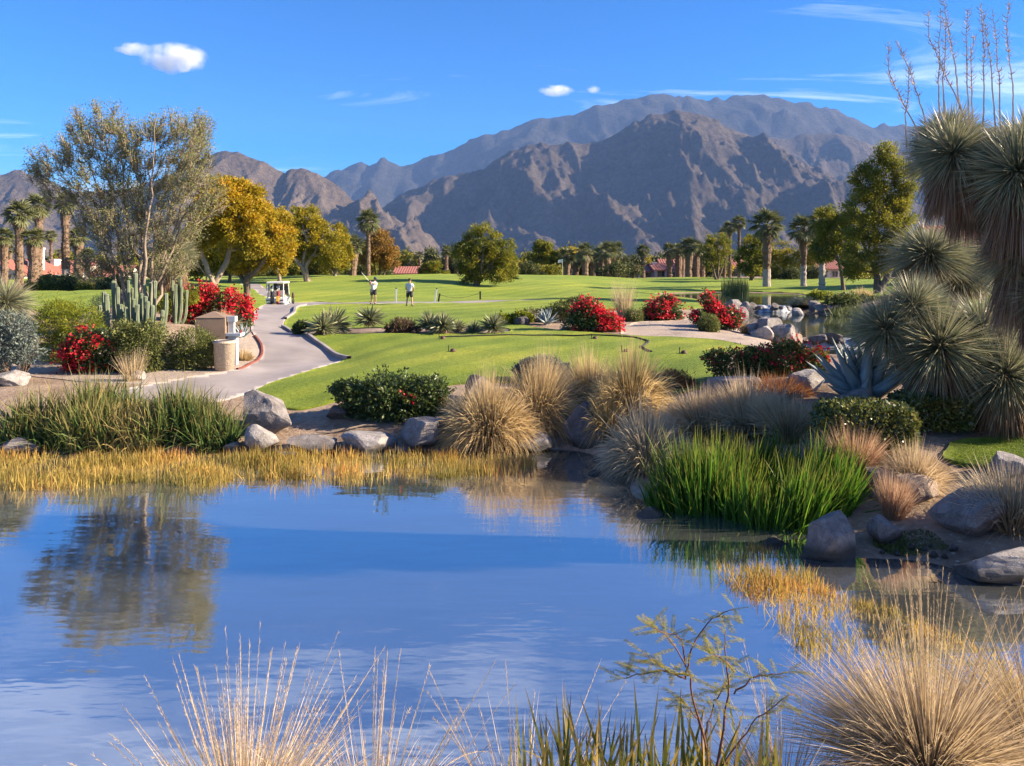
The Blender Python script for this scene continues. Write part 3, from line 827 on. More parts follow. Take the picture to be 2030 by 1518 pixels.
def branches_mesh(P, par, rad, mat, n=6, attrs=True):
    e = np.nonzero(par >= 0)[0]
    a = P[par[e]]; b = P[e]; t = unit(b - a)
    ref = np.where(np.abs(t[:, 2:3]) > .9, np.array([[1., 0, 0]]), np.array([[0, 0, 1.]]))
    u = unit(np.cross(t, ref)); v = np.cross(t, u)
    an = np.linspace(0, 2 * PI, n, endpoint=False)
    ring = u[:, None] * np.cos(an)[None, :, None] + v[:, None] * np.sin(an)[None, :, None]
    b2 = b + t * rad[e][:, None] * .3
    R0 = a[:, None] + ring * np.minimum(rad[par[e]], rad[e] * 1.6)[:, None, None]; R1 = b2[:, None] + ring * rad[e][:, None, None]
    V = np.concatenate([R0, R1], 1).reshape(-1, 3)
    o = (np.arange(len(e)) * 2 * n)[:, None]
    q = np.concatenate([o + np.array([[j, (j + 1) % n, n + (j + 1) % n, n + j]]) for j in range(n)])
    return fast_mesh('trunk', V, [q], [mat], True)

def tree(name, px, D, trunks_px, clusters_px, K, nleaf, lsize, bark, leafm, label, cat='tree', group=None, seed=1, r0=.2, depth=.8, spread=.52, aspect=.5, twigs=0, tintf=None, up=.25, rtip=.012, outward=.5, wander=.12, dzbase=None, droop=0.0, streak=0.0, stem=None):
    r = np.random.default_rng(seed)
    base = at(px, D); s = F / D
    def w(p, q, dy=0.0): return np.array([(p - px) / s, dy, ztop(q, D) - base.z])
    tr = []
    for k, pl in enumerate(trunks_px):
        dy = r.normal() * .25
        L = [w(p[0], p[1], dy * i) for i, p in enumerate(pl)]
        L[0][2] = -.15
        # refine and wobble
        Q = []
        for a, b in zip(L[:-1], L[1:]):
            m = max(2, int(np.linalg.norm(b - a) / .45))
            for t in range(m): Q.append(a + (b - a) * t / m + r.normal(size=3) * (.05 if stem else .025))
        Q.append(L[-1]); tr.append(Q)
    cl = []
    for c in clusters_px:
        p = w(c[0], c[1]); rx, rz = c[2] / s, c[3] / s
        ry = depth * (rx + rz) / 2
        cl.append((p[0], r.normal() * ry * .35 + (c[4] if len(c) > 4 else 0), p[2], rx * .92, ry, rz * .92))
    P, par, cnt, ends, tl = grow(tr, cl, K, r, wander=wander, up=up)
    rad = rtip * np.maximum(cnt, .5) ** .5
    mx = rad.max(); rad = rtip + (rad - rtip) * (r0 - rtip) / max(mx - rtip, 1e-6)
    rad = np.minimum(rad, np.maximum(rtip, r0 * (1.0 - .9 * np.clip(P[:, 2] / P[:, 2].max(), 0, 1))))
    if stem:
        i0 = 0
        for n_ in tl: rad[i0:i0 + n_] = np.linspace(stem[0], stem[1], n_); i0 += n_
        rad[i0:] = np.minimum(rad[i0:], stem[1] * 1.6)
    low = P[:, 2] < .35; rad = rad * np.where(low, 1 + (0.35 - P[:, 2]) * .6, 1)
    root = obj(name, None, loc=base, label=label, cat=cat, group=group)
    obj('trunk', branches_mesh(P, par, rad, bark), root)
    mb = MB()
    E = P[ends]; cen = np.array([sum(c[0] for c in cl), sum(c[1] for c in cl), sum(c[2] for c in cl)]) / len(cl)
    per = max(1, nleaf // len(E))
    rad_c = spread * np.mean([min(c[3], c[5]) for c in cl])
    tdir = unit(P[ends] - P[np.maximum(par[ends], 0)])
    out = unit(E - cen) * .5 + tdir * .5
    Pl = np.repeat(E, per, 0)
    off = unit(r.normal(size=Pl.shape)) * (r.random(len(Pl)) ** .6)[:, None] * rad_c * np.array([[1, 1, .75]])
    if streak:  # leaves strung along upright twigs
        o2 = unit(np.repeat(out, per, 0) * np.array([[.6, .6, .2]]) + np.array([[0, 0, .8]]) + r.normal(size=Pl.shape) * .22) * (r.random(len(Pl)) ** .8 * rad_c * 1.5 - rad_c * .3)[:, None]
        off = off * (1 - streak * .75) + o2 * streak
    Pl = Pl + off
    Pl[:, 2] -= droop * np.abs(off[:, 0])
    clump = np.repeat(r.random(len(E)), per)
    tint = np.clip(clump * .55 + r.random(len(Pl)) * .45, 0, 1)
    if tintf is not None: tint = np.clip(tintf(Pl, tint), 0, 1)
    if twigs:
        k = r.choice(len(Pl), min(twigs, len(Pl)), replace=False)
        B = E[k // per]; d = Pl[k] - B
        tb = MB(); tb.blades(B, d, np.linalg.norm(d, axis=1), .028, 0.0, 2, r=r)
        obj('twigs', tb.mesh('twigs', bark), root)
    mb.leaves(Pl, lsize, aspect, N=np.repeat(out, per, 0) + off * .5, nb=outward, tint=tint, r=r)
    obj('crown', mb.mesh('crown', leafm), root)
    return root

# ------------------------------------------------------------------ hero tree on the left bank
M_olive = leaf_mat('leaf_olive', [(0, (.135, .15, .065)), (.5, (.25, .26, .115)), (.85, (.38, .355, .15)), (1, (.48, .41, .17))], trans=.5)
hero_stems = []
for k, (tx, ty) in enumerate([(62,352),(108,322),(150,275),(188,245),(224,235),(262,285),(308,258),(350,246),(390,265),(418,322),(424,400),(175,400),(330,380)]):
    bx = 246 + 50 * k / 12 + (k % 3) * 4
    hero_stems.append([(bx, 634), (bx + (tx - bx) * .10, 585), (bx + (tx - bx) * .30 + (k % 2) * 8 - 4, 520), (bx + (tx - bx) * .58 - (k % 2) * 6 + 3, 440), (bx + (tx - bx) * .82 + (k % 3) * 5 - 5, ty + (440 - ty) * .38), (tx, ty)])
tree('desert_willow_tree', 262, 29.0, hero_stems,
     [(70,350,32,22),(115,335,42,45),(150,300,30,45),(160,265,26,40),(205,290,45,60),(215,240,32,30),(185,370,50,60),(240,350,35,55),(290,300,36,60),(318,255,36,34),(350,280,45,55),(385,270,38,38),(405,320,36,60),(262,290,28,50),(255,380,40,50),(345,360,60,60),(300,410,60,55),(400,400,45,55),(240,440,55,50),(180,440,45,50),(130,400,45,35),(340,460,60,40),(290,490,60,35),(220,510,45,35),(180,540,40,25),(330,530,50,30),(260,550,40,20)],
     900, 66000, .08, M_bark, M_olive, 'tall airy multi-stemmed tree with grey-green leaves behind the columnar cacti', seed=3, r0=.13, depth=.9, spread=.75, aspect=.36, twigs=12000, up=.5, wander=.07, rtip=.007, streak=.9, stem=(.075, .010))

# ------------------------------------------------------------------ golden trees by the path
M_gold = leaf_mat('leaf_gold', [(0, (.15, .135, .014)), (.4, (.32, .245, .016)), (.75, (.47, .32, .018)), (1, (.55, .25, .02))], trans=.5)
M_gold_g = leaf_mat('leaf_gold_green', [(0, (.11, .12, .014)), (.4, (.24, .21, .018)), (.8, (.40, .31, .02)), (1, (.50, .33, .02))], trans=.5)
M_rust = leaf_mat('leaf_rust', [(0, (.12, .075, .02)), (.5, (.26, .15, .03)), (1, (.38, .22, .04))], trans=.4)
M_green = leaf_mat('leaf_green', [(0, (.07, .09, .014)), (.45, (.15, .165, .02)), (.8, (.28, .25, .025)), (1, (.38, .30, .03))], trans=.5)
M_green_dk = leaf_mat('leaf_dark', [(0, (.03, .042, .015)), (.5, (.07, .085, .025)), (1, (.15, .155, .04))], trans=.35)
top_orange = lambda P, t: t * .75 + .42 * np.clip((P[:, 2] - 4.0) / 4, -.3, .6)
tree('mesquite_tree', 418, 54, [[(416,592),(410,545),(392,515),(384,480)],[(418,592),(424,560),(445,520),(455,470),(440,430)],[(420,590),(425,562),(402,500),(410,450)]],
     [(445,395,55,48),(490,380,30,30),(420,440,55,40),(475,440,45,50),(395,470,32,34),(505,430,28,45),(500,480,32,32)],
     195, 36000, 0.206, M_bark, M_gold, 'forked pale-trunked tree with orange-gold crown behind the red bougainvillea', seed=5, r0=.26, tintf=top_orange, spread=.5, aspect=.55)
tree('mesquite_tree', 487, 62, [[(488,590),(484,560),(462,535),(455,505)],[(489,590),(492,555),(520,530),(540,500)],[(490,588),(490,550),(500,500)]],
     [(500,505,40,34),(460,500,30,30),(540,480,36,44),(520,445,36,40),(480,525,36,20),(548,520,26,24)],
     165, 28800, 0.215, M_bark_dk, M_gold, 'dark-trunked low-branching gold tree beside the path behind the golf cart', seed=6, r0=.27, spread=.5, aspect=.55)
tree('mesquite_tree', 612, 88, [[(610,556),(600,530),(585,510),(575,480)],[(611,556),(606,528),(625,500),(640,470)],[(611,556),(600,525),(610,480),(600,440)]],
     [(605,435,38,28),(640,475,38,34),(575,470,32,38),(655,505,26,28),(600,490,40,28),(560,500,24,24)],
     165, 26400, 0.258, M_bark, M_gold_g, 'yellow-green tree with a leaning pale trunk above the fairway bank', seed=8, r0=.3, spread=.5, aspect=.55)
tree('mesquite_tree', 548, 78, [[(535,562),(556,556),(552,535),(546,520),(552,495)]], [(550,450,36,40),(530,480,26,36),(560,485,26,36)],
     105, 18000, 0.241, M_bark, M_gold, 'golden tree with a curved trunk lying over near the path', seed=9, r0=.22, spread=.52, aspect=.55)
tree('mesquite_tree', 665, 96, [[(664,553),(655,530),(645,510)],[(664,553),(668,525),(665,490)]], [(668,480,26,36),(650,510,24,30),(680,505,18,30)],
     90, 14400, 0.258, M_bark, M_gold_g, 'slim yellow-green tree between the gold trees and the lone palm', seed=10, r0=.22, spread=.52, aspect=.55)
tree('mesquite_tree', 755, 104, [[(745,549),(742,520),(735,500)],[(752,549),(756,515),(765,490)],[(760,549),(768,520),(775,505)]], [(755,490,30,30),(735,505,26,30),(772,510,20,30),(750,465,20,16)],
     120, 15600, 0.258, M_bark_dk, M_rust, 'rusty brown multi-trunked tree behind the lone tall palm', seed=12, r0=.18, spread=.52, aspect=.55)
tree('mesquite_tree', 585, 110, [[(585,556),(590,520),(580,490)]], [(580,500,45,40),(640,515,45,34),(530,515,45,34)],
     120, 14400, 0.361, M_bark_dk, M_green, 'shadowy olive tree filling the row behind the gold trees', seed=13, r0=.2, spread=.52)
tree('mesquite_tree', 455, 90, [[(455,565),(455,530),(450,500)]], [(440,500,50,40),(480,510,40,36),(400,520,40,30)],
     105, 12000, 0.361, M_bark_dk, M_gold_g, 'olive-gold tree standing behind the forked orange tree', seed=14, r0=.2, spread=.52)

# ------------------------------------------------------------------ green trees across the fairway
tree('acacia_tree', 948, 84, [[(940,570),(945,545),(935,520),(925,500)],[(944,570),(955,545),(975,520),(990,500)],[(942,570),(952,540),(960,490)]],
     [(960,475,42,32),(925,505,30,34),(995,505,32,34),(960,525,50,26),(930,540,30,22),(1005,535,24,20),(980,545,34,18)],
     180, 28800, 0.241, M_bark_dk, M_green, 'broad dark green rounded tree standing alone beyond the golfers', seed=21, r0=.25, spread=.5, aspect=.4)
tree('acacia_tree', 1076, 120, [[(1080,556),(1078,530),(1070,510)],[(1080,556),(1084,525),(1085,500)]], [(1076,495,24,20),(1090,515,18,20),(1062,512,16,18)],
     90, 13200, 0.275, M_bark_dk, M_green, 'small round-crowned green tree at the edge of the dense palm grove', seed=22, r0=.2, spread=.52)
tree('acacia_tree', 1048, 108, [[(1050,560),(1046,545)],[(1052,560),(1058,540)]], [(1048,538,24,18),(1062,548,18,14),(1034,546,16,14)],
     75, 10800, 0.258, M_bark_dk, M_green_dk, 'low brownish-green bush-like tree beneath the small round tree', seed=24, r0=.12, spread=.52)
tree('acacia_tree', 857, 98, [[(857,560),(857,545)]], [(857,534,24,18),(845,546,18,12),(872,546,18,12)],
     75, 10800, 0.241, M_bark_dk, M_green, 'low rounded green shrub-tree in front of the far brown house', seed=25, r0=.12, spread=.52)
tree('palo_verde_tree', 1420, 112, [[(1420,556),(1410,525),(1400,495)],[(1421,556),(1425,520),(1420,480)],[(1421,556),(1435,525),(1445,500)]],
     [(1420,480,26,22),(1402,500,18,26),(1440,500,18,28),(1420,520,26,18)], 105, 10200, 0.241, M_bark_dk, M_green, 'thin-leaved tree with dark spreading branches next to the palm cluster', seed=26, r0=.2, spread=.52, aspect=.4)
tree('palo_verde_tree', 1490, 106, [[(1488,560),(1490,530),(1480,500)],[(1490,560),(1500,520)]], [(1490,485,24,20),(1478,510,20,26),(1506,510,18,26),(1490,530,26,18)],
     90, 12000, 0.258, M_bark_dk, M_green, 'dense olive tree beside the thick-trunked palm on the far lawn', seed=27, r0=.2, spread=.52)
tree('palo_verde_tree', 1560, 116, [[(1558,560),(1548,535),(1530,520)],[(1560,560),(1570,530),(1585,510)]], [(1550,500,30,22),(1580,515,30,24),(1535,525,22,18),(1610,500,26,30)],
     105, 12000, 0.258, M_bark, M_gold_g, 'yellowish tree seen between the two stout palms', seed=28, r0=.18, spread=.52)
tree('acacia_tree', 1668, 72, [[(1672,572),(1668,540),(1655,500)],[(1673,572),(1680,530),(1690,490)]], [(1655,455,34,36),(1690,440,30,30),(1640,490,26,34),(1680,490,36,34),(1640,430,20,24)],
     150, 22800, 0.215, M_bark_dk, M_green, 'green tree crowding the palms at the side of the big feathery tree', seed=29, r0=.2, spread=.5, aspect=.4)
tree('acacia_tree', 1748, 56, [[(1736,580),(1740,540),(1730,500),(1715,460)],[(1740,580),(1765,530),(1775,470),(1765,400)],[(1738,580),(1745,520),(1745,450),(1750,360)]],
     [(1750,335,42,28),(1715,360,30,34),(1790,350,26,36),(1760,390,48,36),(1705,410,38,34),(1785,420,34,44),(1740,450,56,36),(1700,480,36,34),(1770,490,40,36),(1735,515,40,24),(1690,530,24,18),(1755,300,20,14)],
     255, 50400, 0.172, M_bark_dk, M_green, 'big feathery green tree overlooking the waterfall pond', seed=30, r0=.26, spread=.62, aspect=.38)
tree('acacia_tree', 1010, 92, [[(1005,566),(1005,550)]], [(1005,556,26,12),(985,560,20,10),(1025,562,18,10)],
     60, 7200, 0.224, M_bark_dk, M_green_dk, 'low dark thicket at the foot of the broad round tree', seed=31, r0=.1, spread=.52)

# ------------------------------------------------------------------ fan palms
M_frond = leaf_mat('palm_frond', [(0, (.05, .065, .025)), (.5, (.11, .125, .05)), (1, (.22, .22, .10))], trans=.25, rough=.45)
M_frond_dry = leaf_mat('palm_frond_dry', [(0, (.09, .065, .04)), (.5, (.19, .14, .085)), (1, (.29, .22, .13))], trans=.2)

def frond_mesh(seed, dry=False, L=1.0, detail=22):
    """a fan leaf: stalk, then a pleated half disc split into drooping fingers (points out along +X)"""
    r = np.random.default_rng(seed); mb = MB()
    st = .75 * L
    mb.tube([(0, 0, 0), (st * .5, 0, .04), (st, 0, 0)], [.03, .022, .015], 3, cap=False, tint=.4, tt=0)
    an = np.linspace(-1.75, 1.75, detail) + r.normal(size=detail) * .03
    base = np.tile([[st, 0, 0]], (detail, 1))
    d = np.stack([np.cos(an), np.sin(an), np.full(detail, .12)], -1)
    side = np.stack([-np.sin(an), np.cos(an), np.where(np.arange(detail) % 2, .5, -.5)], -1)
    Ls = L * (.95 - .16 * np.abs(an)) * r.uniform(.92, 1.08, detail)
    mb.blades(base, d, Ls, .12 * L, (.28 if not dry else .6) + r.random(detail) * .3, 3, prof=1.4, side=unit(side), r=r, tint=np.clip(.3 + .5 * r.random(detail), 0, 1))
    return mb.mesh('frond', M_frond_dry if dry else M_frond)
FROND = [frond_mesh(k) for k in range(3)]
FROND_DRY = [frond_mesh(20 + k, True) for k in range(2)]

def frond_pose(r, k, n, lo=-45, hi=78):
    el = math.radians(hi - (hi - lo) * ((k + .5) / n) ** .9 + r.normal() * 6)
    return (r.normal() * .3, -el, k * 2.399963 + r.normal() * .15)

def join_parts(items, mat, name, attrs=('tint', 'tt')):
    """one mesh out of (mesh, matrix) pairs"""
    V = []; Q = []; T = []; A = {a: [] for a in attrs}; n = 0
    for me, M in items:
        c = np.empty(len(me.vertices) * 3, np.float32); me.vertices.foreach_get('co', c); c = c.reshape(-1, 3)
        c = c @ np.array(M.to_3x3()).T + np.array(M.translation)
        lt = np.empty(len(me.polygons), np.int32); me.polygons.foreach_get('loop_total', lt)
        lv = np.empty(len(me.loops), np.int32); me.loops.foreach_get('vertex_index', lv)
        ls = np.empty(len(me.polygons), np.int32); me.polygons.foreach_get('loop_start', ls)
        for k, dst in ((3, T), (4, Q)):
            s_ = ls[lt == k]
            if len(s_): dst.append(lv[s_[:, None] + np.arange(k)[None]] + n)
        for a in attrs:
            v = np.zeros(len(me.vertices), np.float32)
            if a in me.attributes: me.attributes[a].data.foreach_get('value', v)
            A[a].append(v)
        V.append(c); n += len(c)
    return fast_mesh(name, np.concatenate(V), ([np.concatenate(T)] if T else []) + ([np.concatenate(Q)] if Q else []), [mat], False, {a: np.concatenate(A[a]) for a in attrs})

def trunk_profile(h, r0, skirt, r, grey_to=.0):
    mb = MB()
    n = max(8, int(h / .25)); z = np.linspace(-.15, h, n)
    t = z / h
    rad = r0 * (1.25 - .35 * t) * (1 + .07 * r.normal(size=n))
    rad = np.where(t > 1 - skirt, rad * (1 + .4 * np.sin(np.clip((t - (1 - skirt)) / max(skirt, .01), 0, 1) * PI) ** .7), rad)
    wob = np.cumsum(r.normal(size=(n, 2)) * .015, 0)
    P = np.column_stack([wob, z]); P[:, :2] -= P[-1, :2] * t[:, None]
    mb.tube(P, rad, 10)
    # old leaf bases: little up-pointing scales over the brown part
    zz = []; dd = []
    m = int(h * 26)
    zs = r.uniform(max(grey_to * h, .3), h * .99, m); an = r.random(m) * 2 * PI
    rr = np.interp(zs, z, rad)
    B = np.column_stack([np.cos(an) * rr * .93, np.sin(an) * rr * .93, zs])
    d = np.column_stack([np.cos(an) * .6, np.sin(an) * .6, np.full(m, .8)])
    mb.blades(B, d, .30, .16, .0, 2, side=np.column_stack([-np.sin(an), np.cos(an), np.zeros(m)]), r=r)
    return mb

def palm(px, D, crown_py, base_py, rpx, label, seed, group=None, nf=30, skirt=.3, r0=.26, parts=False, grey=0.0, dry=10, src=None):
    r = np.random.default_rng(seed)
    base = at(px, D); s = F / D
    h = ztop(crown_py, D) - base.z
    R = rpx / s / 1.4
    root = obj('fan_palm', None, loc=base, rot=(0, 0, r.random() * 6), label=label, cat='palm', group=group)
    tm = trunk_profile(h, r0, skirt, r, grey).mesh('trunk', M_palm_bark)
    if grey > 0:
        tm.materials.append(M_palm_grey)
        zc = np.array([p.center.z for p in tm.polygons]); tm.polygons.foreach_set('material_index', (zc < grey * h).astype(np.int32))
    obj('trunk', tm, root)
    items = []; items_d = []
    for k in range(nf):
        M = Matrix.Translation((0, 0, h)) @ __import__('mathutils').Euler(frond_pose(r, k, nf)).to_matrix().to_4x4() @ Matrix.Scale(R * r.uniform(.85, 1.1), 4)
        items.append((FROND[k % 3], M))
    for k in range(dry):
        M = Matrix.Translation((0, 0, h - .15 * R)) @ __import__('mathutils').Euler((r.normal() * .3, math.radians(62 + r.normal() * 10), k * 2.4)).to_matrix().to_4x4() @ Matrix.Scale(R * .85, 4)
        items_d.append((FROND_DRY[k % 2], M))
    if parts:
        for nm, it in (('frond', items), ('dry_frond', items_d)):
            for me, M in it:
                o = obj(nm, me, root); o.matrix_local = M
    else:
        obj('crown', join_parts(items, M_frond, 'crown'), root)
        if items_d: obj('dry_skirt', join_parts(items_d, M_frond_dry, 'dry_skirt'), root)
    return root

PALMS = [
 (730, 92, 438, 548, 26, 'lone tall slim fan palm rising beside the rusty brown tree', dict(parts=True, skirt=.28, r0=.22)),
 (1520, 84, 447, 566, 34, 'stout fan palm with thick bristly trunk on the far lawn, bare pale foot', dict(parts=True, skirt=.62, r0=.34, grey=.28)),
 (1592, 86, 455, 562, 30, 'fan palm with brown upper trunk standing between the stout palm and the big trees', dict(parts=True, skirt=.5, r0=.28, grey=.35)),
 (1630, 80, 440, 566, 30, 'fan palm half hidden by green tree, its pale trunk bare below', dict(parts=True, skirt=.4, r0=.28, grey=.45)),
 (38, 62, 425, 572, 30, 'fan palm with bristly brown trunk in front of the red-roofed house', dict(parts=True, skirt=.3, r0=.27)),
 (76, 70, 410, 570, 27, 'tallest fan palm of the group by the red-roofed house', dict(parts=True, skirt=.3, r0=.27)),
 (66, 58, 472, 574, 24, 'shorter fan palm with thick bristly trunk beside the white gable', dict(parts=True, skirt=.4, r0=.34)),
 (8, 74, 470, 570, 22, 'low fan palm behind the spiky pale yucca ball', dict(skirt=.4, r0=.3)),
 (130, 60, 405, 572, 24, 'fan palm whose crown is lost in the airy grey-green tree', dict(skirt=.25, r0=.24, grey=.25)),
 (155, 64, 470, 570, 22, 'dark-trunked fan palm behind the stems of the airy tree', dict(skirt=.4, r0=.3)),
 (173, 60, 505, 574, 16, 'short slender fan palm before the red tiled porch', dict(skirt=.1, r0=.16, grey=.6)),
 (101, 115, 468, 556, 13, 'distant thin fan palm above the red roof', dict(skirt=.1, r0=.2)),
 (700, 100, 488, 550, 24, 'shaggy fan palm squeezed between gold tree and lone palm', dict(skirt=.7, r0=.4)),
 (885, 134, 496, 553, 13, 'small fan palm peeping past the broad round tree', dict(skirt=.3, r0=.28)),
 (832, 150, 506, 550, 9, 'tiny far fan palm above the brown house roof', dict(skirt=.2, r0=.25)),
 (1275, 128, 497, 552, 15, 'solitary fan palm beside the white house chimney', dict(skirt=.35, r0=.3)),
 (1447, 124, 452, 552, 15, 'x', dict(skirt=.1, r0=.22)),
 (1465, 122, 441, 552, 16, 'x', dict(skirt=.12, r0=.24)),
 (1436, 128, 462, 552, 13, 'x', dict(skirt=.1, r0=.22)),
]
for i, (px, D, c, b, rp, lab, kw) in enumerate(PALMS):
    if px in (1447, 1465, 1436):
        palm(px, D, c, b, rp, 'tall skinny fan palm in the trio above the thin-leaved tree', 100 + i, group='trio of skinny palms', nf=26, dry=3, **kw)
    else:
        palm(px, D, c, b, rp, lab, 100 + i, **kw)
for i, (px, D, c, rp) in enumerate([(1328,130,497,17),(1345,134,495,16),(1366,126,488,21),(1381,130,492,17),(1392,136,498,14),(1352,138,500,13)]):
    palm(px, D, c, 552, rp, 'thick-trunked fan palm clustered before the white tiled-roof house', 140 + i, group='palms before the white house', nf=26, dry=9, skirt=.7, r0=.42)
for i, (px, D, c, rp) in enumerate([(1108,124,516,18),(1124,120,507,19),(1142,128,515,17),(1160,118,499,22),(1176,126,508,18),(1192,130,503,18),(1204,122,497,21),(1220,126,497,20),(1130,138,520,15),(1212,136,508,16),(1090,134,522,15),(1236,140,520,14),(1182,140,512,15)]):
    palm(px, D, c, 552, rp, 'fan palm with dark shaggy trunk in the dense grove behind the grassy mound', 160 + i, group='dense palm grove', nf=24, dry=9, skirt=.6, r0=.4)
for i, (px, D, c, rp) in enumerate([(815,155,520,9),(870,160,522,10),(905,150,520,10),(770,165,518,10),(1400,150,515,12),(1300,160,518,10),(1255,160,522,9),(120,130,500,10),(20,120,495,12)]):
    palm(px, D, c, 548, rp, 'small distant fan palm poking out of the dark far planting', 190 + i, group='small far palms', nf=18, dry=3, skirt=.3, r0=.25)
# ------------------------------------------------------------------ shrubs
M_bush_yel = leaf_mat('leaf_yellow_green', [(0, (.08, .11, .012)), (.5, (.19, .22, .018)), (.85, (.30, .30, .022)), (1, (.42, .34, .025))], trans=.45)
M_bush_grn = leaf_mat('leaf_bush', [(0, (.06, .08, .02)), (.5, (.13, .15, .04)), (1, (.25, .25, .07))], trans=.35)
M_bush_dk = leaf_mat('leaf_bougainvillea', [(0, (.03, .05, .015)), (.5, (.065, .10, .026)), (1, (.14, .17, .045))], trans=.3, rough=.4, spec=.5)
M_bush_grey = leaf_mat('leaf_grey', [(0, (.07, .095, .085)), (.5, (.13, .16, .14)), (1, (.22, .25, .21))], trans=.25)
M_bush_brn = leaf_mat('leaf_brown', [(0, (.06, .04, .028)), (.5, (.13, .085, .05)), (1, (.22, .14, .08))], trans=.25)
M_red = leaf_mat('bract_red', [(0, (.34, .010, .022)), (.5, (.58, .016, .035)), (1, (.72, .045, .06))], trans=.4, rough=.6)
M_orange = leaf_mat('petal_orange', [(0, (.55, .20, .01)), (1, (.70, .36, .02))], trans=.4)
M_hedge = leaf_mat('leaf_hedge', [(0, (.04, .06, .015)), (.5, (.10, .125, .03)), (.9, (.20, .20, .05)), (1, (.28, .22, .06))], trans=.25, rough=.3, spec=.6)
M_rustgrass = leaf_mat('rust_stems', [(0, (.16, .07, .03)), (.5, (.30, .13, .05)), (1, (.42, .20, .08))], trans=.4)

def lumps(px, D, spec):
    """lumps given as (px, py, rx, ry) in photo pixels -> local ellipsoids"""
    b = at(px, D); s = F / D; out = []
    for c in spec:
        out.append(((c[0] - px) / s, (c[4] if len(c) > 4 else 0.0), ztop(c[1], D) - b.z, c[2] / s, .85 * (c[2] + c[3]) / 2 / s, c[3] / s))
    return b, out

def lump_points(L, n, r, shell=.55, jag=.18):
    w = np.array([l[3] * l[5] for l in L]); w = w / w.sum()
    k = r.choice(len(L), n, p=w); A = np.array(L)[k]
    d = unit(r.normal(size=(n, 3)))
    rad = shell + (1 - shell) * r.random(n) ** .5
    jg = 1 + jag * vnoise(d * 3.1 + k[:, None] * 7.7) + .12 * vnoise(d * 8 + k[:, None] * 3.1)
    P = A[:, :3] + d * (rad * jg)[:, None] * A[:, 3:]
    return P, d, k

def shrub(name, px, D, spec, n, size, mat, label, cat='shrub', group=None, seed=0, aspect=.5, flowers=None, fmat=None, up=None, nb=.5, stems=24, stem_mat=None, shell=.45, fsize=None, extra=None, jag=.18):
    r = np.random.default_rng(seed + 500)
    b, L = lumps(px, D, spec)
    P, d, k = lump_points(L, n, r, shell, jag)
    ok = P[:, 2] > .02
    P, d = P[ok], d[ok]
    cl = .5 + .5 * vnoise(P * 2.3 + seed)
    mb = MB(); mb.leaves(P, size, aspect, N=d, nb=nb, tint=np.clip(cl * .5 + r.random(len(P)) * .5, 0, 1), r=r, up=up)
    # loose sprigs that break the outline
    ns = max(6, n // 260); Ps, ds, _ = lump_points(L, ns, r, .9, jag); ok = (Ps[:, 2] > .1) & (ds[:, 2] > -.2); Ps, ds = Ps[ok], ds[ok]
    sd_ = unit(ds + np.array([[0, 0, .5]]) + r.normal(size=ds.shape) * .35); sl_ = np.mean([l[5] for l in L]) * r.uniform(.2, .65, len(Ps)); m_ = 16
    tt_ = r.random((len(Ps), m_))
    Q = (Ps[:, None] + sd_[:, None] * (sl_[:, None] * tt_)[..., None] + r.normal(size=(len(Ps), m_, 3)) * size * .45).reshape(-1, 3)
    mb.leaves(Q, size, aspect, N=np.repeat(sd_, m_, 0), nb=nb, r=r)
    root = obj(name, None, loc=b, label=label, cat=cat, group=group)
    obj('foliage', mb.mesh('foliage', mat), root)
    if stems:
        sb = MB()
        kk = r.choice(len(P), min(stems, len(P)), replace=False)
        c0 = np.column_stack([np.array([L[int(r.integers(len(L)))][0] for _ in kk]) * .6, r.normal(size=len(kk)) * .08, np.full(len(kk), -.05)])
        sb.blades(c0, P[kk] - c0, np.linalg.norm(P[kk] - c0, axis=1), .03, 0.02, 3, r=r)
        obj('stems', sb.mesh('stems', stem_mat or M_bark_dk), root)
    if flowers:
        # clusters of papery bracts on the outside of the bush
        nc, per, lo = flowers
        P2, d2, _ = lump_points(L, nc * 4, r, .93, jag)
        sc = .5 * P2[:, 2] + 1.4 * vnoise(P2 * 1.7 + 3 + seed) - d2[:, 1] * .3 + d2[:, 0] * .15
        ok = (P2[:, 2] > lo) & (d2[:, 1] < .5)
        P2, d2, sc = P2[ok], d2[ok], sc[ok]
        o = np.argsort(-sc - r.random(len(sc)) * .6)[:nc]
        C = np.repeat(P2[o], per, 0); N2 = np.repeat(d2[o], per, 0)
        sp = (fsize or size) * 1.6
        C = C + r.normal(size=C.shape) * sp * .55 + N2 * sp * .3
        fb = MB(); fb.leaves(C, fsize or size, .8, N=N2, nb=.35, r=r)
        obj('blossoms', fb.mesh('blossoms', fmat or M_red), root)
    if extra:
        for (nm, ptsn, sz, m2, z0) in extra:
            P3, d3, _ = lump_points(L, ptsn, r, .9, jag)
            P3 = P3[P3[:, 2] > z0]
            eb = MB(); eb.leaves(P3, sz, .7, r=r); obj(nm, eb.mesh(nm, m2), root)
    return root

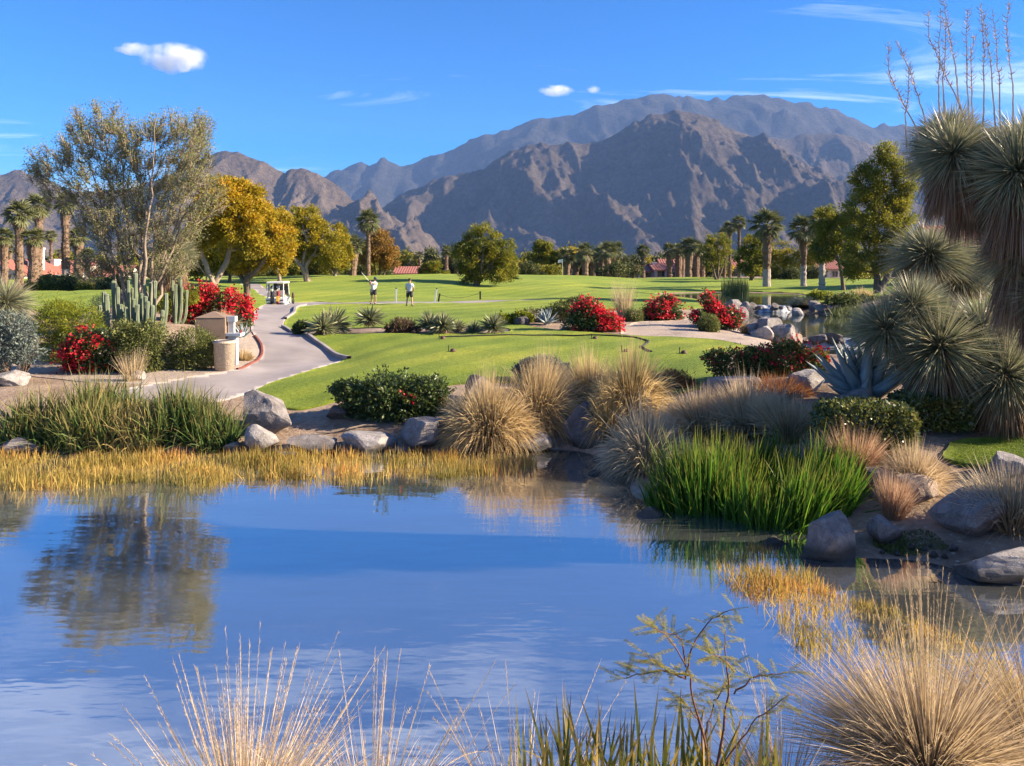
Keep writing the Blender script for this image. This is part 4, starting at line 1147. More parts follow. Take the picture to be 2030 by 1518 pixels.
BG = 'bougainvillea'
shrub('bougainvillea', 415, 34, [(365,610,34,34),(400,600,38,30),(440,605,36,28),(470,615,26,28),(375,640,36,26),(430,640,40,24),(485,635,14,24),(350,640,22,22),(490,655,10,16)], 9000, .13, M_bush_dk, 'large bougainvillea massed with scarlet flowers beside the stucco pillar', cat=BG, seed=1, flowers=(430, 11, .25), fsize=.12, jag=.4)
shrub('bougainvillea', 192, 24.3, [(190,695,50,38),(160,715,34,26),(225,715,28,28),(170,670,30,18),(145,690,24,18)], 6500, .10, M_bush_dk, 'bronze-leaved bougainvillea with sparse red flowers in front of the yellow-green bush', cat=BG, seed=2, flowers=(130, 9, .2), fsize=.09, jag=.4)
shrub('bougainvillea', 1172, 32.8, [(1160,630,30,26),(1185,640,34,20),(1140,645,22,16),(1210,645,20,16),(1165,608,20,14)], 6500, .12, M_bush_dk, 'scarlet bougainvillea spilling down beside the clipped tee', cat=BG, seed=3, flowers=(190, 9, .1), fsize=.11, jag=.4)
shrub('bougainvillea', 1312, 38, [(1312,615,32,20),(1290,625,20,14),(1335,628,18,12),(1322,598,12,12)], 5000, .13, M_bush_dk, 'bougainvillea with red blooms behind the clipped green ball by the sand', cat=BG, seed=4, flowers=(75, 9, .2), fsize=.12, jag=.4)
shrub('bougainvillea', 1425, 35, [(1415,632,34,20),(1445,635,24,22),(1390,630,20,14),(1400,592,10,10),(1408,608,8,14)], 6000, .12, M_bush_dk, 'bougainvillea with a tall red spray beside the stream boulders', cat=BG, seed=5, flowers=(120, 9, .15), fsize=.11, jag=.4)
shrub('bougainvillea', 1520, 20.2, [(1450,725,44,28),(1505,728,40,30),(1550,715,40,34),(1600,728,40,30),(1480,748,60,18),(1575,750,56,18),(1418,708,22,14),(1500,702,24,16),(1570,692,22,14),(1620,715,22,20)], 15000, .095, M_bush_grn, 'wide leafy shrub dotted with red and orange flowers in front of the lower waterfall', cat='flowering shrub', seed=6, flowers=(44, 10, .35), fsize=.085, jag=.5, extra=[('orange_blossoms', 1400, .085, M_orange, .55)])
shrub('bougainvillea', 778, 19.2, [(770,790,70,44),(840,780,50,36),(710,785,44,30),(820,815,60,36),(750,820,56,26),(680,770,26,14)], 16000, .10, M_bush_dk, 'dark green sprawling shrub with only a few red flowers above the pond rocks', cat=BG, seed=7, flowers=(6, 12, .2), fsize=.09, jag=.35)
shrub('desert_shrub', 132, 25.6, [(110,640,46,40),(160,645,44,42),(90,670,36,44),(180,670,30,40),(135,690,50,36),(120,615,34,18)], 17000, .10, M_bush_yel, 'bright yellow-green feathery bush on the bank below the lawn berm', seed=8, aspect=.2, up=.5, jag=.28)
shrub('desert_shrub', 278, 24.2, [(275,690,46,46),(250,665,30,30),(305,670,26,34),(285,720,46,24)], 11000, .085, M_bush_grn, 'olive shrub with trailing stems under the columnar cacti', seed=9, aspect=.4, jag=.3)
shrub('desert_shrub', 382, 24.6, [(380,685,44,34),(355,700,30,32),(410,700,26,30),(380,715,46,22)], 11000, .085, M_bush_grn, 'dense rounded green shrub beside the pebbled litter bin', seed=10, aspect=.3, up=.4, jag=.22)
shrub('desert_shrub', 20, 21.8, [(10,650,40,34),(45,660,28,30),(-25,665,40,32),(15,690,50,24),(40,700,40,20),(-10,710,50,20)], 7500, .09, M_bush_grey, 'blue-grey shrub beside the spiky pale yucca ball', seed=11, aspect=.4)
shrub('desert_shrub', 48, 23.6, [(48,685,22,24),(55,700,20,16)], 1500, .09, M_bush_brn, 'small dry pinkish-brown shrub on the sandy bank', seed=12, aspect=.25, up=.6, stems=60)
shrub('desert_shrub', 1078, 21.8, [(1070,728,46,20),(1105,735,28,16),(1045,735,28,14)], 6000, .085, M_bush_grey, 'blue-grey mounded shrub behind the tawny grasses', seed=13, aspect=.35, up=.4)
shrub('desert_shrub', 1405, 33.6, [(1405,643,21,20),(1405,652,20,12)], 4200, .10, M_bush_grn, 'clipped grey-green ball shrub on the sand by the stream boulders', seed=14, aspect=.3, jag=.06)
shrub('desert_shrub', 1257, 37, [(1257,628,18,15),(1257,634,16,10)], 3200, .10, M_bush_grn, 'clipped green ball shrub at the foot of the pale dry grass', seed=15, aspect=.3, jag=.06)
shrub('desert_shrub', 797, 32.2, [(797,648,28,14),(780,655,18,8),(815,655,18,8)], 3600, .14, M_bush_brn, 'dark withered brown shrub between the sword-leaved yuccas', seed=16, aspect=.2, up=.5, jag=.35)
shrub('desert_shrub', 1340, 20.0, [(1330,765,36,28),(1360,775,24,22),(1310,780,24,20)], 7500, .12, M_rustgrass, 'rust-brown dried shrub behind the tawny grasses', seed=17, aspect=.14, up=.8, jag=.25)
shrub('desert_shrub', 1130, 37, [(1130,612,40,16),(1105,622,30,14),(1060,625,34,12),(1150,600,24,12)], 5500, .14, M_bush_grn, 'low spreading green shrub beside the dark split boulder', seed=18, aspect=.3, jag=.3)
shrub('desert_shrub', 595, 31.6, [(598,648,14,12),(590,654,10,8)], 1600, .11, M_bush_dk, 'small dark green shrub at the end of the yucca bed', seed=19)
shrub('desert_shrub', 1690, 52, [(1680,600,44,18),(1720,605,36,18),(1650,610,24,12)], 5000, .20, M_bush_grn, 'green waterside shrub above the middle pond', seed=20)
shrub('desert_shrub', 1620, 60, [(1625,590,24,12),(1645,594,18,10)], 3500, .18, M_bush_yel, 'yellow-green waterside shrub near the square boulder', seed=21)
shrub('desert_shrub', 340, 33, [(330,600,34,20),(370,590,26,14)], 5000, .11, M_bush_yel, 'yellow-green shrub behind the cactus columns', seed=22, aspect=.25)
shrub('desert_shrub', 215, 29.5, [(205,610,26,26),(190,640,22,24)], 3000, .09, M_bush_grey, 'thin grey twiggy shrub next to the cacti', seed=23, aspect=.2, stems=80)
shrub('desert_shrub', 1020, 36, [(1000,636,22,12),(1035,630,24,10)], 2500, .13, M_bush_yel, 'small leafy light-green shrub behind the dark split boulder', seed=24)

# clipped box hedge on the right bank
def hedge_block(px, D, x0, x1, y0, y1, depth, label, seed):
    r = np.random.default_rng(seed); b = at(px, D); s = F / D
    a0, a1 = (x0 - px) / s, (x1 - px) / s; z1 = ztop(y0, D) - b.z
    n = 9000
    P = np.column_stack([r.uniform(a0, a1, n), r.uniform(-depth / 2, depth / 2, n), r.uniform(.08, z1, n)])
    # push to the faces of a rounded block
    c = np.array([(a0 + a1) / 2, 0, z1 * .5]); h = np.array([(a1 - a0) / 2, depth / 2, z1 * .5])
    q = (P - c) / h; m = (np.abs(q) ** 5).sum(1) ** .2
    q = q / np.maximum(m, .05)[:, None] * r.uniform(.82, 1.02, n)[:, None]
    q *= (1 + .05 * vnoise(q * 3 + seed))[:, None]
    P = c + q * h; P = P[P[:, 2] > .05]
    N = unit(q[:len(P)])
    mb = MB(); mb.leaves(P, .075, .6, N=unit(P - c), nb=.45, r=r)
    root = obj('clipped_hedge', None, loc=b, label=label, cat='hedge')
    obj('foliage', mb.mesh('foliage', M_hedge), root)
    sb = MB(); k = r.choice(len(P), 40, replace=False); B = P[k] * np.array([1, .5, 0]); sb.blades(B, P[k] - B, np.linalg.norm(P[k] - B, axis=1), .03, 0, 2, r=r)
    obj('stems', sb.mesh('stems', M_bark_dk), root)
hedge_block(1715, 14.3, 1625, 1800, 797, 895, 1.1, 'clipped hedge block with bronzed top beside the straw grass', 41)
hedge_block(1845, 15.2, 1775, 1910, 780, 868, 1.0, 'darker clipped hedge block at the foot of the big spiky yuccas', 42)

# ------------------------------------------------------------------ grasses
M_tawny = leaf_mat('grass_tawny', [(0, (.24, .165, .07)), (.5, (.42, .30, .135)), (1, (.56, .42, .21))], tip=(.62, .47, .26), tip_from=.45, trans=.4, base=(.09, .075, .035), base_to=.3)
M_straw = leaf_mat('grass_straw', [(0, (.30, .22, .12)), (.5, (.46, .35, .20)), (1, (.60, .48, .30))], tip=(.60, .46, .30), tip_from=.5, trans=.4)
M_greygrass = leaf_mat('grass_grey', [(0, (.24, .195, .12)), (.5, (.40, .33, .21)), (1, (.54, .45, .31))], tip=(.58, .48, .33), tip_from=.4, trans=.4)
M_pinkgrass = leaf_mat('grass_pink', [(0, (.26, .14, .085)), (.5, (.42, .25, .15)), (1, (.55, .36, .22))], tip=(.55, .38, .24), tip_from=.4, trans=.4)
M_golden = leaf_mat('grass_golden', [(0, (.30, .19, .05)), (.5, (.46, .31, .10)), (1, (.58, .43, .18))], tip=(.60, .46, .24), tip_from=.4, trans=.45)
M_cattail = leaf_mat('cattail_leaf', [(0, (.035, .07, .015)), (.45, (.075, .125, .028)), (.8, (.14, .18, .045)), (1, (.36, .27, .10))], tip=(.34, .25, .10), tip_from=.68, trans=.35)
M_iris = leaf_mat('iris_leaf', [(0, (.035, .10, .010)), (.5, (.075, .18, .014)), (.88, (.14, .24, .02)), (1, (.42, .34, .10))], tip=(.28, .25, .05), tip_from=.72, trans=.5)
M_waterweed = leaf_mat('waterweed', [(0, (.17, .16, .035)), (.4, (.33, .255, .06)), (.8, (.50, .36, .09)), (1, (.46, .22, .06))], tip=(.42, .20, .06), tip_from=.7, trans=.45)
M_reedgreen = leaf_mat('reed_green', [(0, (.05, .075, .02)), (1, (.14, .17, .05))], tip=(.25, .22, .09), tip_from=.8, trans=.35)

def tuft_mesh(name, n, Lm, spread, rb, bend, W, mat, seed, up=1.0, nseg=5, lvar=.35, fine=0):
    r = np.random.default_rng(seed); mb = MB()
    an = r.random(n) * 2 * PI; q = r.random(n) ** .42
    lean = q * spread
    d = np.column_stack([np.cos(an) * np.sin(lean), np.sin(an) * np.sin(lean), np.cos(lean) * up])
    B = np.column_stack([np.cos(an) * rb * q, np.sin(an) * rb * q, np.zeros(n) - .03]) + r.normal(size=(n, 3)) * np.array([.03, .03, 0])
    d = d + r.normal(size=d.shape) * .13
    d[:, :2] += r.normal(size=2) * .10
    L = Lm * (1 - lvar + lvar * r.random(n)) * (.72 + .28 * q ** 2) * (1 + .2 * vnoise(xyz(np.cos(an) * 1.8, np.sin(an) * 1.8, seed)))
    mb.blades(B, d, L, W * r.uniform(.6, 1.3, n), np.minimum(bend, 1.0) * np.cos(lean) * q * r.uniform(.5, 1.3, n) + .05, nseg, prof=.8, r=r)
    return mb.mesh(name, mat)

def tuft(name, px, D, hpx, wpx, n, mat, label, seed, bend=.55, spread=.95, W=.011, cat='grass clump', group=None, rb=.30, lvar=.28, zscale=1.0, dz=0.0, nseg=5):
    s = F / D; h = hpx / s; w = wpx / s / 2
    L = math.hypot(h, w * .6) * 1.06
    me = tuft_mesh(name, n, L, spread, rb * w / .6, bend, W, mat, seed, lvar=lvar, nseg=nseg)
    o = obj(name, me, loc=at(px, D, dz), label=label, cat=cat, group=group)
    # fit the real spread to the photo size
    c = np.empty(len(me.vertices) * 3, np.float32); me.vertices.foreach_get('co', c); c = c.reshape(-1, 3)
    wx = np.percentile(np.abs(c[:, 0]), 98.5); hz = np.percentile(c[:, 2], 99.3)
    o.scale = (w / wx, w / wx, h / hz * zscale)
    return o

GC = 'grass clump'
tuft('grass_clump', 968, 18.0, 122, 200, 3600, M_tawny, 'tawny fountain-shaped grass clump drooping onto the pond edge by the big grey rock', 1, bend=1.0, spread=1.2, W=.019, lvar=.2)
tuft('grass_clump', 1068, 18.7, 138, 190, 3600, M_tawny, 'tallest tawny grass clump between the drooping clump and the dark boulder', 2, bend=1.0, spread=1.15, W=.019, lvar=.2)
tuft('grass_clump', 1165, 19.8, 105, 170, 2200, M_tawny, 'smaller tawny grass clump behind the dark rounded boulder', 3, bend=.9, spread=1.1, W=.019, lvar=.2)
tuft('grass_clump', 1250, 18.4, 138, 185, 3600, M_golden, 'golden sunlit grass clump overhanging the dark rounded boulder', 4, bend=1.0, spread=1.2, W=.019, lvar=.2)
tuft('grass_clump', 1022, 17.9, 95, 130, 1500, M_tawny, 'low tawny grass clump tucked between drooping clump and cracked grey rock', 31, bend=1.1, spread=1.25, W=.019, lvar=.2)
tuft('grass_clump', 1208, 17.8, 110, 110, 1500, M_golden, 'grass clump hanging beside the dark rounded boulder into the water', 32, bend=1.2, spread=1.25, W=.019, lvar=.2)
tuft('grass_clump', 1285, 15.6, 125, 190, 2400, M_greygrass, 'pale wispy grass clump leaning over the water beside the green iris', 5, bend=1.2, spread=1.35, W=.019, lvar=.2)
tuft('grass_clump', 1400, 17.0, 85, 170, 1800, M_straw, 'pale dry grass clump between rust bush and green iris', 6, bend=.5, spread=1.1, W=.019, lvar=.2)
tuft('grass_clump', 1480, 16.6, 105, 180, 2000, M_straw, 'bleached wiry grass clump behind the green iris', 7, bend=.7, spread=1.05, W=.019, lvar=.2)
tuft('grass_clump', 1565, 15.8, 95, 150, 1600, M_straw, 'bleached wispy grass clump next to the bronzed hedge block', 8, bend=.45, spread=1.0, W=.019, lvar=.2)
tuft('grass_clump', 1690, 13.7, 105, 120, 1500, M_pinkgrass, 'pinkish straw grass clump in front of the bronzed hedge block', 9, bend=.35, spread=.8)
tuft('grass_clump', 1812, 13.0, 85, 130, 1600, M_straw, 'straw grass clump between the two tan boulders', 10, bend=.6, spread=1.15)
tuft('grass_clump', 1770, 12.2, 95, 90, 700, M_pinkgrass, 'thin reddish dry grass growing beside the low tan boulder', 11, bend=.3, spread=.7)
tuft('grass_clump', 2010, 11.4, 130, 210, 2800, M_greygrass, 'dull green-grey grass clump beside the long pale waterside rock', 12, bend=.65, spread=1.15)
tuft('grass_clump', 1545, 17.6, 50, 120, 1100, M_rustgrass, 'low rust-coloured grass in front of the grey agave boulder', 13, bend=.3, spread=1.0)
tuft('grass_clump', 1640, 13.9, 90, 110, 900, M_straw, 'straw-yellow grass clump behind the iris fans', 14, bend=.4, spread=.9)
tuft('grass_clump', 1238, 38, 90, 56, 420, M_straw, 'tall pale dry grass fanning up behind the bougainvillea', 15, bend=.15, spread=.55, W=.018, lvar=.5)
tuft('grass_clump', 1482, 34.5, 26, 40, 600, M_golden, 'small golden fountain grass on the stream boulders', 16, bend=.6, W=.014)
tuft('grass_clump', 1572, 36.5, 44, 40, 500, M_straw, 'pale wispy grass overhanging the middle pond', 17, bend=.6, W=.014)
tuft('grass_clump', 1590, 56, 26, 60, 700, M_tawny, 'brown grass clump above the square boulder', 18, bend=.6, W=.02)
tuft('grass_clump', 1705, 54, 24, 50, 600, M_tawny, 'tawny grass clump on the bank of the middle pond', 19, bend=.5, W=.02)
tuft('grass_clump', 440, 31, 40, 70, 700, M_straw, 'feathery pale grass beside the stucco pillar', 20, bend=.6, W=.012)
tuft('grass_clump', 482, 26.5, 26, 44, 500, M_tawny, 'low dry grass tuft behind the pebbled litter bin', 21, bend=.6, W=.012)
tuft('grass_clump', 262, 22.3, 66, 60, 220, M_straw, 'thin dry stalks before the olive shrub', 22, bend=.2, spread=.6, W=.012)
tuft('grass_clump', 905, 19.0, 60, 90, 900, M_greygrass, 'low greyish grass between dark shrub and drooping clump', 23, bend=.9, spread=1.1)

def patch(name, polys, n, L, W, mat, label, seed, bend=.25, lean=.25, nseg=4, dist=None, cat='reeds', z=None, lvar=.5, kind=None, leandir=None, zoff=-.12, gap=1.3):
    """a bed of upright blades over an outline given in photo pixels on the ground / water"""
    r = np.random.default_rng(seed)
    pts = []
    for poly, dens in polys:
        if z is None: Pw = np.array([gp(a, b) for a, b in poly])
        else: Pw = np.array([((a - CX) / F * (HC - z) * F / (b - HOR), (HC - z) * F / (b - HOR)) for a, b in poly])
        lo, hi = Pw.min(0), Pw.max(0); m = int(n * dens); got = []
        while sum(map(len, got)) < m:
            q = r.uniform(lo, hi, (m * 2, 2)); s_ = sdf(Pw, q[:, 0], q[:, 1])
            e = s_ + .35 * vnoise(xyz(q[:, 0] * 1.3, q[:, 1] * 1.3, seed)) 
            dn = .5 + .5 * vnoise(xyz(q[:, 0] * 2.1, q[:, 1] * 2.1, seed + 5))
            got.append(q[(e > 0) & (r.random(len(q)) < (.08 if gap > 1 else .45) + 1.15 * dn ** 1.3)])
        pts.append(np.concatenate(got)[:m])
    Q = np.concatenate(pts); N = len(Q)
    zz = H(Q[:, 0], Q[:, 1]) if z is None else np.full(N, z)
    org = Q.mean(0); zo = float(zz.mean())
    B = np.column_stack([Q - org, zz - zo + zoff])
    an = r.random(N) * 2 * PI; ln = np.abs(r.normal(size=N)) * lean
    d = np.column_stack([np.cos(an) * ln, np.sin(an) * ln, np.ones(N)])
    if leandir is not None: d[:, :2] += leandir(Q)
    mb = MB()
    Ls = L * (1 - lvar + lvar * r.random(N)) * (1 + .3 * vnoise(xyz(Q[:, 0] * .9, Q[:, 1] * .9, seed + 2)) + .22 * vnoise(xyz(Q[:, 0] * 3.1, Q[:, 1] * 3.1, seed + 6)))
    tn = np.clip(.55 * r.random(N) + .25 + .45 * vnoise(xyz(Q[:, 0] * .8, Q[:, 1] * 1.6, seed + 11)), 0, 1)
    fl = r.random(N) < .07; d[fl, :2] *= 3.5
    mb.blades(B, d, Ls, W * r.uniform(.6, 1.3, N), bend * r.uniform(.2, 1.6, N), nseg, prof=1.2, r=r, tint=tn)
    return obj(name, mb.mesh(name, mat), loc=(org[0], org[1], zo), label=label, cat=cat, kind=kind)

patch('cattail_bed', [([(15,890),(110,897),(250,898),(380,898),(465,893),(440,850),(380,838),(250,830),(120,835),(40,850)], 1.0)], 10500, 1.7, .032, M_cattail,
      'dense dark green bed of cattail leaves with tan tips along the pond edge', 3, bend=.55, lean=.32, nseg=5, lvar=.5, gap=0)
patch('water_reeds', [([(-60,972),(120,966),(250,962),(420,962),(560,955),(700,952),(860,950),(1020,940),(1075,926),(1060,906),(900,903),(600,903),(300,902),(-60,902)], 1.0)], 15000, .50, .018, M_waterweed,
      'long band of golden low reeds standing in the water along the far bank', 4, bend=.25, lean=.22, nseg=3, z=0.0, lvar=.7)
patch('iris_bed', [([(1290,1050),(1360,1062),(1440,1072),(1540,1075),(1590,1072),(1700,1035),(1715,1000),(1640,975),(1520,955),(1400,950),(1330,975),(1290,1010)], 1.0)], 3800, 1.5, .034, M_iris,
      'dense bright green bed of upright iris blades at the pond corner', 5, bend=.18, lean=.20, nseg=5, lvar=.45, gap=0, leandir=lambda Q: np.column_stack([-.25 * np.clip((3.6 - Q[:, 0]) / 1.5, -1, 1), np.zeros(len(Q))]))
patch('drooping_iris', [([(1285,1062),(1360,1085),(1440,1095),(1540,1092),(1590,1080),(1560,1068),(1440,1072),(1330,1055)], 1.0)], 420, .95, .035, M_iris,
      'drooping green strap leaves trailing into the water under the iris bed', 6, bend=.75, lean=.5, nseg=6, lvar=.3, leandir=lambda Q: np.column_stack([np.full(len(Q), -.2), np.full(len(Q), -.75)]))
patch('water_reeds', [([(1360,1108),(1420,1165),(1500,1210),(1570,1280),(1660,1350),(1780,1410),(2010,1420),(1990,1310),(1880,1262),(1790,1220),(1700,1180),(1630,1145),(1560,1115),(1500,1092),(1420,1082)], 1.0)], 8000, .36, .014, M_waterweed,
      'diagonal drift of amber reeds in the shallows below the big round boulder', 7, bend=.3, lean=.3, nseg=3, z=0.0, lvar=.7)
patch('pond_reeds', [([(1432,585),(1480,586),(1482,580),(1435,579)], 1.0)], 700, 1.9, .06, M_reedgreen, 'stand of tall green reeds in the far pond', 8, bend=.12, lean=.1, nseg=3, z=1.4)
patch('bank_grass', [([(1640,640),(1690,655),(1720,640),(1710,612),(1650,612)], 1.0)], 1800, .9, .04, M_reedgreen, 'rough green bank grass beside the middle pond', 9, bend=.4, lean=.35, nseg=3, lvar=.6)
patch('ground_moss', [([(1720,1085),(1790,1100),(1860,1108),(1880,1085),(1800,1060),(1730,1062)], 1.0)], 2600, .10, .02, M_bush_gr if False else M_reedgreen, 'mossy green ground cover at the water edge', 10, bend=.6, lean=.8, nseg=2, kind='stuff', cat='ground cover', zoff=-.01)

# ------------------------------------------------------------------ sword-leaved yuccas on the tee bank
M_sword = leaf_mat('yucca_sword', [(0, (.10, .125, .06)), (.5, (.19, .205, .105)), (1, (.34, .33, .19))], tip=(.32, .28, .15), tip_from=.8, trans=.2, rough=.4)
M_dryleaf = leaf_mat('dry_leaf', [(0, (.13, .075, .045)), (.5, (.24, .15, .09)), (1, (.36, .25, .15))], trans=.25)
M_spiky = leaf_mat('yucca_needle', [(0, (.12, .145, .085)), (.5, (.25, .265, .155)), (.85, (.42, .40, .25)), (1, (.54, .43, .27))], tip=(.30, .26, .16), tip_from=.7, trans=.2, rough=.4)
M_spiky_pale = leaf_mat('yucca_needle_pale', [(0, (.11, .13, .085)), (.5, (.22, .23, .14)), (1, (.38, .35, .22))], tip=(.38, .32, .2), tip_from=.6, trans=.2, rough=.4)

def head_mesh(n, L, W, mat, seed, lo=-25, hi=90, bend=.05, nseg=3, core=.12):
    """a ball of straight stiff leaves"""
    r = np.random.default_rng(seed); mb = MB()
    z = r.uniform(math.sin(math.radians(lo)), math.sin(math.radians(hi)), n); an = r.random(n) * 2 * PI
    c = np.sqrt(1 - z * z)
    d = np.column_stack([np.cos(an) * c, np.sin(an) * c, z])
    mb.blades(d * core * L, unit(d + r.normal(size=(n, 3)) * .10), L * np.where(r.random(n) < .25, r.uniform(.5, .8, n), r.uniform(.8, 1.08, n)), W * r.uniform(.7, 1.2, n), bend * r.uniform(.0, 2.6, n) ** 1.4, nseg, prof=1.6, r=r, tint=np.clip(r.random(n) * .86 + .12 * z + (r.random(n) < .05) * .5, 0, 1))
    return mb.mesh('leaves', mat)
def skirt_mesh(n, L, R, W, seed):
    r = np.random.default_rng(seed); mb = MB()
    an = r.random(n) * 2 * PI; q = r.random(n) ** .5
    B = np.column_stack([np.cos(an) * R * .35 * q, np.sin(an) * R * .35 * q, -r.random(n) * L * .45])
    d = np.column_stack([np.cos(an) * .55, np.sin(an) * .55, -np.ones(n) * r.uniform(.8, 2.2, n)])
    mb.blades(B, d, L * r.uniform(.5, .8, n), W, .12, 3, r=r)
    return mb.mesh('dry_skirt', M_dryleaf)

SW = [head_mesh(210, 1.0, .10, M_sword, 60 + k, lo=-20) for k in range(3)]
SK = [skirt_mesh(130, .7, 1.0, .06, 70 + k) for k in range(2)]
YL = {640: 'sword-leaved yucca rosette at the path end of the tee bed', 733: 'lone large sword-leaved yucca rosette in front of the swinging golfer'}
for i, (px, D, top, wd, lab) in enumerate([
     (640, 31.4, 612, 68, 'sword-leaved yucca rosette at the path end of the tee bed'),
     (662, 32.6, 603, 72, 'taller sword-leaved yucca rosette paired behind the end one'),
     (733, 32.0, 600, 60, 'lone large sword-leaved yucca rosette in front of the swinging golfer'),
     (852, 32.2, 612, 56, 'sword-leaved yucca rosette first after the withered brown shrub'),
     (878, 31.6, 614, 58, 'sword-leaved yucca rosette second after the withered brown shrub'),
     (906, 32.4, 628, 40, 'small sword-leaved yucca rosette in the middle of the yucca row'),
     (940, 32.0, 632, 40, 'low sword-leaved yucca rosette beside the last tall one'),
     (978, 31.6, 616, 56, 'sword-leaved yucca rosette at the end of the row by the dark boulder')]):
    b = at(px, D); h = (ztop(top, D) - b.z)
    root = obj('sword_yucca', None, loc=b, rot=(0, 0, i * 1.3), label=lab, cat='yucca', group='sword yuccas along the tee')
    sc = wd / 2 / (F / D) * 1.12
    o = obj('leaves', SW[i % 3], root, loc=(0, 0, max(.12, h - sc * 1.02)), scale=sc)
    o2 = obj('dry_skirt', SK[i % 2], root, loc=(0, 0, max(.25, h - sc * .9)), scale=sc * .75)

# ------------------------------------------------------------------ needle-leaved tree yuccas
M_stalk = plain_mat('flower_stalk', (.55, .41, .28), (.40, .28, .19), 8, 0.9)
HEADS = [head_mesh(2200, 1.0, .018, M_spiky, 80 + k, lo=-50, bend=.08, nseg=3) for k in range(2)]
HEADS_P = [head_mesh(1300, 1.0, .018, M_spiky_pale, 85 + k, lo=-50, bend=.08, nseg=3) for k in range(2)]
SKIRT_N = [skirt_mesh(2000, 1.25, 1.15, .022, 88 + k) for k in range(2)]

def stalk(parent, b, pts, D, r, rad=.012, twig=60):
    """dried flowering stalk with short curled side twigs; pts in photo pixels at distance D"""
    P = np.array([((p - CX) / F * D - b.x, dy - b.y + D, ztop(q, D) - b.z) for p, q, dy in pts])
    n = 30; t = np.linspace(0, 1, n); tp = np.linspace(0, 1, len(P))
    C = np.column_stack([np.interp(t, tp, P[:, k]) for k in range(3)])
    C[1:-1] = (C[:-2] + C[1:-1] * 2 + C[2:]) / 4
    C[:, :2] += np.cumsum(r.normal(size=(n, 2)) * .005, 0)
    mb = MB(); mb.tube(C, np.linspace(rad, rad * .3, n), 5)
    for k in range(twig):
        i = r.integers(int(n * .35), n - 1); a = r.random() * 2 * PI; L = r.uniform(.03, .10)
        d = np.array([math.cos(a), math.sin(a), .7]); p0 = C[i]
        mb.tube([p0, p0 + d * L * .6, p0 + d * L * .8 + np.array([0, 0, L * .4])], [.005, .004, .002], 3, cap=False)
    return obj('flower_stalk', mb.mesh('flower_stalk', M_stalk), parent)

def tree_yucca(px, D, heads, label, seed, stalks=(), trunk_r=.22, pale=False, tb=.35, tm=.8):
    """heads: (px, py, radius px, skirt length factor, dy)"""
    r = np.random.default_rng(seed); b = at(px, D); s = F / D
    root = obj('tree_yucca', None, loc=b, label=label, cat='yucca')
    mb = MB()
    for (hx, hy, hr, sk, dy) in heads:
        p = np.array([(hx - px) / s, dy, ztop(hy, D) - b.z])
        k = int(r.integers(2))
        obj('leaves', (HEADS_P if pale else HEADS)[k], root, loc=p, rot=(r.normal() * .25, r.normal() * .25, r.random() * 6), scale=(hr / s * r.uniform(.9, 1.12), hr / s * r.uniform(.9, 1.12), hr / s * r.uniform(.82, 1.02)))
        if sk: obj('dry_skirt', SKIRT_N[k], root, loc=p, rot=(0, 0, r.random() * 6), scale=(hr / s * .8, hr / s * .8, hr / s * sk))
        q0 = np.array([p[0] * tb, dy * .35, -.1]); m = (q0 + p) / 2; m[0] = p[0] * tm; m[2] = p[2] * .75
        mb.tube([q0, m, p], [trunk_r, trunk_r * .85, trunk_r * .7], 9)
    obj('trunk', mb.mesh('trunk', M_palm_bark, True), root)
    for st in stalks: stalk(root, b, st, D, r)
    return root

tree_yucca(1895, 15.4, [(1770,655,84,.0,.3),(1862,690,122,.7,0),(1962,738,108,.85,-.5),(1955,655,88,0,.15),(1825,612,76,0,.25)], 'large low clump of needle-leaved yucca balls beside the clipped hedge', 1)
tree_yucca(1880, 18.5, [(1842,505,88,.4,0),(1922,540,84,.5,.4),(1880,560,70,.3,1.0)], 'needle-leaved yucca with two upright heads behind the low clump', 2,
           stalks=[[(1887,640,0),(1884,560,0),(1880,480,0),(1882,410,0)], [(1838,450,.2),(1834,360,.2),(1830,290,.2)], [(1841,450,.1),(1840,340,.1),(1838,285,.1)], [(1907,500,.3),(1906,430,.3),(1905,395,.3)]])
tree_yucca(2135, 10.9, [(1912,300,100,1.05,.3),(1995,345,120,1.15,-.3),(1955,262,96,.9,.9),(2060,300,120,1.2,.2),(2025,500,104,1.15,0),(2090,430,110,1.1,-.3),(1965,335,90,1.2,.5),(2050,585,84,1.0,-.2)], 'towering tree yucca with shaggy brown skirts and tall dried flower stalks', 3, trunk_r=.2, tb=.0, tm=.25,
           stalks=[[(1845,270,.3),(1815,200,.3),(1785,130,.3),(1780,70,.3)], [(1862,255,.3),(1845,190,.3),(1820,120,.3),(1798,66,.3)],
                   [(1945,270,.2),(1915,190,.2),(1880,120,.2),(1852,60,.2),(1852,10,.2)], [(1886,240,.3),(1884,160,.3),(1886,100,.3),(1890,0,.3)],
                   [(1905,240,.4),(1904,150,.4),(1908,80,.4),(1905,15,.4)], [(1918,210,.2),(1908,110,.2),(1895,50,.2),(1886,-20,.2)],
                   [(1962,240,.5),(1958,150,.5),(1957,60,.5),(1960,-10,.5)], [(1975,260,.5),(1970,170,.5),(1966,90,.5),(1968,50,.5)],
                   [(1985,250,.4),(1984,150,.4),(1980,60,.4),(1976,-10,.4)], [(1998,255,.3),(1990,150,.3),(1982,70,.3),(1975,5,.3)],
                   [(2010,260,.3),(2004,160,.3),(1996,80,.3),(1986,0,.3)], [(2040,260,.3),(2034,150,.3),(2028,60,.3),(2030,-20,.3)], [(1841,280,.6),(1838,210,.6),(1845,140,.6),(1846,100,.6)]])
tree_yucca(6, 22.5, [(10,600,62,.0,0)], 'spiky pale yucca ball on the bank above the blue-grey shrub', 4, pale=True, trunk_r=.14)
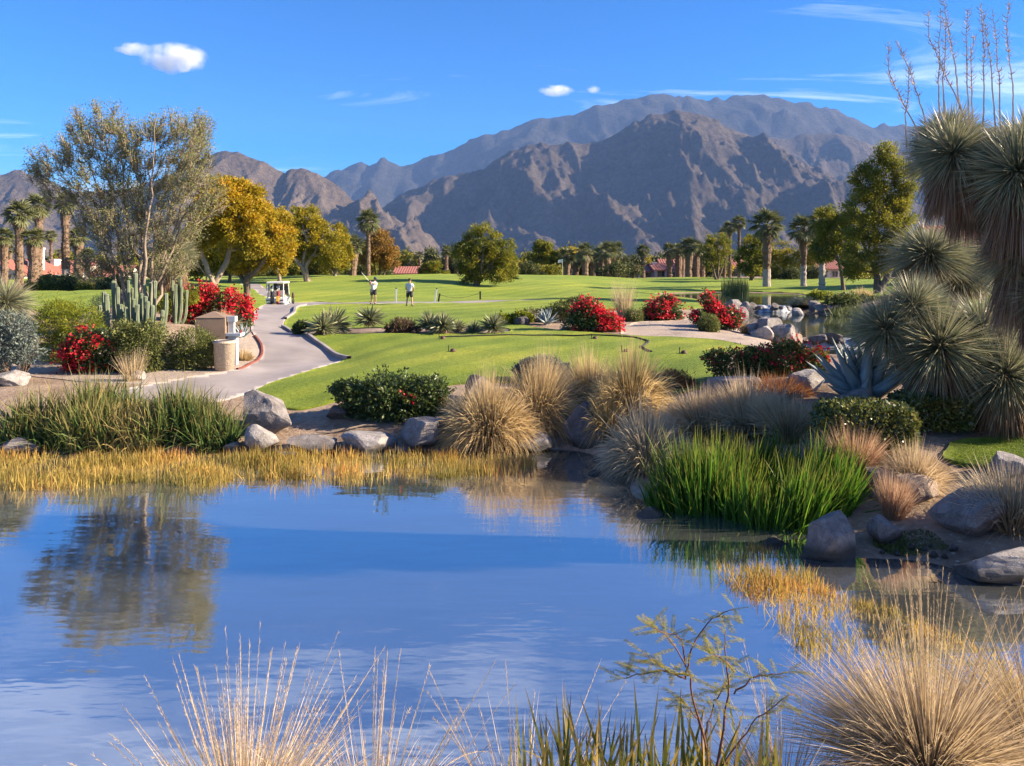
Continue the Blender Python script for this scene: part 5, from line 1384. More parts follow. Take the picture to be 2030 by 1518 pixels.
tree_yucca(332, 33.5, [(345,505,48,1.2,0),(318,515,40,1.3,.3)], 'shaggy yucca with a brown dead skirt behind the cactus columns', 5, trunk_r=.2)

# ------------------------------------------------------------------ blue agaves (every leaf its own piece)
def make_agave_mat():
    m, nt, nd, lk, b = nodes_of('agave_blue')
    n = noise(nd, lk, 3, 5); r = ramp(nd, [(.3, (.13, .175, .185)), (.7, (.24, .295, .30))]); lk.new(n, r.inputs[0])
    t = attr(nd, 'tt'); mr = nd.new('ShaderNodeMapRange'); mr.inputs[1].default_value = .93; mr.inputs[2].default_value = 1.0; lk.new(t, mr.inputs[0])
    lk.new(mixc(nd, lk, mr.outputs[0], r.outputs[0], (.05, .03, .025)), b.inputs['Base Color']); b.inputs['Roughness'].default_value = .55
    return m
M_agave = make_agave_mat()
def agave_leaf(seed):
    """thick channelled leaf along +X, curving up, spine at the tip"""
    n = 12; V = []; tt = []
    for i in range(n):
        t = i / (n - 1)
        w = .14 * (1 - t) ** .75 * (.62 + 1.2 * t * (1 - t) + .25 * (1 - t)); w = max(w, .002)
        z = .10 * t * t; th = .035 * (1 - t) + .003
        for y, dz in ((-1, .45), (-.55, .0), (0, -.12), (.55, 0), (1, .45)): V.append((t, y * w, z + dz * w)); tt.append(t)
        for y, dz in ((.5, -.2), (0, -.45), (-.5, -.2)): V.append((t, y * w, z + dz * w - th)); tt.append(t)
    q = []
    for i in range(n - 1):
        for j in range(8): k = (j + 1) % 8; q.append([i * 8 + j, (i + 1) * 8 + j, (i + 1) * 8 + k, i * 8 + k])
    return fast_mesh('leaf', np.array(V), [np.array(q)], [M_agave], True, {'tt': np.array(tt)})
AGL = agave_leaf(0)
def agave(px, D, Lpx, label, seed, n=30, dz=0):
    r = np.random.default_rng(seed); b = at(px, D, dz); L = Lpx / (F / D)
    root = obj('blue_agave', None, loc=b, label=label, cat='agave')
    hb = MB(); hb.tube([(0, 0, -.1), (0, 0, L * .12), (0, 0, L * .3)], [L * .13, L * .12, L * .03], 8); obj('heart', hb.mesh('heart', M_agave, True), root)
    for k in range(n):
        el = math.radians(80 - 66 * ((k + .5) / n) ** 1.0 + r.normal() * 4)
        o = obj('leaf', AGL, root, loc=(0, 0, L * .08))
        o.rotation_euler = (r.normal() * .1, -el, k * 2.39996 + r.normal() * .15)
        o.scale = (L * r.uniform(.85, 1.08),) * 2 + (L,)
    return root
agave(1712, 16.4, 138, 'large blue-grey agave rosette behind its own boulder', 1, 34)
agave(1082, 35.6, 34, 'small blue agave beside the dark split boulder', 2, 22)
agave(480, 29.5, 30, 'small pale agave at the foot of the bougainvillea by the path', 3, 16)

# ------------------------------------------------------------------ columnar cacti
M_cactus = plain_mat('cactus_skin', (.19, .22, .14), (.11, .14, .085), 5, .7)
def cactus_column(h, rad, seed, bow=0.0, bdir=0.0):
    """ribbed column with rounded top, bending out at its foot"""
    r = np.random.default_rng(seed); nz = 16; na = 22; V = []
    for i in range(nz + 5):
        if i < nz: t = i / (nz - 1); z = t * (h - rad); rr = rad * (.88 + .14 * math.sin(t * 9 + seed))
        else: a = (i - nz + 1) / 5 * PI / 2; z = h - rad + rad * math.sin(a); rr = rad * max(.02, math.cos(a))
        off = bow * (1 - math.exp(-z / (.18 * h + .05)))
        for j in range(na):
            th = j / na * 2 * PI; rb = rr * (1 + (.14 if j % 2 else -.12))
            V.append((off * math.cos(bdir) + rb * math.cos(th), off * math.sin(bdir) + rb * math.sin(th), z - .05))
    q = []
    for i in range(nz + 4):
        for j in range(na): k = (j + 1) % na; q.append([i * na + j, i * na + k, (i + 1) * na + k, (i + 1) * na + j])
    return fast_mesh('column', np.array(V), [np.array(q)], [M_cactus], False)
def cactus(px, D, cols, label):
    b = at(px, D); s = F / D
    root = obj('columnar_cactus', None, loc=b, label=label, cat='cactus')
    for k, (cx, top, wpx, dy) in enumerate(cols):
        x = (cx - px) / s; h = ztop(top, D) - b.z
        bow = .45 * abs(x) ** .7 * (1 if x >= 0 else -1)
        obj('column', cactus_column(h, wpx / s / 2 * .68, k + int(px), bow), root, loc=(x - bow, dy, 0))
cactus(268, 27.2, [(269,538,11,0),(222,553,12,.1),(197,575,11,.3),(220,578,13,-.3),(243,553,10,.4),(281,560,10,.2),(290,557,10,.3),(302,553,11,.2),(236,565,10,-.1),(254,598,12,-.5),(276,588,10,-.4),(286,578,10,-.2),(297,583,11,-.3),(306,592,11,-.5),(313,600,11,-.4),(266,603,10,-.6),(327,578,12,.1),(249,568,9,.5),(289,598,12,-.6),(210,600,10,-.4),(330,610,10,-.3)],
       'broad thicket of grey-green columnar cactus stems below the airy tree')
cactus(352, 30.5, [(342,545,9,0),(349,542,9,.2),(356,545,9,.1),(353,560,9,-.2),(362,565,9,-.1),(368,572,9,.1)], 'narrow group of columnar cactus stems next to the scarlet bougainvillea')

# ------------------------------------------------------------------ boulders
R_, T_, D_, P_ = M_rock, M_rock_tan, M_rock_dk, M_rock_pale
for a in [
 (525, 18.4, 118, 82, R_, 'large angular grey boulder between the cattails and the bare soil', 1, dict(depth=.8)),
 (522, 17.6, 76, 50, P_, 'pale wedge-shaped boulder leaning below the large angular one', 2, dict(rot=.6)),
 (621, 17.5, 96, 30, R_, 'low flat grey rock at the waterline below the bare soil', 3, {}),
 (732, 17.5, 114, 42, P_, 'long flat-topped pale rock at the waterline below the dark shrub', 4, {}),
 (842, 17.7, 106, 56, R_, 'peaked grey rock at the waterline beside the drooping grass', 5, dict(rot=.4)),
 (676, 19.3, 54, 30, D_, 'small dark rock half hidden under the dark shrub', 6, {}),
 (950, 20.0, 100, 60, D_, 'dark pointed boulder behind the drooping grass clump', 7, dict(rot=.9)),
 (1062, 17.6, 96, 40, R_, 'cracked grey rock under the tallest tawny clump at the water', 8, {}),
 (1160, 17.9, 92, 80, D_, 'dark rounded boulder between the two hanging grass clumps', 9, {}),
 (1440, 18.6, 130, 44, T_, 'long low brown boulder beyond the pale dry grass', 10, {}),
 (1600, 18.0, 80, 40, P_, 'flat pale rock at the foot of the blue agave', 11, {}),
 (1708, 15.6, 92, 72, R_, 'grey boulder nestled against the large blue agave', 12, dict(depth=.7)),
 (1292, 13.1, 78, 66, P_, 'rounded pale boulder at the tip of the iris bed', 13, {}),
 (1649, 11.2, 132, 82, R_, 'big block-shaped boulder standing in the water by the iris', 14, dict(depth=.75)),
 (1746, 11.6, 74, 52, R_, 'smaller grey rock next to the big block-shaped boulder', 15, {}),
 (1752, 13.0, 96, 56, T_, 'tan ridged boulder behind the low tan boulder', 16, {}),
 (1812, 12.5, 88, 54, T_, 'low tan boulder at the edge of the bare soil', 17, dict(rot=.5)),
 (1938, 11.5, 150, 84, R_, 'broad grey boulder on the bare slope beside the grey-green grass', 18, {}),
 (2000, 13.0, 90, 40, P_, 'pale flat rock on the slope below the small lawn', 19, {}),
 (1985, 10.35, 150, 60, P_, 'long pale waterside rock lying in the dark inlet', 20, dict(depth=.6)),
 (1538, 11.7, 62, 32, D_, 'low dark wet rock under the drooping iris leaves', 21, {}),
 (40, 17.3, 92, 34, R_, 'flat grey rock at the waterline by the cattails', 22, {}),
 (-10, 17.9, 60, 50, T_, 'tan rock behind the flat waterline rock by the cattails', 23, {}),
 (268, 22.4, 34, 22, P_, 'small pale rock above the cattails', 24, {}),
 (30, 21.5, 80, 30, P_, 'flat pale rock in the sand above the cattails', 25, {}),
 (1032, 35.8, 36, 20, D_, 'dark split boulder between yucca row and bougainvillea', 26, {}),
 (1500, 34.6, 60, 36, R_, 'grey boulder at the upper end of the stream rock pile', 27, {}),
 (1525, 34.0, 60, 44, R_, 'rounded boulder in the middle of the stream rock pile', 28, {}),
 (1553, 33.4, 56, 46, R_, 'smooth boulder at the water side of the stream rock pile', 29, {}),
 (1512, 33.2, 46, 26, P_, 'small pale boulder in front of the stream rock pile', 30, {}),
 (1575, 34.4, 36, 30, T_, 'tan boulder at the tail of the stream rock pile', 31, {}),
 (1455, 54.5, 40, 24, R_, 'boulder at the lawn end of the upper waterfall', 32, {}),
 (1478, 53.5, 36, 28, R_, 'boulder right beside the upper waterfall lip', 33, {}),
 (1470, 51.5, 34, 20, R_, 'low boulder below the upper waterfall', 34, {}),
 (1582, 51.8, 32, 26, P_, 'square pale boulder in the middle pond', 35, {}),
 (1612, 53.5, 30, 22, R_, 'boulder behind the square pale boulder', 36, {}),
 (1560, 54.6, 26, 16, R_, 'small boulder capping the end of the upper waterfall', 37, {}),
 (1630, 52.5, 34, 18, T_, 'low tan boulder on the grassy pond bank', 38, {}),
 (1565, 670, 0, 0, None, None, 0, None)]:
    if a[4] is None: continue
    rock(*a[:6], a[6], **a[7])
for i, (px, D, w) in enumerate([(1596, 34.9, 22), (1618, 34.5, 38), (1652, 34.7, 44), (1670, 34.4, 20), (1704, 34.8, 34)]):
    rock(px, D, w, w * .5, D_, 'dark wet stone set along the lip of the lower waterfall', 60 + i % 3, name='rock', group='stones along the lower waterfall', zb=.72)
for i, (px, D, w) in enumerate([(1492, 54.0, 26), (1507, 53.7, 14), (1536, 54.0, 24), (1550, 53.6, 12)]):
    rock(px, D, w, w * .5, D_, 'dark wet stone set along the lip of the upper waterfall', 63 + i % 2, name='rock', group='stones along the upper waterfall', zb=1.18)
for i, (px, py, w, dz) in enumerate([(1806,1090,18,0),(1832,1092,14,0),(1780,1102,16,0),(1850,1104,18,0),(1872,1108,14,0),(1750,1098,12,0),(1890,1092,18,0),(1770,1080,12,0),(1845,1086,10,0)]):
    D = gp(px, py)[1]; rock(px, D, w, w * .6, P_ if i % 2 else R_, 'small pebble-like stone on the mossy water edge', 66 + i % 3, name='rock', group='small stones at the mossy water edge')
rock(1178, 15.6, 30, 12, P_, 'small pale stone poking out of the water', 70, name='rock', zb=-.02)
rock(462, 17.4, 40, 22, P_, 'little rounded pale rock against the cattails', 71, name='rock')
rock(1120, 33, 30, 8, P_, 'tiny flat stone beside the scarlet bougainvillea on the tee bank', 72, name='rock')
# ------------------------------------------------------------------ houses
M_stucco = plain_mat('stucco_white', (.62, .56, .50), (.54, .48, .43), 3, .9, bmp=.2, bscale=25)
M_tile = None
def make_tile_mat():
    m, nt, nd, lk, b = nodes_of('roof_tiles')
    n = noise(nd, lk, 6, 4); r = ramp(nd, [(.3, (.20, .065, .045)), (.7, (.36, .14, .10))]); lk.new(n, r.inputs[0]); lk.new(r.outputs[0], b.inputs['Base Color'])
    b.inputs['Roughness'].default_value = .8
    return m
M_tile = make_tile_mat()
M_glass = plain_mat('window_glass', (.03, .035, .045), (.02, .025, .03), 2, .08, spec=.8)
M_frame = plain_mat('window_frame', (.30, .24, .19), (.24, .19, .15), 4, .6)

def gable_roof(mb, x0, x1, y0, y1, z, h, axis='x', over=.5, row=.45):
    """tiled gable roof: rows of raised half-round ridges running down both slopes"""
    if axis == 'x':
        a0, a1, b0, b1 = x0 - over, x1 + over, y0 - over, y1 + over
    else:
        a0, a1, b0, b1 = y0 - over, y1 + over, x0 - over, x1 + over
    n = int((a1 - a0) / row); u = np.linspace(a0, a1, n * 4 + 1); wv = .07 * np.abs(np.sin(np.arange(len(u)) * PI / 4))
    bm_ = (b0 + b1) / 2
    for s0, s1 in ((b0, bm_), (b1, bm_)):
        lo = np.column_stack([u, np.full(len(u), s0), z + wv - over * h / (bm_ - b0) * .6]); hi = np.column_stack([u, np.full(len(u), s1), z + h + wv])
        V = np.vstack([lo, hi, lo - [0, 0, .18]])
        if axis != 'x': V = V[:, [1, 0, 2]]
        m = len(u); q = [[i, i + 1, m + i + 1, m + i] for i in range(m - 1)] + [[i, 2 * m + i, 2 * m + i + 1, i + 1] for i in range(m - 1)]
        mb.add(V, quads=q)

def wing(root, x0, x1, y0, y1, z1, rh, axis, wins, seed=0, zb=-.5):
    w = MB(); w.box(x0, x1, y0, y1, zb, z1)
    if axis == 'x':
        for x in (x0, x1): w.add([(x, y0, z1), (x, y1, z1), (x, (y0 + y1) / 2, z1 + rh * .95)], tris=[[0, 1, 2]])
    else:
        for y in (y0, y1): w.add([(x0, y, z1), (x1, y, z1), ((x0 + x1) / 2, y, z1 + rh * .95)], tris=[[0, 1, 2]])
    obj('wall', w.mesh('wall', M_stucco), root)
    rb = MB(); gable_roof(rb, x0, x1, y0, y1, z1, rh, axis); obj('roof', rb.mesh('roof', M_tile), root)
    for (a, b, c, d) in wins:
        g = MB(); g.box(a, b, y0 - .03, y0 + .1, c, d); wo = obj('window', g.mesh('window', M_glass), root)
        f = MB()
        for (p, q, r2, s2) in ((a - .1, b + .1, c - .1, c), (a - .1, b + .1, d, d + .1), (a - .1, a, c, d), (b, b + .1, c, d), ((a + b) / 2 - .04, (a + b) / 2 + .04, c, d)):
            f.box(p, q, y0 - .08, y0 - .035, r2, s2)
        obj('frame', f.mesh('frame', M_frame), wo)

def house(px, D, label, build):
    b = at(px, D); s = F / D
    root = obj('house', None, loc=b, label=label, cat='house')
    build(root, lambda p: (p - px) / s, lambda q: ztop(q, D) - b.z)
    return root
def h_left(root, X, Z):
    wing(root, X(88), X(150), 0, 9, Z(545), 1.6, 'x', [(X(100), X(112), Z(560), Z(547)), (X(134), X(146), Z(562), Z(547))])
    wing(root, X(150), X(215), 2, 9, Z(549), 1.3, 'x', [(X(165), X(180), Z(562), Z(550))])
    c = MB(); c.box(X(78), X(86), 2, 3.2, 0, Z(516)); c.box(X(77), X(87), 1.9, 3.3, Z(516), Z(513)); obj('chimney', c.mesh('chimney', M_stucco), root)
    for p in (112, 122):
        c = MB(); c.box(X(p) - .25, X(p) + .25, -2.2, -1.7, -.3, Z(545)); obj('porch_column', c.mesh('porch_column', M_stucco), root)
    c = MB(); c.box(X(108), X(150), -2.4, -.01, Z(546), Z(544)); obj('porch_beam', c.mesh('porch_beam', M_stucco), root)
house(120, 84, 'pale stucco house with red tiled roofs and porch beyond the lawn berm', h_left)
def h_left2(root, X, Z):
    wing(root, X(-60), X(38), 0, 8, Z(540), 1.3, 'y', [(X(-20), X(-6), Z(560), Z(545)), (X(10), X(22), Z(560), Z(545))])
    c = MB(); c.box(X(18), X(34), 3, 4.6, 0, Z(492)); c.box(X(17), X(35), 2.9, 4.7, Z(492), Z(489)); obj('chimney', c.mesh('chimney', M_stucco), root)
house(10, 78, 'white gabled house with broad chimney behind the bristly palms', h_left2)
def h_mid(root, X, Z):
    wing(root, X(1296), X(1318), -1.5, 8, Z(534), 1.1, 'x', [(X(1301), X(1314), Z(548), Z(537))])
    wing(root, X(1318), X(1400), 1, 10, Z(533), 1.9, 'x', [(X(1330), X(1340), Z(549), Z(540)), (X(1372), X(1390), Z(548), Z(539))])
    wing(root, X(1262), X(1296), 0, 8, Z(537), 1.1, 'x', [(X(1270), X(1290), Z(552), Z(541))])
    c = MB(); c.box(X(1297), X(1306), 2, 3, 0, Z(521)); c.box(X(1296), X(1307), 1.9, 3.1, Z(521), Z(519)); obj('chimney', c.mesh('chimney', M_stucco), root)
house(1318, 142, 'white stucco house with chimney and red tiled roof behind the palm cluster', h_mid)
def h_brown(root, X, Z):
    wing(root, X(782), X(832), 0, 8, Z(541), 1.2, 'x', [(X(786), X(796), Z(552), Z(542)), (X(812), X(824), Z(552), Z(542))])
house(806, 140, 'small far house with low tiled roof behind the round shrub-tree', h_brown)
def h_right(root, X, Z):
    wing(root, X(1880), X(1985), 0, 9, Z(486), 2.2, 'x', [(X(1895), X(1910), Z(530), Z(505)), (X(1925), X(1942), Z(530), Z(505))])
house(1925, 76, 'two-storey white house with red tiled roof behind the tree yuccas', h_right)
def h_far(root, X, Z):
    wing(root, X(1618), X(1668), 0, 8, Z(532), 1.5, 'x', [(X(1626), X(1638), Z(548), Z(538)), (X(1650), X(1660), Z(548), Z(538))])
house(1640, 128, 'white low house glimpsed between palm trunks beyond the lawn', h_far)
def h_far2(root, X, Z):
    wing(root, X(1446), X(1476), 0, 8, Z(528), 1.6, 'x', [(X(1452), X(1464), Z(546), Z(534))])
house(1460, 150, 'far house with red roof showing between the thin-leaved and olive trees', h_far2)

# ------------------------------------------------------------------ bushes along the far edge
rb = np.random.default_rng(77)
FB = []
for k in range(5):
    r = np.random.default_rng(900 + k)
    L = [(r.normal() * .9, r.normal() * .5, .9 + r.random() * .5, 1.3 + r.random() * .5, 1.1, .95 + r.random() * .4) for _ in range(4)]
    P, d, _ = lump_points(L, 2200, r, .5, .25); P = P[P[:, 2] > 0]
    mb = MB(); mb.leaves(P, .34, .5, r=r)
    sb = MB(); kk = r.choice(len(P), 14); B = P[kk] * np.array([.3, .3, 0]); sb.blades(B, P[kk] - B, np.linalg.norm(P[kk] - B, axis=1), .08, 0, 2, r=r)
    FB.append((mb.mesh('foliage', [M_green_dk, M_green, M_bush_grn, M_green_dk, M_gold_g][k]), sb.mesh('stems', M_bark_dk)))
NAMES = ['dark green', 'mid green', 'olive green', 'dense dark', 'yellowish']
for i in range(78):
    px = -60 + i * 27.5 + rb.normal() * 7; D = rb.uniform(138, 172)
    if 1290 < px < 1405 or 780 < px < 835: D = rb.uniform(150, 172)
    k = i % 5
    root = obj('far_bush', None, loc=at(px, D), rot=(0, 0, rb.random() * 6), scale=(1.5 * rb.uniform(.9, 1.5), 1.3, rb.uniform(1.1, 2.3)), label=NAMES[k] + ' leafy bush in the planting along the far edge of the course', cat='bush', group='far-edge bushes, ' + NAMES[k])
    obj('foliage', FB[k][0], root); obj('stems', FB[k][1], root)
for i in range(16):
    px = 70 + i * 11 + rb.normal() * 5; D = rb.uniform(54, 66)
    k = i % 3
    root = obj('far_bush', None, loc=at(px, D), rot=(0, 0, rb.random() * 6), scale=(.5, .5, rb.uniform(.3, .6)), label=NAMES[k] + ' low bush in the bed before the red-roofed house', cat='bush', group='house-bed bushes, ' + NAMES[k])
    obj('foliage', FB[k][0], root); obj('stems', FB[k][1], root)
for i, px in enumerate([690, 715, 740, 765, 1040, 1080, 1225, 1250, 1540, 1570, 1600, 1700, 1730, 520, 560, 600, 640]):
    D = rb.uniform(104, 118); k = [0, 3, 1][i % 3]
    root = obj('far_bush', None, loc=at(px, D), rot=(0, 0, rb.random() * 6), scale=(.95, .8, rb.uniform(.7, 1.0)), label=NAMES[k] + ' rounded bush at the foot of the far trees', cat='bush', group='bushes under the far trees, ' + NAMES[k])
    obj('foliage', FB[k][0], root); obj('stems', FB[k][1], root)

# ------------------------------------------------------------------ golf cart
M_white = plain_mat('white_paint', (.72, .71, .68), (.64, .63, .60), 3, .35, spec=.5)
M_black = plain_mat('black_rubber', (.025, .025, .027), (.015, .015, .016), 6, .7)
M_navy = plain_mat('navy_cloth', (.018, .02, .035), (.012, .013, .022), 8, .8)
M_red_c = plain_mat('red_cloth', (.22, .03, .03), (.15, .02, .02), 8, .8)
M_yel = plain_mat('yellow_plate', (.65, .42, .04), (.55, .34, .03), 8, .6)
M_metal = plain_mat('steel', (.55, .55, .56), (.45, .45, .46), 8, .35, metal=.9)
M_beige = plain_mat('beige_vinyl', (.45, .38, .30), (.38, .32, .25), 8, .6)
M_taill = plain_mat('tail_lamp', (.35, .02, .02), (.28, .015, .015), 8, .3)
def disc(mb, c, rad, w, n=18):
    a = np.linspace(0, 2 * PI, n, endpoint=False); V = []
    for x, rr in ((-w / 2, rad * .86), (-w / 2 + .03, rad), (w / 2 - .03, rad), (w / 2, rad * .86)):
        V += [(c[0] + x, c[1] + rr * math.cos(t), c[2] + rr * math.sin(t)) for t in a]
    V += [(c[0] - w / 2, c[1], c[2]), (c[0] + w / 2, c[1], c[2])]
    q = []; t3 = []
    for i in range(3):
        for j in range(n): k = (j + 1) % n; q.append([i * n + j, i * n + k, (i + 1) * n + k, (i + 1) * n + j])
    for j in range(n): k = (j + 1) % n; t3 += [[4 * n, k, j], [4 * n + 1, 3 * n + j, 3 * n + k]]
    mb.add(V, t3, q)
cb = at(552, 53.5, .035)
cart = obj('golf_cart', None, loc=cb, rot=(0, 0, math.radians(4)), label='white golf cart parked on the path, seen from behind', cat='golf cart')
def part(name, fn, mat, parent, smooth=False):
    m = MB(); fn(m); return obj(name, m.mesh(name, mat, smooth), parent)
def c_body(m):
    # side profile extruded across: rear bagwell, seat box, floor, front cowl  (y forward)
    prof = [(-.95, .32), (-1.02, .45), (-1.0, .66), (-.78, .70), (-.55, .66), (-.5, .78), (.05, .78), (.1, .35), (.75, .33), (.9, .75), (1.05, .78), (1.25, .6), (1.28, .35), (1.1, .26), (-.8, .26)]
    n = len(prof); V = [(x, y, z) for x in (-.58, .58) for y, z in prof]
    q = [[i, (i + 1) % n, n + (i + 1) % n, n + i] for i in range(n)]
    m.add(V, quads=q)
    for s, o in ((-.58, 0), (.58, n)):
        c = len(prof)
        V2 = [(s, y, z) for y, z in prof] + [(s, 0, .3)]
        m.add(V2, tris=[[i, (i + 1) % n, n] for i in range(n)])
    for s in (-1, 1):  # rear wings over the wheels
        x0, x1 = (.30, .62) if s > 0 else (-.62, -.30)
        m.box(x0, x1, -1.06, -.5, .42, .72)
part('body', c_body, M_white, cart)
part('bumper', lambda m: m.box(-.5, .5, -1.14, -1.03, .27, .36), M_black, cart)
part('seat', lambda m: (m.box(-.52, .52, -.42, .06, .80, .92), m.box(-.52, .52, -.50, -.40, .94, 1.25)), M_beige, cart)
part('roof', lambda m: (m.box(-.60, .60, -.95, .85, 1.76, 1.83), m.box(-.55, .55, -.9, .8, 1.83, 1.87)), M_white, cart)
for sx in (-.54, .54):
    part('roof_post', lambda m: m.tube([(sx, -.88, .7), (sx, -.85, 1.76)], .028, 6), M_white, cart)
    part('roof_post', lambda m: m.tube([(sx, 1.0, .75), (sx, .62, 1.76)], .025, 6), M_white, cart)
part('windscreen', lambda m: m.add([(-.5, .98, .82), (.5, .98, .82), (.5, .66, 1.7), (-.5, .66, 1.7)], quads=[[0, 1, 2, 3]]), M_glass, cart)
part('bag_rack', lambda m: (m.tube([(-.54, -.98, 1.05), (.54, -.98, 1.05)], .02, 5), m.tube([(-.5, -1.0, .68), (-.54, -.98, 1.05)], .02, 5), m.tube([(.5, -1.0, .68), (.54, -.98, 1.05)], .02, 5)), M_metal, cart)
for sx in (-.46, .46): part('tail_light', lambda m: m.box(sx - .12, sx + .12, -1.085, -1.055, .55, .62), M_black, cart)
part('number_plate', lambda m: m.box(-.13, .13, -1.16, -1.142, .22, .34), M_yel, cart)
for sx in (-.5, .5):
    for wy in (-.78, .85):
        w = part('wheel', lambda m: disc(m, (0, 0, 0), .23, .2), M_black, cart, True); w.location = (sx, wy, .225)
        part('rim', lambda m: disc(m, (0, 0, 0), .11, .215), M_white, w)
part('steering_wheel', lambda m: m.tube([(-.28 + .15 * math.cos(t), .45 - .05 * math.sin(t), 1.05 + .13 * math.sin(t)) for t in np.linspace(0, 2 * PI, 14)], .015, 5, cap=False), M_black, cart)
Rc = Matrix.Rotation(math.radians(4), 3, 'Z')
def bag(x, mat, mat2, label, seed):
    r = np.random.default_rng(seed)
    p = cb + Rc @ Vector((x, -1.02, .36))
    root = obj('golf_bag', None, loc=p, rot=(math.radians(-9), 0, math.radians(4)), label=label, cat='golf bag')
    part('bag_body', lambda m: m.tube([(0, 0, 0), (0, 0, .05), (0, 0, .8), (0, 0, .86)], [.11, .125, .13, .115], 12), mat, root, True)
    part('pocket', lambda m: m.box(-.09, .09, -.185, -.11, .12, .5), mat2, root)
    for k in range(7):
        a = r.random() * 6.28; q = (math.cos(a) * .07, math.sin(a) * .07)
        c = part('club', lambda m: (m.tube([(q[0], q[1], .7), (q[0] * 1.4, q[1] * 1.4, 1.02 + .03 * k)], .008, 4), m.box(q[0] * 1.4 - .05, q[0] * 1.4 + .03, q[1] * 1.4 - .02, q[1] * 1.4 + .02, 1.0 + .03 * k, 1.06 + .03 * k)), M_black if k % 2 else M_metal, root)
bag(-.2, M_navy, M_black, 'navy golf bag strapped on the back of the cart', 1)
bag(.2, M_red_c, M_yel, 'red golf bag with yellow pocket on the back of the cart', 2)

# ball washer post next to the cart
M_brown = plain_mat('brown_wood', (.10, .05, .03), (.06, .03, .02), 8, .7)
wb = at(581, 54.5)
wp = obj('ball_washer', None, loc=wb, label='dark brown ball-washer post with hanging towel beside the cart', cat='ball washer')
part('post', lambda m: m.tube([(0, 0, -.1), (0, 0, .75)], .035, 8), M_black, wp)
part('washer_head', lambda m: m.tube([(0, 0, .75), (0, 0, .8), (0, 0, 1.08), (0, 0, 1.15)], [.06, .10, .09, .04], 10), M_brown, wp, True)
part('towel', lambda m: m.tube([(.02, -.06, .72), (.03, -.08, .5), (.02, -.07, .36)], [.05, .09, .07], 7), M_black, wp, True)

# sign board behind the cart
sb_ = at(532, 57)
sg = obj('yardage_board', None, loc=sb_, label='small dark board on a post beside the cart roof', cat='sign board')
part('post', lambda m: m.tube([(0, 0, -.1), (0, 0, 1.0)], .03, 6), M_black, sg)
part('board', lambda m: m.box(-.13, .13, -.05, -.01, .95, 1.45), plain_mat('grey_board', (.16, .17, .2), (.12, .13, .16), 5, .6), sg)

# ------------------------------------------------------------------ drinking fountain pillar, bench unit, litter bin
M_stucco_br = plain_mat('stucco_brown', (.23, .16, .115), (.165, .115, .085), 2.5, .92, bmp=.35, bscale=30)
M_pebble = None
def make_pebble():
    m, nt, nd, lk, b = nodes_of('pebble_concrete')
    tc = nd.new('ShaderNodeTexCoord'); vo = nd.new('ShaderNodeTexVoronoi'); vo.inputs['Scale'].default_value = 38; lk.new(tc.outputs['Object'], vo.inputs['Vector'])
    r = ramp(nd, [(0, (.40, .32, .24)), (.5, (.52, .43, .33)), (1, (.30, .23, .17))]); sp = nd.new('ShaderNodeSeparateXYZ'); lk.new(vo.outputs['Color'], sp.inputs[0]); lk.new(sp.outputs[0], r.inputs[0])
    lk.new(r.outputs[0], b.inputs['Base Color']); b.inputs['Roughness'].default_value = .85
    bump(nd, lk, b, vo.outputs['Distance'], .6, .02)
    return m
M_pebble = make_pebble()
D = 25.6; pb = at(424, D); s = F / D
pil = obj('stucco_pillar', None, loc=pb, rot=(0, 0, .12), label='brown stucco pillar with low pyramid cap beside the path', cat='pillar')
hh = ztop(628, D) - pb.z; ww = 56 / s / 2
part('shaft', lambda m: m.box(-ww, ww, -ww, ww, -.2, hh), M_stucco_br, pil)
part('cap', lambda m: m.add([(-ww * 1.04, -ww * 1.04, hh), (ww * 1.04, -ww * 1.04, hh), (ww * 1.04, ww * 1.04, hh), (-ww * 1.04, ww * 1.04, hh), (0, 0, hh + .20)], tris=[[0, 1, 4], [1, 2, 4], [2, 3, 4], [3, 0, 4]]), M_stucco_br, pil)
fb_ = at(461, 25.4); s = F / 25.4
ft = obj('drinking_fountain', None, loc=fb_, label='pale grey drinking fountain standing against the stucco pillar', cat='drinking fountain')
M_pale = plain_mat('painted_steel', (.50, .52, .52), (.42, .44, .45), 4, .45)
zt = ztop(632, 25.4) - fb_.z; zs = ztop(665, 25.4) - fb_.z
part('pedestal', lambda m: m.box(-.10, .16, -.12, .12, -.1, zs), M_pale, ft)
part('basin', lambda m: m.box(-.16, .34, -.2, .2, zs, zs + .09), M_pale, ft)
part('back_post', lambda m: m.box(-.15, .03, .03, .17, zs + .09, zt - .09), M_pale, ft)
part('spout_box', lambda m: m.box(-.17, .10, -.06, .18, zt - .09, zt + .09), M_pale, ft)
rc = obj('cup', None, loc=fb_ + Vector((.26, 0, zs + .09)), label='small red cup on the drinking fountain basin', cat='cup')
part('cup_body', lambda m: m.tube([(0, 0, 0), (0, 0, .1)], [.035, .045], 10), M_red_c, rc)
D = 24.5; lb = at(445, D); s = F / D
bin_ = obj('litter_bin', None, loc=lb, label='round pebble-finished concrete litter bin beside the path', cat='litter bin')
hb_ = ztop(676, D) - lb.z; rb_ = 21 / s
part('bin_body', lambda m: m.tube([(0, 0, -.05), (0, 0, hb_ * .93), (0, 0, hb_ * .94), (0, 0, hb_)], [rb_ * .88, rb_ * .98, rb_ * 1.06, rb_ * 1.06], 28), M_pebble, bin_, True)
part('rim', lambda m: m.tube([(rb_ * .92 * math.cos(t), rb_ * .92 * math.sin(t), hb_ + .01) for t in np.linspace(0, 2 * PI, 29)], .03, 6, cap=False), M_kerb, bin_, True)
part('liner', lambda m: m.tube([(0, 0, hb_ - .2), (0, 0, hb_ + .004)], [rb_ * .75, rb_ * .8], 24), M_black, bin_, True)

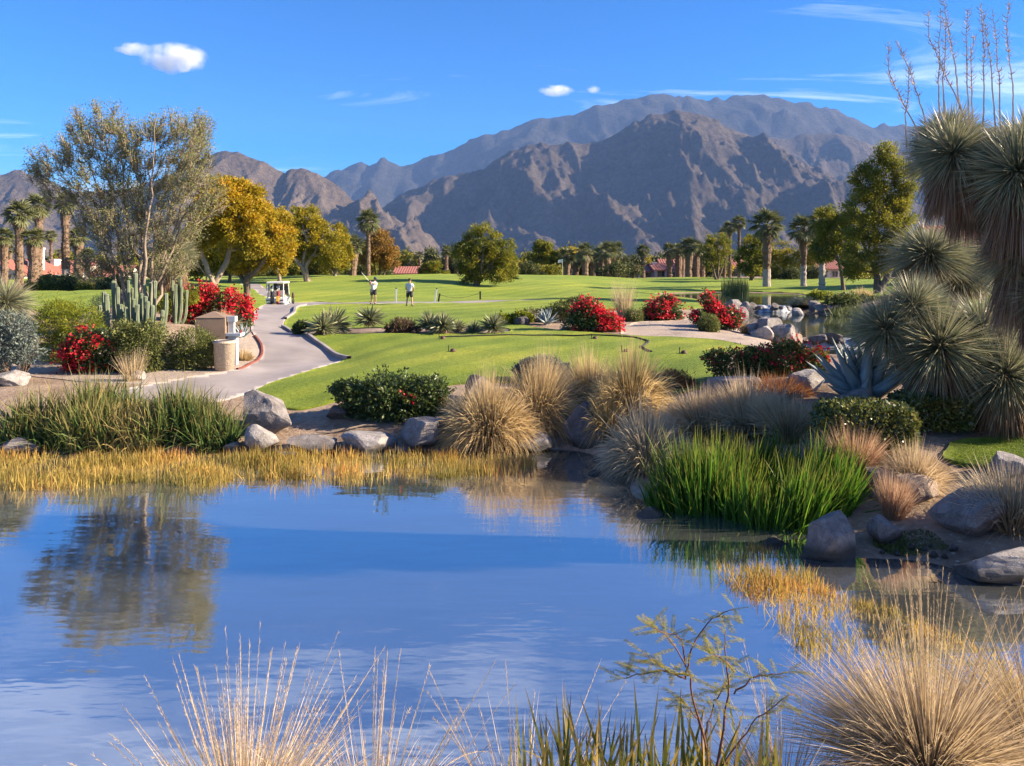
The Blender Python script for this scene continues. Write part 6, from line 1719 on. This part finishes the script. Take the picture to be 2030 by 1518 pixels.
# ------------------------------------------------------------------ golfers
M_skin = plain_mat('skin', (.42, .24, .16), (.36, .20, .13), 10, .6)
M_shirt = plain_mat('shirt_white', (.60, .64, .70), (.52, .56, .62), 10, .85)
M_shirt2 = plain_mat('shirt_pale_stripe', (.42, .46, .52), (.60, .63, .67), 30, .85, mapping=(.05, .05, 1))
M_shorts = plain_mat('shorts_dark', (.045, .045, .055), (.03, .03, .038), 10, .9)
M_cap = plain_mat('cap_blue', (.03, .06, .12), (.02, .045, .09), 10, .8)
M_hair = plain_mat('hair_dark', (.03, .022, .018), (.02, .015, .012), 20, .7)
M_shoe = plain_mat('shoe', (.12, .10, .09), (.08, .07, .06), 10, .7)

def skin_mesh(name, verts, edges, mat, root_i, sub=2):
    """verts: list of (x, y, z, radius)"""
    bm = bmesh.new(); ly = bm.verts.layers.skin.verify(); vs = []
    for (x, y, z, rr) in verts:
        v = bm.verts.new((x, y, z)); v[ly].radius = (rr, rr) if np.isscalar(rr) else rr; vs.append(v)
    for a, b in edges: bm.edges.new((vs[a], vs[b]))
    vs[root_i][ly].use_root = True
    me = bpy.data.meshes.new(name); bm.to_mesh(me); bm.free()
    o = bpy.data.objects.new('tmp', me); COL.objects.link(o)
    o.modifiers.new('s', 'SKIN'); m = o.modifiers.new('d', 'SUBSURF'); m.levels = sub; m.render_levels = sub
    dg = bpy.context.evaluated_depsgraph_get(); dg.update()
    me2 = bpy.data.meshes.new_from_object(o.evaluated_get(dg)); me2.name = name
    bpy.data.objects.remove(o); bpy.data.meshes.remove(me)
    me2.materials.clear(); me2.materials.append(mat)
    me2.polygons.foreach_set('use_smooth', np.ones(len(me2.polygons), bool))
    return me2

def person(loc, rz, pose, shirt, label, cap):
    """pose: dict of joints; one continuous body, clothes as slightly larger shells over it"""
    J = pose
    root = obj('person', None, loc=loc, rot=(0, 0, rz), label=label, cat='person')
    V = []; E = []; ix = {}
    def add(n, rr, frm=None):
        ix[n] = len(V); V.append((*J[n], rr))
        if frm: E.append((ix[frm], ix[n]))
    add('pelvis', (.15, .11)); add('waist', (.14, .10), 'pelvis'); add('chest', (.17, .12), 'waist'); add('neck0', (.09, .08), 'chest'); add('neck', .055, 'neck0')
    add('head0', .075, 'neck'); add('head', (.085, .10), 'head0'); add('crown', (.06, .07), 'head')
    for sd in 'lr':
        add('sh' + sd, .065, 'chest'); add('el' + sd, .045, 'sh' + sd); add('wr' + sd, .032, 'el' + sd); add('ha' + sd, .038, 'wr' + sd)
        # fingers and thumb as short chains from the palm
        h = np.array(J['ha' + sd]); w = np.array(J['wr' + sd]); dv = unit(h - w); pv = unit(np.cross(dv, [0, 1, .2]))
        for k, (o, L) in enumerate(((-.027, .07), (-.009, .08), (.009, .078), (.027, .06))):
            nm = f'f{k}{sd}'; J[nm] = tuple(h + pv * o + dv * L * .6); add(nm, .010, 'ha' + sd); nm2 = nm + 't'; J[nm2] = tuple(h + pv * o + dv * L + np.array([0, -.02, -.01])); add(nm2, .008, nm)
        J['th' + sd] = tuple(h * .5 + w * .5 + pv * .05 + dv * .02); add('th' + sd, .011, 'wr' + sd)
        add('hip' + sd, .095, 'pelvis'); add('kn' + sd, .06, 'hip' + sd); add('ca' + sd, .055, 'kn' + sd); add('an' + sd, .038, 'ca' + sd); add('to' + sd, .04, 'an' + sd)
    obj('body', skin_mesh('body', V, E, M_skin, 0), root)
    def shell(nm, names, links, mat, gr):
        vs = []; m = {}
        for n in names:
            rr = V[ix[n]][3]; rr = (rr if not np.isscalar(rr) else (rr, rr)); m[n] = len(vs)
            vs.append((*J[n], (rr[0] + gr, rr[1] + gr)))
        obj(nm, skin_mesh(nm, vs, [(m[a], m[b]) for a, b in links], mat, 0), root)
    for sd in 'lr':
        a, b = np.array(J['sh' + sd]), np.array(J['el' + sd]); J['sl' + sd] = tuple(a * .3 + b * .7); ix['sl' + sd] = len(V); V.append((*J['sl' + sd], .055))
        a, b = np.array(J['hip' + sd]), np.array(J['kn' + sd]); J['hm' + sd] = tuple(a * .12 + b * .88); ix['hm' + sd] = len(V); V.append((*J['hm' + sd], .085))
    shell('shirt', ['waist', 'pelvis', 'chest', 'neck0', 'shl', 'shr', 'sll', 'slr'], [('waist', 'pelvis'), ('waist', 'chest'), ('chest', 'neck0'), ('chest', 'shl'), ('chest', 'shr'), ('shl', 'sll'), ('shr', 'slr')], shirt, .022)
    shell('shorts', ['pelvis', 'hipl', 'hipr', 'hml', 'hmr'], [('pelvis', 'hipl'), ('pelvis', 'hipr'), ('hipl', 'hml'), ('hipr', 'hmr')], M_shorts, .03)
    h = np.array(J['head']); c = np.array(J['crown']); fwd = np.array(J.get('face', (0, 1, 0)), float); fwd = unit(fwd)
    up = unit(c - np.array(J['head0']))
    hm = MB(); Vi, T = ico(3); keep = Vi @ np.array([0, 0, 1.]) > -.15
    B = np.column_stack([np.cross(fwd, up), fwd, up])
    def lump(mb, pos, sc): mb.add((Vi * np.array(sc)) @ B.T + pos, tris=T)
    if cap:
        cm = MB(); lump(cm, h + up * .07, (.105, .12, .075)); lump(cm, h + up * .05 + fwd * .14, (.085, .08, .012)); obj('cap', cm.mesh('cap', M_cap, True), root)
        lump(hm, h + up * .0 - fwd * .03, (.098, .095, .08))
    else: lump(hm, h + up * .035 - fwd * .012, (.102, .118, .095))
    obj('hair', hm.mesh('hair', M_hair, True), root)
    fm = MB(); right = np.cross(fwd, up)
    lump(fm, h + fwd * .112 - up * .01, (.014, .022, .022)); obj('nose', fm.mesh('nose', M_skin, True), root)
    for s2 in (-1, 1):
        fm = MB(); lump(fm, h + right * s2 * .098, (.012, .022, .032)); obj('ear', fm.mesh('ear', M_skin, True), root)
    for s2 in (-1, 1):
        em = MB(); lump(em, h + fwd * .098 + right * s2 * .034 + up * .012, (.014, .008, .008)); obj('eye', em.mesh('eye', M_hair, True), root)
    em = MB(); lump(em, h + fwd * .10 - up * .05, (.03, .006, .006)); obj('mouth', em.mesh('mouth', M_red_c, True), root)
    for sd in 'lr':
        sm = MB(); a, b = np.array(J['an' + sd]), np.array(J['to' + sd]); sm.tube([a + (a - b) * .35 - [0, 0, a[2] - .05], b * .5 + a * .5 - [0, 0, (a[2] + b[2]) / 2 - .05], b - [0, 0, b[2] - .045], b + (b - a) * .12 - [0, 0, b[2] - .04]], [.045, .052, .05, .02], 8)
        obj('shoe', sm.mesh('shoe', M_shoe, True), root)
    return root

std = dict(pelvis=(0, 0, .95), waist=(0, 0, 1.12), chest=(0, 0, 1.33), neck0=(0, 0, 1.46), neck=(0, 0, 1.52), head0=(0, .015, 1.60), head=(0, .02, 1.68), crown=(0, .01, 1.76),
           shl=(-.19, 0, 1.40), ell=(-.26, .02, 1.13), wrl=(-.17, .2, 1.0), hal=(-.12, .27, .99), shr=(.19, 0, 1.40), elr=(.27, .02, 1.13), wrr=(.2, .2, 1.0), har=(.15, .27, .99),
           hipl=(-.10, 0, .88), knl=(-.15, .02, .50), cal=(-.17, -.02, .33), anl=(-.19, -.02, .09), tol=(-.22, .13, .045), hipr=(.10, 0, .88), knr=(.14, .02, .50), car=(.16, -.02, .33), anr=(.18, -.02, .09), tor=(.21, .13, .045))
person(at(812, 49.0, .05), math.radians(-8), dict(std), M_shirt2, 'bareheaded person in pale shirt and dark shorts standing back turned on the tee', False)
swing = dict(pelvis=(0, 0, .94), waist=(.0, 0, 1.10), chest=(.03, .02, 1.30), neck0=(.06, .04, 1.43), neck=(.075, .06, 1.48), head0=(.09, .08, 1.55), head=(.11, .10, 1.63), crown=(.12, .10, 1.71), face=(.7, -.5, -.3),
             shl=(-.13, -.08, 1.36), ell=(-.22, -.22, 1.22), wrl=(-.16, -.24, 1.42), hal=(-.15, -.25, 1.49), shr=(.19, .06, 1.38), elr=(.10, -.16, 1.32), wrr=(-.10, -.24, 1.40), har=(-.15, -.27, 1.46),
             hipl=(-.09, 0, .88), knl=(-.10, -.03, .50), cal=(-.10, .01, .32), anl=(-.10, .02, .09), tol=(-.16, -.10, .045), hipr=(.10, .02, .88), knr=(.14, -.03, .52), car=(.13, .05, .34), anr=(.14, .10, .13), tor=(.10, -.02, .045))
gb = at(740, 49.5, .05)
person(gb, 0, swing, M_shirt, 'person in white shirt, dark shorts and blue cap swinging a club on the tee', True)
cl = obj('golf_club', None, loc=gb + Vector((-.15, -.27, 1.46)), label='golf club raised over the shoulder of the swinging person', cat='golf club')
part('shaft', lambda m: m.tube([(.04, .02, -.10), (-.55, -.1, .62)], [.014, .010], 6), M_metal, cl)
part('grip', lambda m: m.tube([(.05, .02, -.115), (-.11, -.01, .085)], .017, 6), M_black, cl)
part('club_head', lambda m: m.tube([(-.53, -.1, .60), (-.57, -.1, .66), (-.52, -.1, .71)], [.03, .05, .02], 8), M_black, cl, True)

# ------------------------------------------------------------------ stakes, rope posts, tee markers, flag
M_stake = plain_mat('white_stake', (.70, .70, .66), (.60, .60, .56), 6, .6)
for px, D, h, lean, lab in ((785, 54, .95, .02, 'upright white stake with dark tip beside the standing golfer'), (862, 55, .95, .14, 'leaning white stake past the standing golfer')):
    st = obj('boundary_stake', None, loc=at(px, D), rot=(0, lean, 0), label=lab, cat='stake')
    part('shaft', lambda m: m.box(-.05, .05, -.03, .03, -.15, h), M_stake, st); part('tip', lambda m: m.box(-.05, .05, -.03, .03, h + .001, h + .08), M_black, st)
ra, rb2 = at(869, 57), at(952, 58)
for p, lean, lab in ((ra, .15, 'leaning dark rope post beside the leaning white stake'), (rb2, 0, 'upright dark rope post at the end of the slack rope')):
    st = obj('rope_post', None, loc=p, rot=(0, lean, 0), label=lab, cat='post')
    part('shaft', lambda m: m.box(-.06, .06, -.05, .05, -.15, .62), M_black, st); part('post_cap', lambda m: m.box(-.075, .075, -.065, .065, .62, .66), M_black, st)
rp = MB(); t = np.linspace(0, 1, 16); A, B = np.array(ra) + [.09, 0, .58], np.array(rb2) + [0, 0, .58]
C = A[None] * (1 - t)[:, None] + B[None] * t[:, None]; C[:, 2] -= .32 * 4 * t * (1 - t)
rp.tube(C - A, .014, 5); obj('rope', rp.mesh('rope', M_black), loc=A, label='slack dark rope hanging between the two rope posts', cat='rope')
for i, (px, py) in enumerate([(878, 674), (898, 699), (1180, 674), (1241, 700), (1356, 703)]):
    g = gp(px, py); p = Vector((g[0], g[1], Hs(*g) + .05))
    tm = obj('tee_marker', None, loc=p, label='small dark dome tee marker on the clipped tee', cat='tee marker', group='tee markers')
    part('dome', lambda m: m.tube([(0, 0, -.03), (0, 0, .02), (0, 0, .07), (0, 0, .1)], [.11, .11, .08, .02], 10), M_brown, tm, True)
    part('spike', lambda m: m.box(-.16, -.135, -.012, .012, -.05, .2), M_black, tm)
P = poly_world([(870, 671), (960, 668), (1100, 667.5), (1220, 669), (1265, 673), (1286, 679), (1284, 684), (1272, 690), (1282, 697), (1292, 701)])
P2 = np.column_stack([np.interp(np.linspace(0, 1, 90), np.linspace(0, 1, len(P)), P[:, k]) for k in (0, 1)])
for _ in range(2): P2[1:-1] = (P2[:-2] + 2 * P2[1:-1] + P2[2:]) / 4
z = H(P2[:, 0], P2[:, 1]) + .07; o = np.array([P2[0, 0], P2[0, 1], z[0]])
m = MB(); m.tube(np.column_stack([P2, z]) - o, .03, 6); obj('stripe', m.mesh('stripe', M_black), loc=o, label='thin dark stripe lying along the clipped tee edge', cat='stripe')  # dark line along the tee edge: a thin black tube just above the turf
fl = obj('golf_flag', None, loc=at(1115, 108), label='white golf flag on a thin pole by the far mound', cat='flag')
part('pole', lambda m: m.tube([(0, 0, -.1), (0, 0, 2.3)], .025, 5), M_stake, fl)
part('flag', lambda m: m.add([(0.02, 0, 2.25), (-.3, .05, 2.2), (-.6, 0, 2.1), (0.02, 0, 1.8), (-.3, .05, 1.78), (-.6, 0, 1.72)], quads=[[0, 1, 4, 3], [1, 2, 5, 4]]), M_stake, fl)

# fallen branch on the bare soil
m = MB(); m.tube([(0, 0, .03), (.35, .02, .02), (.7, .1, .08), (1.1, .3, .14), (1.5, .4, .12)], [.012, .022, .025, .02, .01], 6)
m.tube([(.7, .1, .08), (.9, .0, .2)], [.014, .005], 5)
obj('fallen_branch', m.mesh('fallen_branch', M_bark), loc=at(625, 18.3, .02), label='pale fallen branch on the bare soil under the dark shrub', cat='branch')
# ------------------------------------------------------------------ plants on the near bank
M_stem_straw = leaf_mat('plume_straw', [(0, (.36, .25, .13)), (.5, (.50, .37, .21)), (1, (.62, .49, .31))], tip=(.66, .53, .36), tip_from=.3, trans=.35)
def plume_clump(name, x, y, n, L, spread, label, seed, mat, W=.012, bend=.18, nbase=2200, baseL=.8, bmat=None, lean=(0, 0), head=True):
    """ornamental grass: fine arching leaves plus tall stems that each end in a narrow fuzzy plume"""
    r = np.random.default_rng(seed); z = Hs(x, y)
    root = obj(name, None, loc=(x, y, z), label=label, cat='grass clump')
    an = r.random(nbase) * 2 * PI; q = r.random(nbase) ** .55; le = q * 1.25
    d = np.column_stack([np.cos(an) * np.sin(le), np.sin(an) * np.sin(le), np.cos(le)])
    mb = MB(); mb.blades(np.column_stack([np.cos(an) * .16 * q, np.sin(an) * .16 * q, np.full(nbase, -.05)]), d, baseL * r.uniform(.6, 1.25, nbase), .007, .35 * r.uniform(.3, 1.3, nbase), 5, r=r)
    obj('leaves', mb.mesh('leaves', bmat or mat), root)
    an = r.random(n) * 2 * PI; q = r.random(n) ** .7; le = q * spread
    d = np.column_stack([np.cos(an) * np.sin(le) + lean[0], np.sin(an) * np.sin(le) + lean[1], np.cos(le)]); d = unit(d)
    B = np.column_stack([np.cos(an) * .12 * q, np.sin(an) * .12 * q, np.full(n, -.05)]); Ls = L * r.uniform(.55, 1.05, n); bd = bend * r.uniform(.0, 1.5, n) * q + (r.random(n) < .16) * r.uniform(.2, .55, n)
    sm = MB(); sm.blades(B, d, Ls, W * .55, bd, 7, prof=3, r=r)
    obj('stems', sm.mesh('stems', mat), root)
    if head:
        pm = MB()
        per = 80
        t = 1 - r.random((n, per)) ** 1.2 * .5
        C = B[:, None] + d[:, None] * (Ls[:, None] * t)[..., None] + np.array([0, 0, -1.]) * (Ls[:, None] * bd[:, None] * t * t)[..., None]
        dd = unit(d[:, None] + np.array([0, 0, -2.]) * (bd[:, None] * t)[..., None] + r.normal(size=(n, per, 3)) * .22)
        pm.blades(C.reshape(-1, 3), dd.reshape(-1, 3), .028 * r.uniform(.6, 1.3, n * per), .0045, 0, 1, r=r)
        obj('plumes', pm.mesh('plumes', mat), root)
    return root
plume_clump('fountain_grass', -1.62, 4.55, 170, 1.28, .85, 'foreground fountain grass with pale bristly plumes over the blue water', 1, M_stem_straw, lean=(-.05, .05))
plume_clump('fountain_grass', -.85, 4.65, 50, 1.28, .8, 'smaller foreground fountain grass with sparse crossing plumes', 2, M_stem_straw, nbase=700, lean=(.15, .05))
plume_clump('fountain_grass', .05, 4.6, 26, 1.2, .9, 'thin fountain grass with a few arching plumes beside the sword blades', 3, M_stem_straw, nbase=350, lean=(-.1, .05))
plume_clump('fountain_grass', 2.75, 5.0, 150, 1.45, .75, 'big golden fountain grass at the pond corner below the amber reeds', 4, M_straw, nbase=3600, baseL=.95, lean=(0, .05))
plume_clump('fountain_grass', 3.7, 5.3, 90, 1.2, .95, 'tawny fountain grass beside the big golden one', 5, M_golden, nbase=2600, baseL=.85, bmat=M_tawny, lean=(.05, .05))
plume_clump('fountain_grass', 1.75, 4.9, 22, 1.15, 1.0, 'wispy fountain grass under the leafy sapling', 6, M_stem_straw, nbase=350, lean=(-.1, .1))
# sword-like iris blades and dead leaves at the bottom
r = np.random.default_rng(5)
M_iris2 = leaf_mat('iris_leaf_dry', [(0, (.07, .10, .018)), (.4, (.17, .18, .03)), (.75, (.32, .26, .06)), (1, (.42, .29, .09))], tip=(.20, .13, .04), tip_from=.7, trans=.4)
for (x0, n, L, sp, lab, sd) in ((.42, 110, .98, .42, 'upright green-gold iris blades at the near bank', 1), (.95, 95, .9, .45, 'iris clump with browned leaves under the leafy sapling', 2), (1.38, 30, .95, .3, 'few tall dark iris blades beside the golden fountain grass', 3)):
    rr = np.random.default_rng(sd); N = n
    an = rr.random(N) * 2 * PI; le = rr.random(N) * .5
    B = np.column_stack([rr.normal(size=N) * sp * .5, rr.normal(size=N) * .16, np.full(N, -.05)])
    d = np.column_stack([np.cos(an) * le, np.sin(an) * le, np.ones(N)])
    m = MB(); m.blades(B, d, L * rr.uniform(.5, 1.05, N), .026 * rr.uniform(.6, 1.2, N), .06, 5, prof=2.2, r=rr, side=unit(np.column_stack([np.ones(N), rr.normal(size=N) * .6, np.zeros(N)])))
    m.blades(np.column_stack([rr.normal(size=620) * sp * .7, rr.normal(size=620) * .2, np.full(620, -.03)]), np.column_stack([rr.normal(size=(620, 2)), np.ones(620) * .8]), .55 * rr.uniform(.6, 1.2, 620), .014, .5, 5, r=rr, tint=.6 + .4 * rr.random(620))
    obj('iris_clump', m.mesh('iris_clump', M_iris2), loc=(x0, 4.55, Hs(x0, 4.55)), label=lab, cat='iris')

# leafy mesquite sapling: reddish stems, feathery compound leaves (each leaf its own piece)
M_sap = plain_mat('sapling_bark', (.16, .07, .045), (.09, .04, .03), 12, .7)
M_sapleaf = leaf_mat('sapling_leaf', [(0, (.14, .16, .025)), (.5, (.26, .25, .035)), (1, (.44, .33, .04))], trans=.45)
DS = 4.55
sx0 = (1400 - CX) / F * DS; sapz = Hs(sx0, DS)
sap = obj('mesquite_sapling', None, loc=(sx0, DS, sapz), label='slender leafy sapling with reddish stems and feathery leaflets over the water', cat='sapling')
def W(p, q, dy=0): return np.array([(p - CX) / F * DS - sx0, dy, ztop(q, DS) - sapz])
twg = [[(1408, 1640), (1400, 1480), (1375, 1400), (1360, 1345), (1355, 1300), (1310, 1225), (1275, 1200)], [(1360, 1345), (1370, 1290), (1410, 1230), (1460, 1212)], [(1360, 1345), (1320, 1320), (1270, 1275)], [(1365, 1340), (1300, 1330), (1232, 1345)],
       [(1408, 1640), (1430, 1480), (1455, 1380), (1450, 1310), (1455, 1280)], [(1455, 1375), (1490, 1340), (1560, 1330)], [(1395, 1470), (1420, 1400), (1450, 1370)], [(1430, 1520), (1500, 1440), (1590, 1395)], [(1360, 1320), (1350, 1260), (1300, 1245)], [(1408, 1600), (1385, 1430), (1350, 1380), (1340, 1370)], [(1455, 1330), (1420, 1290), (1400, 1280)]]
sm = MB(); tips = []
for k, tw in enumerate(twg):
    dy = r.normal() * .05
    P = np.array([W(p, q, dy * i) for i, (p, q) in enumerate(tw)]); t = np.linspace(0, 1, 14); tp = np.linspace(0, 1, len(P))
    C = np.column_stack([np.interp(t, tp, P[:, j]) for j in range(3)]) + r.normal(size=(14, 3)) * .004
    big = k in (0, 4)
    sm.tube(C, np.linspace(.010 if big else .006, .0022, 14), 6)
    for i in range(5 if not big else 8, 14): tips.append((C[i], unit(C[i] - C[i - 1])))
obj('stems', sm.mesh('stems', M_sap, True), sap)
def compound_leaf(seed):
    rr = np.random.default_rng(seed); m = MB(); L = .14
    m.tube([(0, 0, 0), (L * .5, 0, .004), (L, 0, -.006)], [.0012, .001, .0006], 3, cap=False, tint=.6, tt=0)
    n = 15; tt = np.linspace(.15, 1, n)
    for sd in (-1, 1):
        B = np.column_stack([tt * L, np.zeros(n), .002 - tt * .006]); d = np.column_stack([np.full(n, .45), np.full(n, sd * .9), rr.normal(size=n) * .15])
        m.blades(B, d, .026 * (1 - .6 * np.abs(tt - .5)), .0052, .1, 2, prof=2, r=rr, side=np.tile([[.9, -.45 * sd, 0]], (n, 1)))
    return m.mesh('leaf', M_sapleaf)
CL = [compound_leaf(k) for k in range(3)]
for i, (p, d) in enumerate(tips):
    for q in range(2):
        a = r.random() * 2 * PI; dv = Vector((math.cos(a) * .8 + d[0] * .5, math.sin(a) * .8, r.uniform(-.2, .5)))
        o = obj('leaf', CL[(i + q) % 3], sap, loc=p, scale=r.uniform(.7, 1.2)); o.rotation_euler = dv.to_track_quat('X', 'Z').to_euler()

# short turf blades on the nearest lawn edges
def turf(polys, n, seed):
    rr = np.random.default_rng(seed); pts = []
    for P, dens in polys:
        lo, hi = P.min(0), P.max(0); q = rr.uniform(lo, hi, (int(n * dens), 2)); pts.append(q[sdf(P, q[:, 0], q[:, 1]) > .0])
    Q = np.concatenate(pts); m = MB(); N = len(Q); z = H(Q[:, 0], Q[:, 1]) + .03
    m.blades(np.column_stack([Q, z]), np.column_stack([rr.normal(size=(N, 2)) * .45, np.ones(N)]), rr.uniform(.025, .06, N), .012, .3, 2, r=rr)
    return obj('turf_grass', m.mesh('turf_grass', leaf_mat('turf_blade', [(0, (.07, .14, .012)), (.5, (.13, .21, .016)), (1, (.24, .27, .04))], trans=.4)), kind='stuff', label='short green turf grass on the near lawn edges')
turf([(smooth_poly(poly_world([(1880,920),(1910,885),(1970,868),(2060,856),(2060,930),(1960,928)]), 1), 1.6), (poly_world([(510,784),(560,806),(640,800),(720,780),(880,760),(1000,752),(1180,752),(1180,735),(900,738),(700,752),(600,758)]), 1.2)], 12000, 3)

# ------------------------------------------------------------------ clouds beyond the haze
def make_cloud_mat():
    m = bpy.data.materials.new('cloud'); m.use_nodes = True; nd = m.node_tree.nodes; lk = m.node_tree.links
    nd.remove(nd['Principled BSDF'])
    v = nd.new('ShaderNodeVolumePrincipled'); v.inputs['Color'].default_value = (1, 1, 1, 1); v.inputs['Anisotropy'].default_value = .3
    tc = nd.new('ShaderNodeTexCoord'); n = nd.new('ShaderNodeTexNoise'); n.inputs['Scale'].default_value = .0035; n.inputs['Detail'].default_value = 5; n.inputs['Roughness'].default_value = .6
    lk.new(tc.outputs['Object'], n.inputs['Vector'])
    mr = nd.new('ShaderNodeMapRange'); mr.inputs[1].default_value = .40; mr.inputs[2].default_value = .66; mr.inputs[4].default_value = .012
    ds = nd.new('ShaderNodeVectorMath'); ds.operation = 'DISTANCE'; ds.inputs[1].default_value = (.5, .5, .5); lk.new(tc.outputs['Generated'], ds.inputs[0])
    fo = nd.new('ShaderNodeMapRange'); fo.inputs[1].default_value = .18; fo.inputs[2].default_value = .5; fo.inputs[3].default_value = 1; fo.inputs[4].default_value = 0; lk.new(ds.outputs['Value'], fo.inputs[0])
    mu = nd.new('ShaderNodeMath'); mu.operation = 'MULTIPLY'; lk.new(fo.outputs[0], mu.inputs[0])
    lk.new(n.outputs['Fac'], mr.inputs[0]); lk.new(mr.outputs[0], mu.inputs[1]); lk.new(mu.outputs[0], v.inputs['Density'])
    lk.new(v.outputs[0], nd['Material Output'].inputs['Volume'])
    return m
M_cloud = make_cloud_mat()
def cloud(px, py, wpx, hpx, label, seed):
    D = 15000; s = F / D; rr = np.random.default_rng(seed)
    V, T = ico(4); w = wpx / s / 2; h = hpx / s / 2
    n = 1 + .45 * fbm(V * 1.6 + seed * 3, 4)
    P = V * n[:, None] * np.array([w, w * .6, h])
    return obj('cloud', fast_mesh('cloud', P, [T], [M_cloud], True), loc=((px - CX) / s, D, ztop(py, D)), label=label, cat='cloud')
cloud(345, 116, 130, 56, 'largest small puffy white cloud in the open blue sky', 1)
cloud(262, 97, 72, 26, 'small torn cloud scrap next to the largest puffy cloud', 2)
cloud(1102, 179, 66, 24, 'small white cloud puff just above the far ridge', 3)
cloud(1177, 176, 28, 16, 'tiny cloud puff beside the puff above the far ridge', 4)

# ------------------------------------------------------------------ haze: one closed box of even, thin air round everything but the sky and clouds
hz = bpy.data.materials.new('haze'); hz.use_nodes = True
hn = hz.node_tree.nodes; hn.remove(hn['Principled BSDF'])
hv = hn.new('ShaderNodeVolumePrincipled'); hv.inputs['Color'].default_value = (.28, .50, 1.0, 1); hv.inputs['Density'].default_value = 3.2e-5; hv.inputs['Anisotropy'].default_value = 0.0
hz.node_tree.links.new(hv.outputs[0], hn['Material Output'].inputs['Volume'])
m = MB(); m.box(-9500, 13500, -3000, 12400, -26, 2300)
obj('haze', m.mesh('haze', hz), kind='stuff', label='thin bluish desert haze over the whole valley')
